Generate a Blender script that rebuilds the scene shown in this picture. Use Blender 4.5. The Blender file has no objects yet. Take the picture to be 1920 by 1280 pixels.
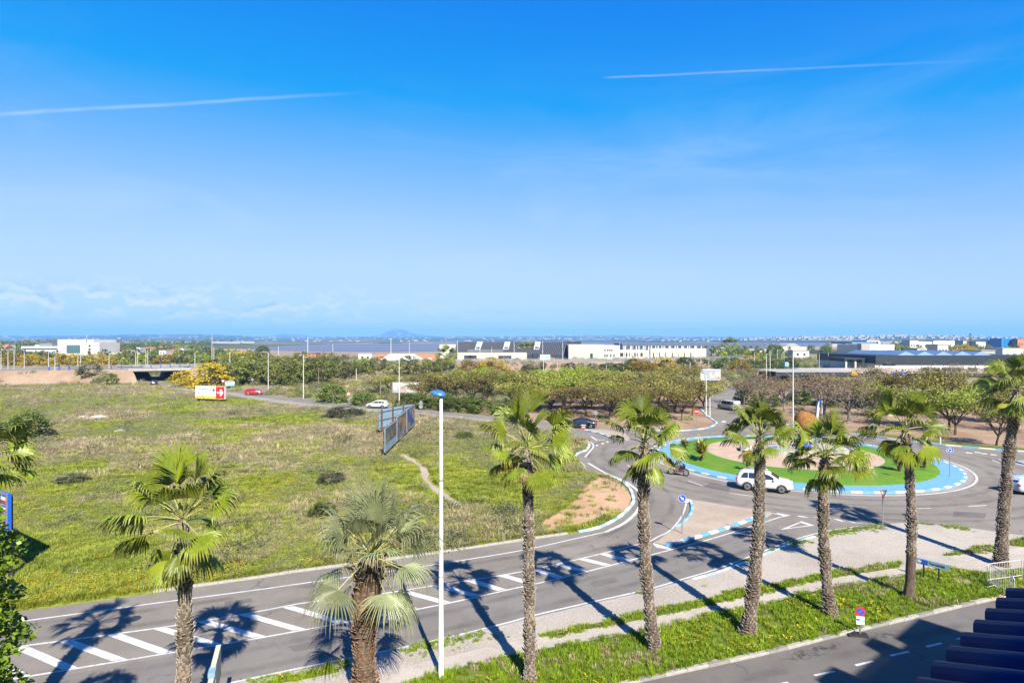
import bpy, bmesh, math, random
import numpy as np
from mathutils import Vector, Matrix, Euler

R = math.radians
scn = bpy.context.scene
COL = scn.collection
rnd = random.Random(7)
nrg = np.random.default_rng(11)

# ------------------------------------------------------------------ camera
HAZE = 1.25e-4
FPX, HZ, CH = 1120.0, 636.0, 13.0          # focal length and horizon in photo pixels, eye height in metres
cam_d = bpy.data.cameras.new("camera")
cam = bpy.data.objects.new("camera", cam_d)
COL.objects.link(cam)
cam.location = (0, 0, CH)
cam.rotation_euler = (R(90), 0, 0)
cam_d.sensor_width = 36
cam_d.lens = 36 * FPX / 1920
cam_d.shift_y = -4 / 1920
cam_d.clip_start = 0.1
cam_d.clip_end = 60000
scn.camera = cam

# ------------------------------------------------------------------ sun and sky
SUN_EL = R(41)
SUN_H = Vector((0.329, -0.944)).normalized()          # horizontal direction towards the sun
SUN_V = Vector((SUN_H.x * math.cos(SUN_EL), SUN_H.y * math.cos(SUN_EL), math.sin(SUN_EL)))
sun_d = bpy.data.lights.new("sun", 'SUN')
sun_d.energy = 4.9
sun_d.angle = R(0.53)
sun_d.color = (1.0, 0.93, 0.82)
sun = bpy.data.objects.new("sun", sun_d)
COL.objects.link(sun)
sun.location = (20, -40, 60)
sun.rotation_euler = (-SUN_V).to_track_quat('-Z', 'Y').to_euler()

world = bpy.data.worlds.new("World")
scn.world = world
world.use_nodes = True
wt = world.node_tree
wt.nodes.clear()


class NT:
    """small node-tree builder"""
    def __init__(self, tree):
        self.t = tree

    def n(self, typ, **kw):
        nd = self.t.nodes.new(typ)
        ins = kw.pop('ins', {})
        for k, v in kw.items():
            setattr(nd, k, v)
        for k, v in ins.items():
            s = nd.inputs[k]
            if isinstance(v, bpy.types.NodeSocket):
                self.t.links.new(v, s)
            else:
                s.default_value = v
        return nd

    def m(self, op, a, b=None, c=None, clamp=False):
        nd = self.t.nodes.new('ShaderNodeMath')
        nd.operation = op
        nd.use_clamp = clamp
        for i, v in enumerate((a, b, c)):
            if v is None:
                continue
            if isinstance(v, bpy.types.NodeSocket):
                self.t.links.new(v, nd.inputs[i])
            else:
                nd.inputs[i].default_value = v
        return nd.outputs[0]

    def vdot(self, v, vec):
        nd = self.n('ShaderNodeVectorMath', operation='DOT_PRODUCT', ins={0: v})
        nd.inputs[1].default_value = vec
        return nd.outputs['Value']

    def ramp(self, fac, stops, interp='LINEAR'):
        nd = self.n('ShaderNodeValToRGB', ins={'Fac': fac})
        nd.color_ramp.interpolation = interp
        el = nd.color_ramp.elements
        while len(el) < len(stops):
            el.new(0.5)
        for e, (p, c) in zip(el, stops):
            e.position = p
            e.color = (c[0], c[1], c[2], 1) if len(c) == 3 else c
        return nd.outputs['Color']

    def mix(self, fac, a, b, mode='MIX'):
        nd = self.n('ShaderNodeMix', data_type='RGBA', blend_type=mode)
        for s, v in ((nd.inputs['Factor'], fac), (nd.inputs[6], a), (nd.inputs[7], b)):
            if isinstance(v, bpy.types.NodeSocket):
                self.t.links.new(v, s)
            elif isinstance(v, (int, float)):
                s.default_value = v
            else:
                s.default_value = (v[0], v[1], v[2], 1)
        return nd.outputs[2]

    def noise(self, vec, scale, detail=3, rough=0.55, dist=0.0):
        nd = self.n('ShaderNodeTexNoise', ins={'Scale': scale, 'Detail': detail, 'Roughness': rough, 'Distortion': dist})
        if vec is not None:
            self.t.links.new(vec, nd.inputs['Vector'])
        return nd.outputs['Fac']

    def map(self, vec, scale=(1, 1, 1), loc=(0, 0, 0), rot=(0, 0, 0)):
        return self.n('ShaderNodeMapping', ins={'Vector': vec, 'Scale': scale, 'Location': loc, 'Rotation': rot}).outputs[0]

    def rng(self, v, a, b, c=0.0, d=1.0, smooth=True):
        nd = self.n('ShaderNodeMapRange', interpolation_type='SMOOTHSTEP' if smooth else 'LINEAR')
        self.t.links.new(v, nd.inputs['Value'])
        nd.inputs['From Min'].default_value = a
        nd.inputs['From Max'].default_value = b
        nd.inputs['To Min'].default_value = c
        nd.inputs['To Max'].default_value = d
        return nd.outputs['Result']


W = NT(wt)
sky = W.n('ShaderNodeTexSky', sky_type='NISHITA')
sky.sun_disc = False
sky.sun_elevation = SUN_EL
sky.sun_rotation = math.atan2(SUN_H.x, SUN_H.y)
sky.altitude = 20
sky.air_density = 1.0
sky.dust_density = 0.0
sky.ozone_density = 2.2
sk = W.n('ShaderNodeSeparateColor', ins={0: sky.outputs[0]})
# camera-like response: deep saturated blue overhead, soft pale blue shoulder at the horizon
def shoulder(v, start, scale, power, top):
    x = W.m('POWER', W.m('MAXIMUM', W.m('DIVIDE', W.m('SUBTRACT', v, start), scale), 0.0), power)
    return W.m('MULTIPLY', W.m('SUBTRACT', 1.0, W.m('EXPONENT', W.m('MULTIPLY', x, -1.0))), top)


skr = W.m('ADD', shoulder(sk.outputs[0], 1.55, 1.7, 1.05, 3.75), 0.0)
skg = shoulder(sk.outputs[1], 0.5, 3.4, 1.25, 5.0)
skb = W.m('ADD', shoulder(sk.outputs[2], 0.0, 1.6, 1.0, 4.9), 0.9)
hs = W.n('ShaderNodeCombineColor', ins={0: skr, 1: skg, 2: skb})
gen = W.n('ShaderNodeTexCoord').outputs['Generated']
sep = W.n('ShaderNodeSeparateXYZ', ins={0: gen})
sx, sy, sz = sep.outputs
# thin high cirrus veil
cir = W.noise(W.map(gen, (1.6, 1.6, 7.0), rot=(0, R(14), 0)), 1.7, 7, 0.62, 0.6)
cir = W.m('MULTIPLY', W.rng(cir, 0.42, 0.86), W.rng(sz, 0.02, 0.22))
cir = W.m('MULTIPLY', cir, W.rng(sz, 0.46, 0.22))
cir = W.m('MULTIPLY', cir, 0.24)


# two condensation trails on great circles
def trail(p0, p1, width, strength, fade0, fade1):
    d0 = Vector((p0[0] - 960, FPX, HZ - p0[1])).normalized()
    d1 = Vector((p1[0] - 960, FPX, HZ - p1[1])).normalized()
    nn = d0.cross(d1).normalized()
    tg = nn.cross(d0).normalized()
    L = math.atan2(d1.dot(tg), d1.dot(d0))
    wob = W.m('MULTIPLY', W.m('SUBTRACT', W.noise(gen, 9, 5, 0.6), 0.5), width * 1.3)
    dist = W.m('ABSOLUTE', W.m('ADD', W.vdot(gen, nn), wob))
    along = W.m('ARCTAN2', W.vdot(gen, tg), W.vdot(gen, d0))
    prof = W.rng(dist, width, 0.0)
    end = W.m('MULTIPLY', W.rng(along, -fade0 * L, 0.03 * L), W.rng(along, L * (1 + 0.06), L * (1 - fade1)))
    patch = W.rng(W.noise(W.map(gen, (14, 14, 20)), 1.0, 4), 0.15, 0.7, 0.35, 1.0)
    return W.m('MULTIPLY', W.m('MULTIPLY', prof, end), W.m('MULTIPLY', patch, strength))


t1 = trail((-150, 224), (700, 172), 0.0040, 0.21, 0.9, 0.45)
t2 = trail((1135, 146), (1990, 106), 0.0026, 0.18, 0.02, 0.75)
# low cumulus far off to the left above the horizon
cv = W.map(gen, (1.0, 1.0, 2.4))
cum = W.noise(cv, 25.0, 7, 0.58, 0.2)
cum_m = W.m('MULTIPLY', W.rng(sz, 0.012, 0.045), W.rng(sz, 0.098, 0.045))
side = W.rng(sx, 0.15, -0.55)
cum_a = W.m('MULTIPLY', W.rng(cum, 0.45, 0.56), W.m('MULTIPLY', cum_m, side))
cum_w = W.m('MULTIPLY', cum_a, 0.7)
cum_s = W.rng(W.noise(W.map(gen, (1, 1, 2.4), loc=(0, 0, -0.014)), 25.0, 7, 0.58, 0.2), 0.5, 0.68)
cloud_c = W.mix(cum_s, (5.8, 6.0, 6.3), (2.0, 3.3, 5.3))
c1 = W.mix(cir, hs.outputs[0], (5.2, 5.9, 6.6))
c2 = W.mix(t1, c1, (6.2, 6.6, 7.0))
c3 = W.mix(t2, c2, (6.2, 6.6, 7.0))
c4 = W.mix(cum_w, c3, cloud_c)
bg = W.n('ShaderNodeBackground', ins={'Color': c4, 'Strength': 0.060})
wo = W.n('ShaderNodeOutputWorld', ins={'Surface': bg.outputs[0]})

scn.view_settings.view_transform = 'Standard'
scn.view_settings.look = 'None'
scn.view_settings.gamma = 1.0
scn.view_settings.use_curve_mapping = False
scn.view_settings.exposure = 1.5
scn.cycles.use_denoising = True
scn.cycles.max_bounces = 6
scn.cycles.diffuse_bounces = 3
scn.cycles.glossy_bounces = 2
scn.cycles.transmission_bounces = 4
scn.cycles.transparent_max_bounces = 6
scn.cycles.volume_bounces = 0
scn.cycles.caustics_reflective = False
scn.cycles.caustics_refractive = False


# ------------------------------------------------------------------ helpers
def g(px, py, z=0.0):
    """ground position (metres) of a spot seen at photo pixel px, py at height z"""
    k = (CH - z) / (py - HZ)
    return Vector(((px - 960) * k, FPX * k, z))


def pl(*pts):
    return [g(a, b).to_2d() for a, b in pts]


def zat(py, Y):
    return CH - (py - HZ) * Y / FPX


def link(o, parent=None):
    COL.objects.link(o)
    if parent is not None:
        o.parent = parent
    return o


def tag(o, label=None, cat=None, group=None, kind=None):
    if label: o["label"] = label
    if cat: o["category"] = cat
    if group: o["group"] = group
    if kind: o["kind"] = kind
    return o


def thing(name, label, cat, loc=(0, 0, 0), rz=0.0, group=None):
    o = bpy.data.objects.new(name, None)
    o.empty_display_size = 0.3
    link(o)
    o.location = loc
    o.rotation_euler = (0, 0, rz)
    return tag(o, label, cat, group)


class MB:
    """collects geometry for one mesh object"""
    def __init__(self):
        self.v, self.f, self.mi, self.a = [], [], [], []

    def add(self, vs, fs, mi=0, at=None):
        o = len(self.v)
        self.v.extend(tuple(p) for p in vs)
        self.f.extend(tuple(i + o for i in f) for f in fs)
        self.mi.extend([mi] * len(fs))
        if at is not None:
            self.a.extend(at)
        return self

    def box(self, c, s, mi=0, rz=0.0, taper=1.0, rot=None):
        x, y, z = s[0] / 2, s[1] / 2, s[2] / 2
        vs = [Vector((sx * x * (taper if sz > 0 else 1), sy * y * (taper if sz > 0 else 1), sz * z))
              for sz in (-1, 1) for sx, sy in ((-1, -1), (1, -1), (1, 1), (-1, 1))]
        M = rot if rot is not None else Matrix.Rotation(rz, 3, 'Z')
        c = Vector(c)
        return self.add([M @ p + c for p in vs],
                        [(0, 3, 2, 1), (4, 5, 6, 7), (0, 1, 5, 4), (1, 2, 6, 5), (2, 3, 7, 6), (3, 0, 4, 7)], mi)

    def tube(self, pts, rad, n=8, mi=0, cap=True):
        pts = [Vector(p) for p in pts]
        if not isinstance(rad, (list, tuple)):
            rad = [rad] * len(pts)
        vs, fs = [], []
        up = Vector((0.01, 0.02, 1))
        for i, p in enumerate(pts):
            d = (pts[min(i + 1, len(pts) - 1)] - pts[max(i - 1, 0)]).normalized()
            a = d.cross(up if abs(d.normalized().dot(up.normalized())) < 0.97 else Vector((1, 0, 0))).normalized()
            b = d.cross(a).normalized()
            for k in range(n):
                t = 2 * math.pi * k / n
                vs.append(p + (a * math.cos(t) + b * math.sin(t)) * rad[i])
        for i in range(len(pts) - 1):
            for k in range(n):
                k2 = (k + 1) % n
                fs.append((i * n + k, i * n + k2, (i + 1) * n + k2, (i + 1) * n + k))
        if cap:
            fs.append(tuple(range(n - 1, -1, -1)))
            fs.append(tuple((len(pts) - 1) * n + k for k in range(n)))
        return self.add(vs, fs, mi)

    def lathe(self, prof, n=16, mi=0, axis='Z', c=(0, 0, 0)):
        vs, fs = [], []
        for r, h in prof:
            for k in range(n):
                t = 2 * math.pi * k / n
                p = (r * math.cos(t), r * math.sin(t), h)
                if axis == 'Y': p = (p[0], p[2], p[1])
                if axis == 'X': p = (p[2], p[0], p[1])
                vs.append(Vector(p) + Vector(c))
        for i in range(len(prof) - 1):
            for k in range(n):
                k2 = (k + 1) % n
                fs.append((i * n + k, i * n + k2, (i + 1) * n + k2, (i + 1) * n + k))
        fs.append(tuple(range(n - 1, -1, -1)))
        fs.append(tuple((len(prof) - 1) * n + k for k in range(n)))
        return self.add(vs, fs, mi)

    def prism(self, poly, z0, z1, mi=0):
        n = len(poly)
        vs = [(p[0], p[1], z0) for p in poly] + [(p[0], p[1], z1) for p in poly]
        ar = sum(poly[i][0] * poly[(i + 1) % n][1] - poly[(i + 1) % n][0] * poly[i][1] for i in range(n))
        if ar < 0:
            vs = [(p[0], p[1], z0) for p in poly[::-1]] + [(p[0], p[1], z1) for p in poly[::-1]]
        fs = [tuple(range(n, 2 * n)), tuple(range(n - 1, -1, -1))]
        fs += [(i, (i + 1) % n, n + (i + 1) % n, n + i) for i in range(n)]
        return self.add(vs, fs, mi)

    def slab(self, poly, th, M, mi=0):
        """polygon in local xz extruded th along local -y, then placed by matrix M"""
        n = len(poly)
        vs = [M @ Vector((p[0], 0, p[1])) for p in poly] + [M @ Vector((p[0], th, p[1])) for p in poly]
        fs = [tuple(range(n)), tuple(range(2 * n - 1, n - 1, -1))]
        fs += [(i, n + i, n + (i + 1) % n, (i + 1) % n) for i in range(n)]
        return self.add(vs, fs, mi)

    def mesh(self, name, mats, smooth=False):
        me = bpy.data.meshes.new(name)
        me.from_pydata(self.v, [], self.f)
        for m in (mats if isinstance(mats, (list, tuple)) else [mats]):
            me.materials.append(m)
        if any(self.mi):
            me.polygons.foreach_set('material_index', self.mi)
        if smooth:
            me.polygons.foreach_set('use_smooth', [True] * len(me.polygons))
        if self.a:
            at = me.attributes.new('t', 'FLOAT', 'POINT')
            at.data.foreach_set('value', self.a)
        me.update()
        return me

    def obj(self, name, mats, parent=None, smooth=False, loc=None):
        o = bpy.data.objects.new(name, self.mesh(name, mats, smooth))
        link(o, parent)
        if loc is not None:
            o.location = loc
        return o


def recalc(me):
    bm = bmesh.new()
    bm.from_mesh(me)
    bmesh.ops.recalc_face_normals(bm, faces=bm.faces)
    bm.to_mesh(me)
    bm.free()


def sheet(name, poly, z, mat, parent=None, kind='structure', label=None):
    me = bpy.data.meshes.new(name)
    n = len(poly)
    ar = sum(poly[i][0] * poly[(i + 1) % n][1] - poly[(i + 1) % n][0] * poly[i][1] for i in range(n))
    pts = poly if ar > 0 else poly[::-1]
    me.from_pydata([(p[0], p[1], z) for p in pts], [], [tuple(range(n))])
    me.materials.append(mat)
    o = bpy.data.objects.new(name, me)
    link(o, parent)
    if parent is None:
        o["kind"] = kind
        if label: o["label"] = label
    return o


def smooth_line(pts, step=0.6):
    """Catmull-Rom through 2-D points, resampled"""
    P = [Vector(p[:2]) for p in pts]
    P = [P[0] * 2 - P[1]] + P + [P[-1] * 2 - P[-2]]
    out = []
    for i in range(1, len(P) - 2):
        a, b, c, d = P[i - 1:i + 3]
        n = max(2, int((c - b).length / step))
        for k in range(n):
            t = k / n
            out.append(0.5 * ((2 * b) + (c - a) * t + (2 * a - 5 * b + 4 * c - d) * t * t + (3 * b - a - 3 * c + d) * t ** 3))
    out.append(P[-2])
    return out


def arc_resample(pts, step):
    out, acc = [pts[0]], 0.0
    for a, b in zip(pts[:-1], pts[1:]):
        L = (b - a).length
        while acc + L >= step and L > 1e-6:
            t = (step - acc) / L
            a = a + (b - a) * t
            out.append(a)
            L = (b - a).length
            acc = 0.0
        acc += L
    return out


def ribbon(name, pts, width, z, mat, parent=None, kind='structure', off=0.0):
    vs, fs = [], []
    for i, p in enumerate(pts):
        d = (pts[min(i + 1, len(pts) - 1)] - pts[max(i - 1, 0)])
        nn = Vector((-d.y, d.x)).normalized()
        w = width(i / (len(pts) - 1)) if callable(width) else width
        q = p + nn * off
        vs += [(q.x + nn.x * w / 2, q.y + nn.y * w / 2, z), (q.x - nn.x * w / 2, q.y - nn.y * w / 2, z)]
    for i in range(len(pts) - 1):
        fs.append((2 * i + 1, 2 * i + 3, 2 * i + 2, 2 * i))
    me = bpy.data.meshes.new(name)
    me.from_pydata(vs, [], fs)
    me.materials.append(mat)
    o = bpy.data.objects.new(name, me)
    link(o, parent)
    if parent is None: o["kind"] = kind
    return o


def pip(P, poly):
    """points in polygon, numpy"""
    x, y = P[:, 0], P[:, 1]
    ins = np.zeros(len(P), bool)
    n = len(poly)
    for i in range(n):
        x1, y1 = poly[i][0], poly[i][1]
        x2, y2 = poly[(i + 1) % n][0], poly[(i + 1) % n][1]
        c = ((y1 > y) != (y2 > y))
        with np.errstate(divide='ignore', invalid='ignore'):
            xi = (x2 - x1) * (y - y1) / (y2 - y1 + 1e-12) + x1
        ins ^= c & (x < xi)
    return ins


ORD = ['leftmost', 'second', 'third', 'fourth', 'fifth', 'sixth', 'seventh', 'eighth', 'ninth', 'tenth', 'eleventh', 'twelfth',
       'thirteenth', 'fourteenth', 'fifteenth', 'sixteenth', 'seventeenth', 'eighteenth', 'nineteenth', 'twentieth']


def ordn(i):
    if i == 0: return 'leftmost'
    if i < 20: return ORD[i] + ' from the left'
    tens = {2: 'twenty', 3: 'thirty', 4: 'forty', 5: 'fifty'}[(i + 1) // 10]
    u = (i + 1) % 10
    return (tens.replace('y', 'ieth') if u == 0 else tens + '-' + (['', 'first'] + ORD[1:])[u]) + ' from the left'


# ------------------------------------------------------------------ materials
def newmat(name):
    m = bpy.data.materials.new(name)
    m.use_nodes = True
    m.node_tree.nodes.clear()
    return m, NT(m.node_tree)


ALB = 0.74      # the photograph is exposed for the shade: real surface colours under a longer exposure


def scaled(N, col, k):
    return N.n('ShaderNodeVectorMath', operation='SCALE', ins={0: col, 'Scale': k}).outputs[0]


def finish(N, col, rough=0.8, metal=0.0, bump=None, bump_d=0.01, spec=0.3, bump_s=1.0, extra=None):
    p = N.n('ShaderNodeBsdfPrincipled', ins={'Roughness': rough, 'Metallic': metal, 'Specular IOR Level': spec})
    if isinstance(col, bpy.types.NodeSocket):
        N.t.links.new(scaled(N, col, ALB), p.inputs['Base Color'])
    else:
        p.inputs['Base Color'].default_value = (*[v * ALB for v in col], 1)
    if bump is not None:
        b = N.n('ShaderNodeBump', ins={'Height': bump, 'Distance': bump_d, 'Strength': bump_s})
        N.t.links.new(b.outputs[0], p.inputs['Normal'])
    if extra:
        for k, v in extra.items():
            p.inputs[k].default_value = v
    N.n('ShaderNodeOutputMaterial', ins={'Surface': p.outputs[0]})
    return p


def wpos(N):
    return N.n('ShaderNodeNewGeometry').outputs['Position']


def simple(name, col, rough=0.6, metal=0.0, var=0.12, scale=3.0, spec=0.3, bump=0.0):
    """painted or plain surface with soft dirt and fine grain"""
    m, N = newmat(name)
    tc = N.n('ShaderNodeTexCoord').outputs['Object']
    a = N.noise(tc, scale, 5, 0.65)
    b = N.noise(tc, scale * 9, 3, 0.6)
    f = N.m('ADD', N.m('MULTIPLY', a, 0.7), N.m('MULTIPLY', b, 0.3))
    c = N.mix(N.rng(f, 0.3, 0.7), [v * (1 - var) for v in col], [min(1, v * (1 + var)) for v in col])
    finish(N, c, rough, metal, b if bump else None, bump or 0.01, spec)
    return m


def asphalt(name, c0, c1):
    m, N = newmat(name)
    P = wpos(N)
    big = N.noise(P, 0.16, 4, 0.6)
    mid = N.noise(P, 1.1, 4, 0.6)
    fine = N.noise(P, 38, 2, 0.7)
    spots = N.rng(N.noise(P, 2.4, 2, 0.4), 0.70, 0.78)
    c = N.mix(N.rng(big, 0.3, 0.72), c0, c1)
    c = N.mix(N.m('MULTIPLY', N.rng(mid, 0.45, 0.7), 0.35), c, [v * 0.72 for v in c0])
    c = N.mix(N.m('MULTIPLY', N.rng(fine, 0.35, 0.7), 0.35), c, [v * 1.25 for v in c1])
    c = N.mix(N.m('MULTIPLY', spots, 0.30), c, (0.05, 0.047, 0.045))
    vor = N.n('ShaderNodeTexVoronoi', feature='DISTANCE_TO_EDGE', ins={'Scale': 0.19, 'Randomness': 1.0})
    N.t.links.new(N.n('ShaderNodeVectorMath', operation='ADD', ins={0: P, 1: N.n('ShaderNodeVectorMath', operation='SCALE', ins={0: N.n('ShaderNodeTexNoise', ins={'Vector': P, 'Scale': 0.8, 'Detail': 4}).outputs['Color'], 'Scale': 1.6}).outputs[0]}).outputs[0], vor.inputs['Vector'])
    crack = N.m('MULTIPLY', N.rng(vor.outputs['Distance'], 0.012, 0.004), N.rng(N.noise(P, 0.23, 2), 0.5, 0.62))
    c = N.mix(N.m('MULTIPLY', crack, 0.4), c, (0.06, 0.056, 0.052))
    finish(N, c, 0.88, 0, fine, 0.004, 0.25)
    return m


def paint(name, col, worn, wear=0.35):
    m, N = newmat(name)
    P = wpos(N)
    a = N.noise(P, 5.0, 6, 0.7)
    b = N.noise(P, 30, 3, 0.7)
    f = N.m('MULTIPLY', N.rng(N.m('ADD', N.m('MULTIPLY', a, 0.65), N.m('MULTIPLY', b, 0.35)), 0.48, 0.68), wear * 2)
    c = N.mix(f, col, worn)
    c = N.mix(N.m('MULTIPLY', N.rng(N.noise(P, 1.3, 3), 0.4, 0.7), 0.25), c, [v * 0.6 for v in worn])
    finish(N, c, 0.7, 0, b, 0.003, 0.3)
    return m


M = {}
M['asphalt'] = asphalt('worn_asphalt', (0.165, 0.146, 0.120), (0.240, 0.214, 0.178))
M['asphalt_old'] = asphalt('pale_old_asphalt', (0.24, 0.215, 0.19), (0.32, 0.29, 0.26))
M['asphalt_lane'] = asphalt('blue_grey_asphalt', (0.152, 0.139, 0.121), (0.200, 0.184, 0.162))
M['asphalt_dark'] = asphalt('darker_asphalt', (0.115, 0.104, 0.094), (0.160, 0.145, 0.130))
M['white_paint'] = paint('road_white', (0.62, 0.61, 0.59), (0.24, 0.23, 0.21), 0.42)
M['kerb_blue'] = paint('kerb_blue_paint', (0.10, 0.37, 0.62), (0.34, 0.47, 0.52), 0.25)
M['kerb_white'] = paint('kerb_white_paint', (0.72, 0.71, 0.68), (0.42, 0.40, 0.37), 0.3)
M['apron_blue'] = paint('apron_blue_paint', (0.125, 0.33, 0.55), (0.27, 0.42, 0.52), 0.6)
M['kerb_pale'] = paint('kerb_faded_blue', (0.30, 0.50, 0.60), (0.42, 0.44, 0.43), 0.6)
M['concrete'] = simple('concrete', (0.36, 0.34, 0.31), 0.85, 0, 0.25, 2.0, 0.2, 0.006)
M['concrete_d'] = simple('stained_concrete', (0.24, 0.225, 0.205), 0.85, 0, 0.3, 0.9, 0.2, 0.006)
M['white_wall'] = simple('white_render', (0.62, 0.60, 0.56), 0.8, 0, 0.06, 0.4, 0.2)
M['cream_wall'] = simple('cream_render', (0.53, 0.48, 0.41), 0.8, 0, 0.08, 0.4, 0.2)
M['terra_wall'] = simple('terracotta_render', (0.44, 0.20, 0.11), 0.8, 0, 0.12, 0.4, 0.2)
M['grey_metal'] = simple('galvanised_steel', (0.42, 0.43, 0.44), 0.45, 0.7, 0.12, 3.0, 0.5)
M['white_metal'] = simple('white_enamel', (0.60, 0.595, 0.58), 0.45, 0.0, 0.16, 1.2, 0.4)
M['pale_metal'] = simple('pale_galvanised_pole', (0.56, 0.56, 0.55), 0.5, 0.2, 0.1, 3.0, 0.4)
M['dark_metal'] = simple('dark_steel', (0.06, 0.06, 0.065), 0.5, 0.4, 0.2, 3.0, 0.4)
M['rust'] = simple('rusty_steel', (0.17, 0.075, 0.045), 0.85, 0.1, 0.4, 5.0, 0.2)
M['blue_metal'] = simple('blue_rail_paint', (0.03, 0.11, 0.48), 0.45, 0.0, 0.15, 2.0, 0.4)
M['sign_blue'] = simple('sign_blue', (0.012, 0.10, 0.58), 0.4, 0, 0.06, 3.0, 0.4)
M['sign_red'] = simple('sign_red', (0.56, 0.03, 0.025), 0.4, 0, 0.08, 3.0, 0.4)
M['sign_white'] = simple('sign_white', (0.78, 0.78, 0.78), 0.4, 0, 0.05, 3.0, 0.4)
M['sign_yellow'] = simple('sign_yellow', (0.80, 0.50, 0.01), 0.45, 0, 0.06, 3.0, 0.4)
M['text_grey'] = simple('print_grey', (0.30, 0.33, 0.42), 0.5, 0, 0.05)
M['text_blue'] = simple('print_blue', (0.02, 0.16, 0.55), 0.5, 0, 0.05)
M['black'] = simple('black_plastic', (0.02, 0.02, 0.022), 0.5, 0, 0.2)
M['rubber'] = simple('tyre_rubber', (0.022, 0.022, 0.023), 0.8, 0, 0.2, 6)
M['rim'] = simple('alloy_rim', (0.55, 0.56, 0.57), 0.3, 0.8, 0.05)
M['lamp_red'] = simple('tail_lamp', (0.45, 0.01, 0.015), 0.2, 0, 0.05)
M['lamp_clear'] = simple('head_lamp', (0.70, 0.72, 0.75), 0.12, 0.3, 0.05)


def carpaint(name, col, rough=0.25):
    m, N = newmat(name)
    tc = N.n('ShaderNodeTexCoord').outputs['Object']
    sepz = N.n('ShaderNodeSeparateXYZ', ins={0: tc}).outputs[2]
    dust = N.m('MULTIPLY', N.rng(sepz, 0.65, 0.2), N.rng(N.noise(tc, 3, 4), 0.3, 0.7))
    c = N.mix(N.m('MULTIPLY', dust, 0.35), col, (0.22, 0.19, 0.16))
    finish(N, c, rough, 0, None, 0.01, 0.5, extra={'Coat Weight': 0.6, 'Coat Roughness': 0.08})
    return m


M['car_white'] = carpaint('car_white', (0.66, 0.67, 0.69))
M['car_black'] = carpaint('car_black', (0.012, 0.014, 0.02))
M['car_red'] = carpaint('car_red', (0.50, 0.012, 0.012))
M['car_silver'] = carpaint('car_silver', (0.45, 0.46, 0.47))
M['car_blue'] = carpaint('car_pale_blue', (0.42, 0.50, 0.60))


def glassy(name, col, rough=0.06):
    m, N = newmat(name)
    tc = N.n('ShaderNodeTexCoord').outputs['Object']
    c = N.mix(N.noise(tc, 1.2, 2), col, [v * 1.6 for v in col])
    finish(N, c, rough, 0, None, 0.01, 0.8)
    return m


M['car_glass'] = glassy('car_glass', (0.015, 0.025, 0.04))
M['green_glass'] = glassy('green_glass', (0.03, 0.12, 0.13))
M['dark_glass'] = glassy('dark_window', (0.03, 0.04, 0.05))
M['blue_glass'] = glassy('blue_facade_glass', (0.02, 0.16, 0.42))


def leafmat(name, c_dark, c_light, trans=0.35, pos_scale=0.4, rough=0.55, attr=None, tip=None):
    """leaf colour: varies by place, by object and (palms) along the blade"""
    m, N = newmat(name)
    P = wpos(N)
    oi = N.n('ShaderNodeObjectInfo').outputs['Random']
    a = N.noise(P, pos_scale, 3, 0.6)
    b = N.noise(P, pos_scale * 11, 2, 0.6)
    f = N.m('ADD', N.m('MULTIPLY', a, 0.45), N.m('ADD', N.m('MULTIPLY', b, 0.4), N.m('MULTIPLY', oi, 0.15)))
    c = N.mix(N.rng(f, 0.3, 0.68), c_dark, c_light)
    if attr:
        t = N.n('ShaderNodeAttribute', attribute_name='t').outputs['Fac']
        c = N.mix(N.rng(t, attr[0], attr[1]), c, tip)
    hsv = N.n('ShaderNodeHueSaturation', ins={'Color': c, 'Saturation': 1.0})
    N.t.links.new(N.m('ADD', 0.485, N.m('MULTIPLY', oi, 0.03)), hsv.inputs['Hue'])
    N.t.links.new(N.m('ADD', 0.82, N.m('MULTIPLY', oi, 0.36)), hsv.inputs['Value'])
    col = scaled(N, hsv.outputs[0], 0.80)
    p = N.n('ShaderNodeBsdfPrincipled', ins={'Base Color': col, 'Roughness': rough, 'Specular IOR Level': 0.3})
    tr = N.n('ShaderNodeBsdfTranslucent', ins={'Color': col})
    mx = N.n('ShaderNodeMixShader', ins={0: trans * 0.62, 1: p.outputs[0], 2: tr.outputs[0]})
    N.n('ShaderNodeOutputMaterial', ins={'Surface': mx.outputs[0]})
    return m


M['palm_leaf'] = leafmat('palm_leaf', (0.085, 0.140, 0.010), (0.255, 0.290, 0.022), 0.42, 1.2, 0.42, (0.66, 1.05), (0.27, 0.24, 0.08))
M['palm_leaf_grey'] = leafmat('palm_leaf_grey', (0.15, 0.18, 0.080), (0.285, 0.31, 0.155), 0.35, 1.2, 0.45, (0.62, 1.05), (0.29, 0.25, 0.13))
M['palm_dry'] = leafmat('palm_dry_leaf', (0.23, 0.155, 0.07), (0.36, 0.27, 0.13), 0.2, 1.5, 0.8)
M['palm_yellow'] = leafmat('palm_yellowing_leaf', (0.20, 0.20, 0.02), (0.32, 0.265, 0.035), 0.35, 1.5, 0.5)
M['petiole'] = simple('palm_stalk', (0.30, 0.30, 0.09), 0.5, 0, 0.25, 5)
M['leaf_orchard'] = leafmat('leaf_olive_brown', (0.13, 0.115, 0.030), (0.29, 0.25, 0.055), 0.3, 0.35)
M['leaf_fresh'] = leafmat('leaf_fresh_green', (0.13, 0.165, 0.018), (0.29, 0.31, 0.035), 0.35, 0.35)
M['leaf_lime'] = leafmat('leaf_lime', (0.18, 0.29, 0.012), (0.35, 0.46, 0.022), 0.4, 0.35)
M['leaf_twig'] = leafmat('leaf_dry_brown', (0.14, 0.10, 0.055), (0.29, 0.21, 0.11), 0.2, 0.35)
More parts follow.
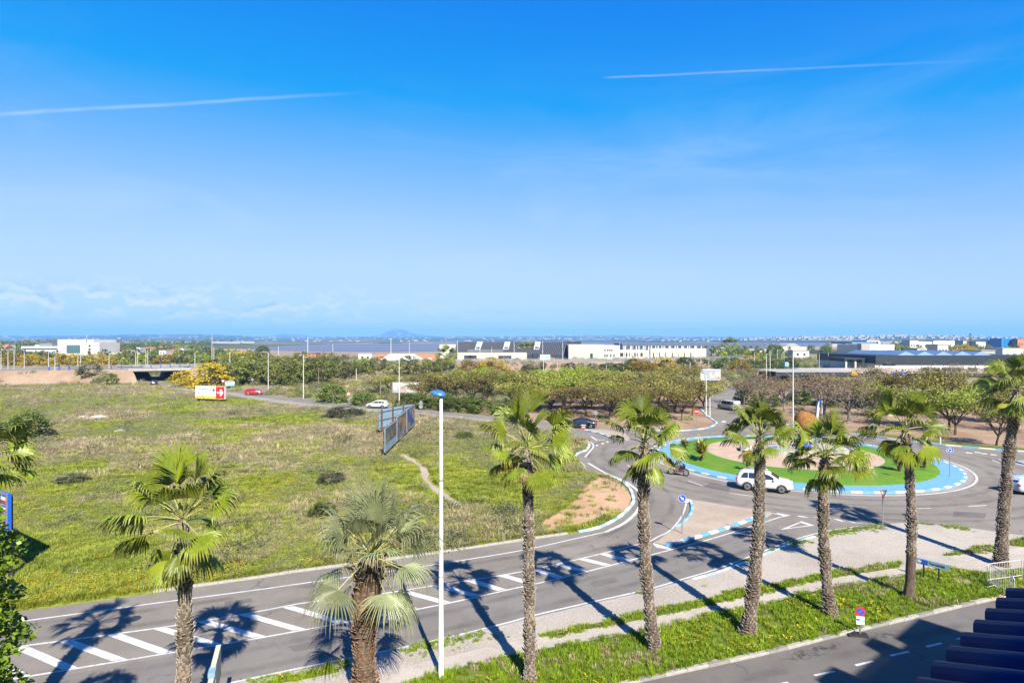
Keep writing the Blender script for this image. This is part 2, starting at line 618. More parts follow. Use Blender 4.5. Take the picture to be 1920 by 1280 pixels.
M['leaf_pine'] = leafmat('leaf_pine', (0.065, 0.09, 0.016), (0.22, 0.235, 0.042), 0.2, 0.5)
M['leaf_bush'] = leafmat('leaf_bush', (0.05, 0.085, 0.012), (0.16, 0.21, 0.028), 0.25, 0.6)
M['leaf_olive'] = leafmat('leaf_grey_olive', (0.060, 0.068, 0.032), (0.15, 0.16, 0.075), 0.25, 0.6)
M['leaf_mimosa'] = leafmat('mimosa_blossom', (0.20, 0.145, 0.012), (0.52, 0.34, 0.012), 0.25, 0.5)
M['leaf_ivy'] = leafmat('glossy_leaf', (0.08, 0.16, 0.012), (0.25, 0.38, 0.03), 0.35, 2.5, 0.35)
M['leaf_croton'] = leafmat('yellow_green_leaf', (0.16, 0.19, 0.02), (0.42, 0.37, 0.03), 0.35, 1.5, 0.4)
M['grass'] = leafmat('grass_blade', (0.125, 0.185, 0.012), (0.345, 0.37, 0.045), 0.4, 0.16)
M['grass_lush'] = leafmat('grass_lush', (0.115, 0.20, 0.008), (0.27, 0.365, 0.016), 0.4, 0.5)
M['grass_dry'] = leafmat('grass_dry', (0.24, 0.185, 0.11), (0.44, 0.355, 0.22), 0.3, 0.3)
M['scrub_grey'] = leafmat('scrub_grey_green', (0.15, 0.155, 0.065), (0.27, 0.265, 0.13), 0.25, 0.2)
M['flower'] = leafmat('yellow_flower', (0.42, 0.31, 0.01), (0.62, 0.46, 0.02), 0.3, 1.0)
M['bark'] = simple('brown_bark', (0.105, 0.075, 0.052), 0.9, 0, 0.35, 3.0, 0.15, 0.02)
M['bark_grey'] = simple('grey_bark', (0.19, 0.165, 0.14), 0.9, 0, 0.3, 3.0, 0.15, 0.02)


def trunkmat(name, c0, c1):
    m, N = newmat(name)
    P = N.n('ShaderNodeTexCoord').outputs['Object']
    a = N.noise(N.map(P, (1, 1, 0.5)), 9, 5, 0.7)
    b = N.noise(P, 2.0, 3)
    c = N.mix(N.rng(a, 0.32, 0.68), c0, c1)
    c = N.mix(N.m('MULTIPLY', N.rng(b, 0.5, 0.75), 0.5), c, [c0[0] * 1.5, c0[1] * 1.15, c0[2] * 0.9])
    finish(N, c, 0.95, 0, a, 0.03, 0.1)
    return m


M['trunk'] = trunkmat('palm_trunk_core', (0.085, 0.062, 0.045), (0.15, 0.115, 0.088))
M['scale'] = trunkmat('palm_bark_scale', (0.20, 0.165, 0.13), (0.42, 0.365, 0.30))
M['scale_brown'] = trunkmat('palm_bark_scale_brown', (0.15, 0.085, 0.05), (0.34, 0.23, 0.155))


def ground_mat():
    m, N = newmat('open_ground')
    P = wpos(N)
    sp = N.n('ShaderNodeSeparateXYZ', ins={0: P})
    a = N.noise(P, 0.055, 5, 0.6, 0.5)
    b = N.noise(P, 0.33, 5, 0.65)
    c_ = N.noise(P, 2.8, 4, 0.7)
    d = N.noise(P, 22, 3, 0.7)
    green = N.mix(N.rng(c_, 0.3, 0.7), (0.14, 0.185, 0.018), (0.30, 0.31, 0.05))
    olive = N.mix(N.rng(c_, 0.3, 0.7), (0.19, 0.20, 0.065), (0.33, 0.31, 0.135))
    dry = N.mix(N.rng(d, 0.3, 0.7), (0.19, 0.150, 0.095), (0.30, 0.25, 0.165))
    far = N.rng(sp.outputs[1], 52, 90)
    base = N.mix(far, green, olive)
    c = N.mix(N.m('MULTIPLY', N.rng(N.m('ADD', N.m('MULTIPLY', a, 0.6), N.m('MULTIPLY', b, 0.4)), 0.47, 0.62), 0.75), base, dry)
    c = N.mix(N.m('MULTIPLY', N.rng(b, 0.66, 0.72), 0.8), c, (0.33, 0.235, 0.15))
    # far plain: fields and groves in long patches
    pf = N.map(P, (1 / 420.0, 1 / 900.0, 1))
    vo = N.n('ShaderNodeTexVoronoi', ins={'Vector': pf, 'Scale': 3.0, 'Randomness': 1.0})
    vr = N.n('ShaderNodeSeparateColor', ins={0: vo.outputs['Color']}).outputs[0]
    fields = N.ramp(vr, [(0.0, (0.035, 0.06, 0.022)), (0.35, (0.075, 0.10, 0.032)), (0.55, (0.14, 0.125, 0.06)), (0.75, (0.24, 0.18, 0.12)), (0.92, (0.30, 0.24, 0.17))], 'CONSTANT')
    c = N.mix(N.rng(sp.outputs[1], 420, 560), c, fields)
    finish(N, c, 0.95, 0, c_, 0.05, 0.1)
    return m


M['ground'] = ground_mat()


def soil(name, c0, c1, c2, s=1.0, stones=0.3):
    m, N = newmat(name)
    P = wpos(N)
    a = N.noise(P, 0.3 * s, 5, 0.65)
    b = N.noise(P, 3.0 * s, 5, 0.7)
    d = N.noise(P, 26 * s, 3, 0.75)
    c = N.mix(N.rng(a, 0.32, 0.68), c0, c1)
    c = N.mix(N.m('MULTIPLY', N.rng(b, 0.5, 0.7), 0.6), c, c2)
    c = N.mix(N.m('MULTIPLY', N.rng(d, 0.55, 0.72), stones), c, [min(1, v * 1.7) for v in c1])
    c = N.mix(N.m('MULTIPLY', N.rng(d, 0.45, 0.28), stones), c, [v * 0.5 for v in c0])
    finish(N, c, 0.95, 0, d, 0.02, 0.1)
    return m


M['dirt'] = soil('bare_dirt', (0.40, 0.25, 0.14), (0.52, 0.345, 0.21), (0.33, 0.225, 0.14))
M['gravel'] = soil('pale_gravel', (0.32, 0.285, 0.235), (0.43, 0.385, 0.325), (0.32, 0.285, 0.235), 0.40, 0.9)
M['island_soil'] = soil('island_soil', (0.35, 0.28, 0.21), (0.44, 0.365, 0.285), (0.28, 0.225, 0.17), 1.0, 0.3)
M['park_soil'] = soil('park_soil', (0.24, 0.155, 0.10), (0.36, 0.255, 0.175), (0.20, 0.15, 0.08), 0.5)
M['slope_soil'] = soil('embankment_soil', (0.25, 0.17, 0.115), (0.34, 0.25, 0.175), (0.16, 0.14, 0.075), 0.5)
M['round_gravel'] = soil('roundabout_gravel', (0.43, 0.315, 0.225), (0.50, 0.375, 0.275), (0.40, 0.29, 0.21), 2.0, 0.3)
M['path'] = soil('concrete_path', (0.38, 0.335, 0.28), (0.47, 0.42, 0.36), (0.30, 0.265, 0.22), 0.6, 0.4)
M['verge_turf'] = soil('verge_turf', (0.085, 0.125, 0.018), (0.14, 0.175, 0.028), (0.19, 0.16, 0.075), 1.0, 0.3)
M['shore'] = soil('shore_flats', (0.26, 0.19, 0.135), (0.36, 0.275, 0.20), (0.24, 0.21, 0.12), 0.01, 0.1)


def turf():
    m, N = newmat('artificial_turf')
    P = wpos(N)
    a = N.noise(P, 0.5, 3)
    d = N.noise(P, 60, 3, 0.8)
    br = N.n('ShaderNodeTexWave', ins={'Vector': N.map(P, rot=(0, 0, R(35))), 'Scale': 0.25, 'Distortion': 0.4, 'Detail': 1.0}).outputs['Fac']
    c = N.mix(N.rng(d, 0.3, 0.7), (0.055, 0.16, 0.004), (0.13, 0.28, 0.010))
    c = N.mix(N.m('MULTIPLY', N.rng(a, 0.35, 0.7), 0.45), c, (0.19, 0.25, 0.03))
    c = N.mix(N.m('MULTIPLY', N.rng(N.noise(P, 1.7, 5, 0.7), 0.52, 0.7), 0.4), c, (0.05, 0.10, 0.008))
    c = N.mix(N.m('MULTIPLY', N.rng(br, 0.85, 1.0), 0.15), c, (0.12, 0.22, 0.03))
    finish(N, c, 0.8, 0, d, 0.02, 0.2)
    return m


M['turf'] = turf()


def water():
    m, N = newmat('salt_lagoon_water')
    P = wpos(N)
    band = N.noise(N.map(P, (1 / 900, 1 / 160, 1)), 1.0, 4, 0.55)
    c = N.mix(N.rng(band, 0.3, 0.7), (0.10, 0.092, 0.115), (0.17, 0.14, 0.155))
    rip = N.noise(P, 0.8, 3)
    finish(N, c, 0.35, 0, rip, 0.15, 0.35)
    return m


M['water'] = water()


# ------------------------------------------------------------------ the setting: ground, lagoon, hills, roads
gp = MB()
gx = [-30000, -3000, -900, -300, -120, -40, 0, 40, 120, 300, 900, 3000, 30000]
gy = [-400, 0, 20, 60, 120, 220, 420, 900, 2200, 6000, 40000]
gp.add([(x, y, 0) for y in gy for x in gx],
       [(j * len(gx) + i, j * len(gx) + i + 1, (j + 1) * len(gx) + i + 1, (j + 1) * len(gx) + i)
        for j in range(len(gy) - 1) for i in range(len(gx) - 1)])
ground = tag(gp.obj('ground', M['ground']), kind='structure')


def hnoise(x, y, s, seed=0):
    from mathutils import noise as mn
    return mn.fractal(Vector((x / s + seed * 17.3, y / s - seed * 5.1, seed * 3.7)), 1.0, 2.0, 5)


def hill_z(x, y):
    r = min(1, max(0, (y - 3000) / 5000))
    r = r * r * (3 - 2 * r)
    px = 960 + FPX * x / y
    amp = 40 + 34 * math.exp(-((px - 330) / 170) ** 2) + 10 * math.exp(-((px - 1000) / 260) ** 2) + 12 * math.exp(-((px - 100) / 130) ** 2)
    z = r * (amp + 15 * hnoise(x, y, 900, 1)) + r * 7 * hnoise(x, y, 260, 2)
    # the low ridge with the town to the right
    k = math.exp(-((px - 1700) / 330) ** 2) * math.exp(-((y - 3400) / 700) ** 2)
    z += k * (31 + 8 * hnoise(x, y, 500, 4))
    return z - 0.5


hm, N = newmat('far_hills')
P = wpos(N)
vo = N.n('ShaderNodeTexVoronoi', ins={'Vector': N.map(P, (1 / 330, 1 / 700, 1 / 200)), 'Scale': 2.0})
vr = N.n('ShaderNodeSeparateColor', ins={0: vo.outputs['Color']}).outputs[0]
hc = N.ramp(vr, [(0, (0.04, 0.06, 0.028)), (0.4, (0.065, 0.085, 0.035)), (0.6, (0.12, 0.11, 0.06)), (0.8, (0.24, 0.195, 0.14)), (0.94, (0.40, 0.34, 0.27))], 'CONSTANT')
finish(N, N.mix(N.noise(P, 0.01, 4), hc, (0.06, 0.08, 0.035)), 0.95, 0, None, 0.01, 0.1)
M['hill'] = hm
hb = MB()
HX = [-11000 + 22000 * i / 150 for i in range(151)]
HY = [2400 + 7600 * (j / 50) for j in range(51)]
hb.add([(x * (y / 7000), y, hill_z(x * (y / 7000), y)) for y in HY for x in HX],
       [(j * 151 + i, j * 151 + i + 1, (j + 1) * 151 + i + 1, (j + 1) * 151 + i) for j in range(50) for i in range(150)])
tag(hb.obj('hills', M['hill'], smooth=True), kind='structure')
mb = MB()
mp = [(-11500, 30)]
for i in range(161):
    px = -40 + i * 12.5
    x = (px - 960) * 13800 / FPX
    z = 40 + 150 * math.exp(-((px - 745) / 26) ** 2) + 75 * math.exp(-((px - 760) / 90) ** 2) + 95 * math.exp(-((px - 545) / 40) ** 2) + 90 * math.exp(-((px - 360) / 120) ** 2) + 70 * math.exp(-((px - 1150) / 150) ** 2) + 14 * hnoise(px, 0, 30, 6)
    mp.append((x, z))
mv, mf = [], []
for i, (x, z) in enumerate(mp):
    mv += [(x, 13000, -1), (x, 13800, z), (x, 14600, -1)]
    if i:
        a = 3 * (i - 1)
        mf += [(a, a + 3, a + 4, a + 1), (a + 1, a + 4, a + 5, a + 2)]
mb.add(mv, mf)
tag(mb.obj('mountain_ridge', M['hill'], smooth=True), kind='structure')

# lagoon with its pale shore flats
shore = sheet('shore_flats', pl((395, 665), (520, 666.5), (700, 668), (830, 667), (960, 662), (1165, 659), (1400, 657), (1660, 653), (1660, 645), (1330, 646), (830, 651), (600, 651), (395, 655)), 0.05, M['shore'])
lagoon = sheet('lagoon', pl((455, 654.5), (520, 657.5), (600, 658.5), (690, 659.5), (830, 659), (1000, 654), (1165, 652.5), (1330, 652), (1600, 649), (1720, 646), (1700, 640.5), (1330, 639.9), (1000, 640.6), (830, 643.8), (660, 644.5), (560, 646.5)), 0.12, M['water'])

# --------------------------- road surface, one connected sheet
edge_field = [(-400, 1205), (29, 1147), (287, 1112), (480, 1085), (558, 1073), (820, 1038), (960, 1017), (1007, 1010), (1085, 999), (1124, 991),
              (1163, 971), (1187, 948), (1190, 936), (1183, 917), (1167, 903), (1144, 892), (1119, 886), (1100, 880), (1096, 872), (1086, 864),
              (1081, 855), (1087, 849), (1100, 845), (1106, 837), (1105, 831), (1097, 825), (1087, 820), (1065, 816), (1000, 803), (905, 791),
              (782, 779), (687, 772), (605, 765), (555, 761), (480, 751), (431, 742), (361, 735), (326, 730), (296, 724), (262, 717), (215, 711)]
edge_far = [(265, 712), (300, 717), (345, 723), (390, 728), (431, 733), (480, 739), (570, 747), (695, 757), (782, 767), (855, 774), (925, 780), (1000, 789), (1062, 796),
            (1112, 799), (1162, 804), (1215, 807), (1265, 808), (1295, 807), (1326, 803), (1341, 797), (1345, 793), (1340, 789), (1329, 781),
            (1315, 767), (1320, 755), (1331, 741), (1339, 729), (1348, 722)]
edge_ne = [(1384, 721), (1388, 736), (1389, 749), (1402, 768), (1430, 785), (1467, 795), (1520, 804), (1585, 813), (1627, 817), (1680, 825), (1716, 829), (1772, 835),
           (1829, 840), (1891, 845), (1960, 849), (2080, 853)]
edge_near = [(2080, 1024), (1920, 1006), (1811, 991), (1721, 983), (1674, 983), (1608, 991), (1557, 999), (1499, 1014), (1440, 1036), (1351, 1071),
             (1272, 1094), (1210, 1112), (1116, 1133), (1007, 1159), (960, 1171), (831, 1202), (714, 1227), (597, 1253), (480, 1276), (-400, 1469)]
road = sheet('road', pl(*(edge_field + edge_far + edge_ne + edge_near)), 0.012, M['asphalt'])
side_road = sheet('side_road', pl((440, 735.5), (468, 728), (515, 722), (560, 716), (570, 718), (528, 725), (507, 732), (500, 741)), 0.008, M['asphalt'])
# paler carriageway on the near side of the road beyond the field
ribbon('worn_lane', smooth_line(pl((330, 728.2), (361, 731.5), (431, 738.2), (480, 747), (555, 757), (605, 761.5), (687, 768.6), (782, 776), (905, 788.4), (1000, 800.2))), 3.6, 0.016, M['asphalt_old'], road)

nl = [(-300, 1384), (480, 1233), (714, 1188), (831, 1164), (960, 1134), (1062, 1110), (1210, 1074), (1302, 1048), (1357, 1032), (1411, 1012), (1465, 993)]
ribbon('worn_lane', smooth_line(pl(*nl)), 3.1, 0.016, M['asphalt_lane'], road)
# --------------------------- painted markings, each a part of the road
ZP = 0.020


def line(name, pts, w=0.15, dash=None, z=ZP, parent=road):
    L = smooth_line(pl(*pts), 0.5)
    if dash is None:
        return ribbon(name, L, w, z, M['white_paint'], parent)
    seg = arc_resample(L, 0.25)
    on, off = int(dash[0] / 0.25), int(dash[1] / 0.25)
    i = 0
    while i + on < len(seg):
        ribbon(name, seg[i:i + on + 1], w, z, M['white_paint'], parent)
        i += on + off


line('edge_line', [(-300, 1211), (39, 1165), (289, 1131), (480, 1106), (578, 1092), (730, 1071), (960, 1035), (1077, 1010), (1136, 997)], 0.12)
line('edge_line', [(1136, 997), (1168, 982), (1190, 964), (1199, 950), (1204, 936), (1196, 920), (1171, 902), (1136, 887), (1103, 868)], 0.26)
line('edge_line', [(1097, 857), (1106, 846), (1112, 839), (1112, 833), (1106, 828), (1094, 823)], 0.2)
line('edge_line', [(-300, 1441), (480, 1270), (714, 1222), (831, 1197), (960, 1165), (1007, 1152), (1116, 1127), (1210, 1106), (1272, 1088), (1351, 1064), (1440, 1030), (1499, 1008.5), (1557, 994.5), (1608, 987)], 0.12)
up = [(-300, 1255), (35, 1212), (312, 1175), (480, 1147), (578, 1129), (722, 1112), (824, 1096), (960, 1075), (1077, 1050), (1206, 1018), (1232, 1007), (1258, 993), (1277, 970), (1285, 951), (1287, 938)]
lo = [(-300, 1327), (35, 1271), (312, 1225), (480, 1197), (656, 1165), (824, 1134), (960, 1104), (1062, 1081), (1229, 1038), (1302, 1019), (1357, 1003), (1411, 986), (1465, 968.5)]
line('hatch_border_line', up, 0.12)
line('hatch_border_line', lo, 0.12)


def yon(poly, x):
    for (a, b), (c, d) in zip(poly[:-1], poly[1:]):
        if a <= x <= c:
            return b + (d - b) * (x - a) / (c - a)
    return poly[-1][1]


ht = [-135, -48, 35, 121, 211, 297, 379, 457, 537, 615, 685, 752, 820, 880, 940, 1001, 1044, 1089, 1128]
hbx = [-40, 45, 134, 228, 314, 406, 490, 565, 642, 715, 777, 839, 896, 945, 1000, 1052, 1099, 1142, 1178]
for a, b in zip(ht, hbx):
    pa, pb = g(a, yon(up, a)), g(b, yon(lo, b))
    d = (pb - pa).normalized()
    along = Vector((0.955, 0.297, 0)) * 0.27
    pa += d * 0.12
    pb -= d * 0.12
    s = sheet('hatch_stripe', [p.to_2d() for p in (pa - along, pb - along, pb + along, pa + along)], ZP, M['white_paint'], road)
# white outline of the near traffic island
line('island_line', [(1287, 937), (1339, 944.5), (1413, 955.5), (1468, 966)], 0.14)
sheet('nose_marking', pl((1287, 934.5), (1303, 938.5), (1287, 943), (1283, 941)), ZP + .002, M['white_paint'], road)
sheet('nose_marking', pl((1454, 961), (1483, 966), (1468, 969.5), (1465, 966.5)), ZP + .002, M['white_paint'], road)
sheet('nose_marking', pl((1224, 1020), (1231, 1014.5), (1250, 1025), (1262, 1031), (1232, 1027)), ZP + .002, M['white_paint'], road)
# give-way triangle and dashes
tri = pl((1463, 993), (1503, 977), (1528, 985))
cen = sum(tri, Vector((0, 0))) / 3
inner = [cen + (p - cen) * 0.62 for p in tri]
for i in range(3):
    j = (i + 1) % 3
    sheet('give_way_triangle', [tri[i], tri[j], inner[j], inner[i]], ZP, M['white_paint'], road)
for q in ([(1492, 966), (1508, 968), (1517, 970.5), (1500, 969)], [(1524, 968.5), (1541, 971), (1552, 974), (1534, 972)], [(1560, 971.5), (1573, 973.5), (1586, 979), (1572, 976)],
          [(1590, 976.5), (1606, 978.5), (1620, 982), (1600, 980)]):
    sheet('give_way_dash', pl(*q), ZP, M['white_paint'], road)
for q in ([(1117, 834), (1121, 833), (1122, 835.5), (1118, 836.5)], [(1127, 831), (1131, 830), (1133, 832), (1129, 833)], [(1136, 828), (1140, 827), (1142, 829), (1138, 830)]):
    sheet('give_way_dash', pl(*q), ZP, M['white_paint'], road)
line('triangle_line', [(1108, 818), (1114, 822), (1120, 825.3)], 0.3)
line('triangle_line', [(1120, 825.3), (1134, 825)], 0.3)
for q in ([(540, 1212), (640, 1192), (652, 1202), (552, 1222)], [(1105, 1092), (1150, 1081), (1160, 1090), (1116, 1101)], [(1330, 905), (1372, 913), (1366, 921), (1322, 912)], [(420, 1128), (470, 1121), (474, 1128), (424, 1135)], [(1790, 958), (1850, 962), (1846, 972), (1786, 968)]):
    sheet('repair_patch', pl(*q), 0.0176, M['asphalt_dark'], road)
for x, y in ((905, 1140), (1225, 880), (1700, 965), (250, 1160)):
    c_ = g(x, y)
    MB().prism([(c_.x + 0.32 * math.cos(k * 0.393), c_.y + 0.32 * math.sin(k * 0.393)) for k in range(16)], 0.012, 0.0215).obj('drain_cover', M['dark_metal'], road)
# lane dashes round the roundabout
for a in ([(1176, 872), (1195, 881.5)], [(1157, 852), (1160, 858)], [(1165, 841), (1171, 842)], [(1368, 924.5), (1418, 931)], [(1816, 949.5), (1850, 947)], [(1720, 953), (1745, 953)],
          [(1860, 862), (1874, 868)], [(1230, 816.5), (1262, 815)], [(1290, 901), (1318, 911)]):
    ribbon('lane_dash', [p for p in pl(*a)], 0.14, ZP, M['white_paint'], road)
for x, y in ((1810, 847.5), (1826, 846.5), (1838, 849), (1856, 851)):
    sheet('give_way_dash', pl((x, y), (x + 12, y + 1), (x + 14, y + 3), (x + 2, y + 2)), ZP, M['white_paint'], road)
line('edge_line', [(1873, 860.5), (1890, 865), (1905, 869), (1925, 873)], 0.25)
# straight-ahead arrow on the exit road
sheet('road_arrow', pl((1352, 790.5), (1357, 788.2), (1363, 790), (1359, 790.2), (1362, 791.6), (1355, 792)), ZP, M['white_paint'], road)


# --------------------------- kerbs: every stone a part
def bevel_block():
    bm = bmesh.new()
    bmesh.ops.create_cube(bm, size=1.0)
    bmesh.ops.bevel(bm, geom=[e for e in bm.edges if all(v.co.z > 0 for v in e.verts)], offset=0.09, segments=1, affect='EDGES', profile=0.5)
    me = bpy.data.meshes.new('kerb_stone')
    bm.to_mesh(me)
    bm.free()
    return me


_kb = bevel_block()
KERB = {}
for k in ('kerb_blue', 'kerb_white', 'concrete', 'kerb_pale', 'concrete_d'):
    me = _kb.copy()
    me.materials.append(M[k])
    KERB[k] = me


def kerb(pts, seg, pattern, h=0.13, w=0.2, off=0.0, closed=False, world=False):
    root = bpy.data.objects.new('kerb', None)
    root.empty_display_size = 0.3
    link(root)
    root["kind"] = 'structure'
    L = pts if world else smooth_line(pl(*pts), 0.3)
    P = arc_resample(L, seg)
    for i, (a, b) in enumerate(zip(P[:-1], P[1:])):
        d = b - a
        ln = d.length
        c = (a + b) / 2 + Vector((-d.y, d.x)).normalized() * off
        o = bpy.data.objects.new('kerb_stone', KERB[pattern[i % len(pattern)]])
        link(o, root)
        o.location = (c.x, c.y, h / 2 - 0.01 + rnd.uniform(-0.006, 0.006))
        o.rotation_euler = (0, 0, math.atan2(d.y, d.x) + rnd.uniform(-0.01, 0.01))
        o.scale = (ln - 0.012, w, h)
    return root


BW = ['kerb_blue', 'kerb_white']
kerb([(287, 1111), (480, 1084.5), (558, 1072.5), (820, 1037.5), (960, 1016.5), (1007, 1009.5), (1085, 998.5)], 1.0, ['concrete'], 0.12, 0.22, 0.1)
kerb([(1085, 998.5), (1124, 990.5), (1163, 970.5), (1187, 947.5), (1190, 936), (1183, 917), (1167, 903), (1144, 892)], 0.95, ['kerb_pale', 'kerb_white'], 0.13, 0.24, 0.1)
kerb([(1081, 855), (1087, 849), (1100, 845), (1106, 837), (1105, 831), (1097, 825), (1087, 820), (1065, 816)], 0.95, ['kerb_pale', 'kerb_white'], 0.13, 0.3, 0.1)
kerb([(1144, 892), (1119, 886), (1100, 880), (1096, 872), (1086, 864)], 0.9, ['concrete'], 0.1, 0.24, 0.1)
kerb([(1247, 1024.5), (1302, 1009), (1357, 993), (1411, 974), (1446, 966)], 0.86, BW, 0.15, 0.26)
kerb([(1295, 942), (1298, 955), (1292, 970), (1279, 983), (1262, 994)], 0.8, ['kerb_pale', 'kerb_blue'], 0.15, 0.2)
kerb([(1095, 806.3), (1117, 811.5), (1131, 815.5), (1147, 820.5), (1172, 826.5)], 1.0, ['kerb_white', 'kerb_blue'], 0.15, 0.28)
kerb([(1162, 804), (1215, 807), (1265, 808), (1295, 807), (1326, 803), (1341, 797), (1345, 793), (1340, 789), (1329, 781), (1315, 767)], 1.3, ['kerb_white', 'kerb_pale', 'kerb_blue'], 0.13, 0.3, 0.1)
kerb([(1450, 792), (1467, 795), (1520, 804), (1585, 813), (1627, 817), (1680, 825), (1716, 829), (1772, 835), (1829, 840), (1891, 845), (1960, 849)], 1.6, ['kerb_blue', 'kerb_white'], 0.13, 0.3, 0.1)
kerb([(1905, 866), (1925, 871), (1975, 881)], 1.0, BW, 0.14, 0.3)
kerb([(1980, 1013), (1920, 1006), (1811, 991), (1721, 983), (1674, 983), (1618, 989.5)], 1.0, ['concrete'], 0.11, 0.24, 0.1)
kerb([(1618, 989.5), (1557, 999), (1499, 1014), (1440, 1036), (1351, 1071), (1296, 1087)], 0.95, ['kerb_pale', 'kerb_white'], 0.12, 0.22, 0.1)
kerb([(1296, 1087), (1210, 1112), (1116, 1133), (1007, 1159), (960, 1171), (831, 1202), (714, 1227), (597, 1253), (480, 1276), (330, 1309)], 1.0, ['concrete'], 0.11, 0.22, 0.1)
street_edge = [(1120, 1300), (1194, 1280), (1440, 1226), (1596, 1187), (1721, 1158), (1815, 1135.5), (1868, 1124.5)]
kerb(street_edge, 1.0, ['concrete', 'concrete', 'concrete_d'], 0.13, 0.2, 0.08)

# --------------------------- traffic islands
def island(name, pts, z, mat, label=None):
    me = MB().prism(pl(*pts), 0.0, z)
    o = me.obj(name, mat)
    tag(o, label, kind='structure')
    return o


island('traffic_island', [(1229, 1019.5), (1247, 1024), (1302, 1008.5), (1357, 992.5), (1411, 973.5), (1446, 965.5), (1445, 962), (1411, 957), (1339, 945.5), (1299, 939.5), (1296, 942), (1299, 955), (1293, 970), (1280, 983), (1252, 1002)], 0.12, M['island_soil'])
island('traffic_island', [(1096, 805.8), (1117, 811), (1131, 815), (1147, 820), (1173, 826), (1182, 824), (1170, 812), (1130, 805.6)], 0.12, M['island_soil'])
island('traffic_island', [(1906, 865.5), (1925, 870.5), (1975, 880.5), (2080, 888), (2080, 868), (1930, 862)], 0.12, M['island_soil'])

# roundabout: kerb ring, blue apron, turf ring, gravel disc
RC = Vector((31.04, 65.2))
RR = 14.7


def disc(name, c, r0, r1, z, mat, n=96, parent=None, th=None):
    b = MB()
    if r0 <= 0:
        b.prism([(c.x + r1 * math.cos(2 * math.pi * i / n), c.y + r1 * math.sin(2 * math.pi * i / n)) for i in range(n)], 0.0, z)
    o = b.obj(name, mat, parent)
    if parent is None: o["kind"] = 'structure'
    return o


apron = disc('roundabout_apron', RC, 0, RR - 0.12, 0.135, M['apron_blue'])
tb = MB()
n = 120
TC = RC + Vector((-0.1, 0.45))
rings = [(13.15, 0.12), (13.0, 0.19), (11.5, 0.26), (9.2, 0.34), (8.95, 0.30)]
vs = [(TC.x + (0.25 if r < 9.3 else 0) + r * math.cos(2 * math.pi * i / n), TC.y + (1.3 if r < 9.3 else 0) + r * math.sin(2 * math.pi * i / n), z) for r, z in rings for i in range(n)]
fs = [(k * n + i, k * n + (i + 1) % n, (k + 1) * n + (i + 1) % n, (k + 1) * n + i) for k in range(len(rings) - 1) for i in range(n)]
tb.add(vs, fs)
tag(tb.obj('roundabout_turf', M['turf'], smooth=True), kind='structure')
disc('roundabout_gravel', TC + Vector((0.25, 1.3)), 0, 9.05, 0.31, M['round_gravel'])
kerb([RC + Vector((math.cos(t), math.sin(t))) * RR for t in np.linspace(0, 2 * math.pi, 400)], 0.93, ['kerb_white', 'kerb_blue'], 0.15, 0.26, world=True)
ribbon('edge_line', [RC + Vector((math.cos(t), math.sin(t))) * (RR + 0.85) for t in np.linspace(0, 2 * math.pi, 160)], 0.2, ZP, M['white_paint'], road)
ribbon('gutter_strip', [RC + Vector((math.cos(t), math.sin(t))) * (RR + 0.38) for t in np.linspace(0, 2 * math.pi, 160)], 0.52, 0.0165, M['asphalt_old'], road)
# tyre-polished wheel tracks, oil and dust that follow the lanes
tm, N = newmat('tyre_track_film')
P = wpos(N)
t_ = N.n('ShaderNodeAttribute', attribute_name='t').outputs['Fac']
a_ = N.m('MULTIPLY', N.rng(t_, 0.0, 0.9), N.rng(N.noise(P, 0.35, 4, 0.65), 0.30, 0.72))
a_ = N.m('MULTIPLY', a_, N.rng(N.noise(P, 5, 3, 0.7), 0.15, 0.7, 0.45, 1.0))
pb_ = finish(N, (0.075, 0.07, 0.068), 0.75)
N.t.links.new(N.m('MULTIPLY', a_, 0.30), pb_.inputs['Alpha'])
M['track'] = tm
sm, N = newmat('wet_stain_film')
P = wpos(N)
t_ = N.n('ShaderNodeAttribute', attribute_name='t').outputs['Fac']
a_ = N.m('MULTIPLY', N.rng(t_, 0.0, 0.6), N.rng(N.noise(P, 3.2, 5, 0.75), 0.42, 0.66))
pb_ = finish(N, (0.03, 0.027, 0.025), 0.6)
N.t.links.new(N.m('MULTIPLY', a_, 0.6), pb_.inputs['Alpha'])
M['stain'] = sm


def film(name, pts, width, z, mat, parent, off=0.0):
    b = MB()
    for i, p in enumerate(pts):
        d = (pts[min(i + 1, len(pts) - 1)] - pts[max(i - 1, 0)])
        nn = Vector((-d.y, d.x)).normalized()
        q = p + nn * off
        e = min(1.0, i / 4, (len(pts) - 1 - i) / 4)
        for k, t in ((-.5, 0.0), (0, 1.0 * e), (.5, 0.0)):
            b.v.append((q.x + nn.x * width * k, q.y + nn.y * width * k, z))
            b.a.append(t)
    for i in range(len(pts) - 1):
        for k in (0, 1):
            b.f.append((3 * i + k, 3 * i + 3 + k, 3 * i + 4 + k, 3 * i + 1 + k))
            b.mi.append(0)
    return b.obj(name, M[mat], parent)


ln = smooth_line(pl(*nl))
for of in (-0.85, 0.85):
    film('wheel_track', ln, 0.75, 0.0182, 'track', road, of)
lf = smooth_line(pl((-300, 1232), (39, 1187), (312, 1152), (480, 1126), (578, 1110), (730, 1091), (960, 1055), (1077, 1030), (1150, 1010), (1215, 978), (1240, 950), (1236, 925), (1205, 898)))
for of in (-0.8, 0.8):
    film('wheel_track', lf, 0.75, 0.0182, 'track', road, of)
for rr_ in (2.3, 4.0, 6.2, 7.8):
    film('wheel_track', [RC + Vector((math.cos(t), math.sin(t))) * (RR + rr_) for t in np.linspace(2.5, 6.9, 140)], 0.95, 0.0182, 'track', road)
pass

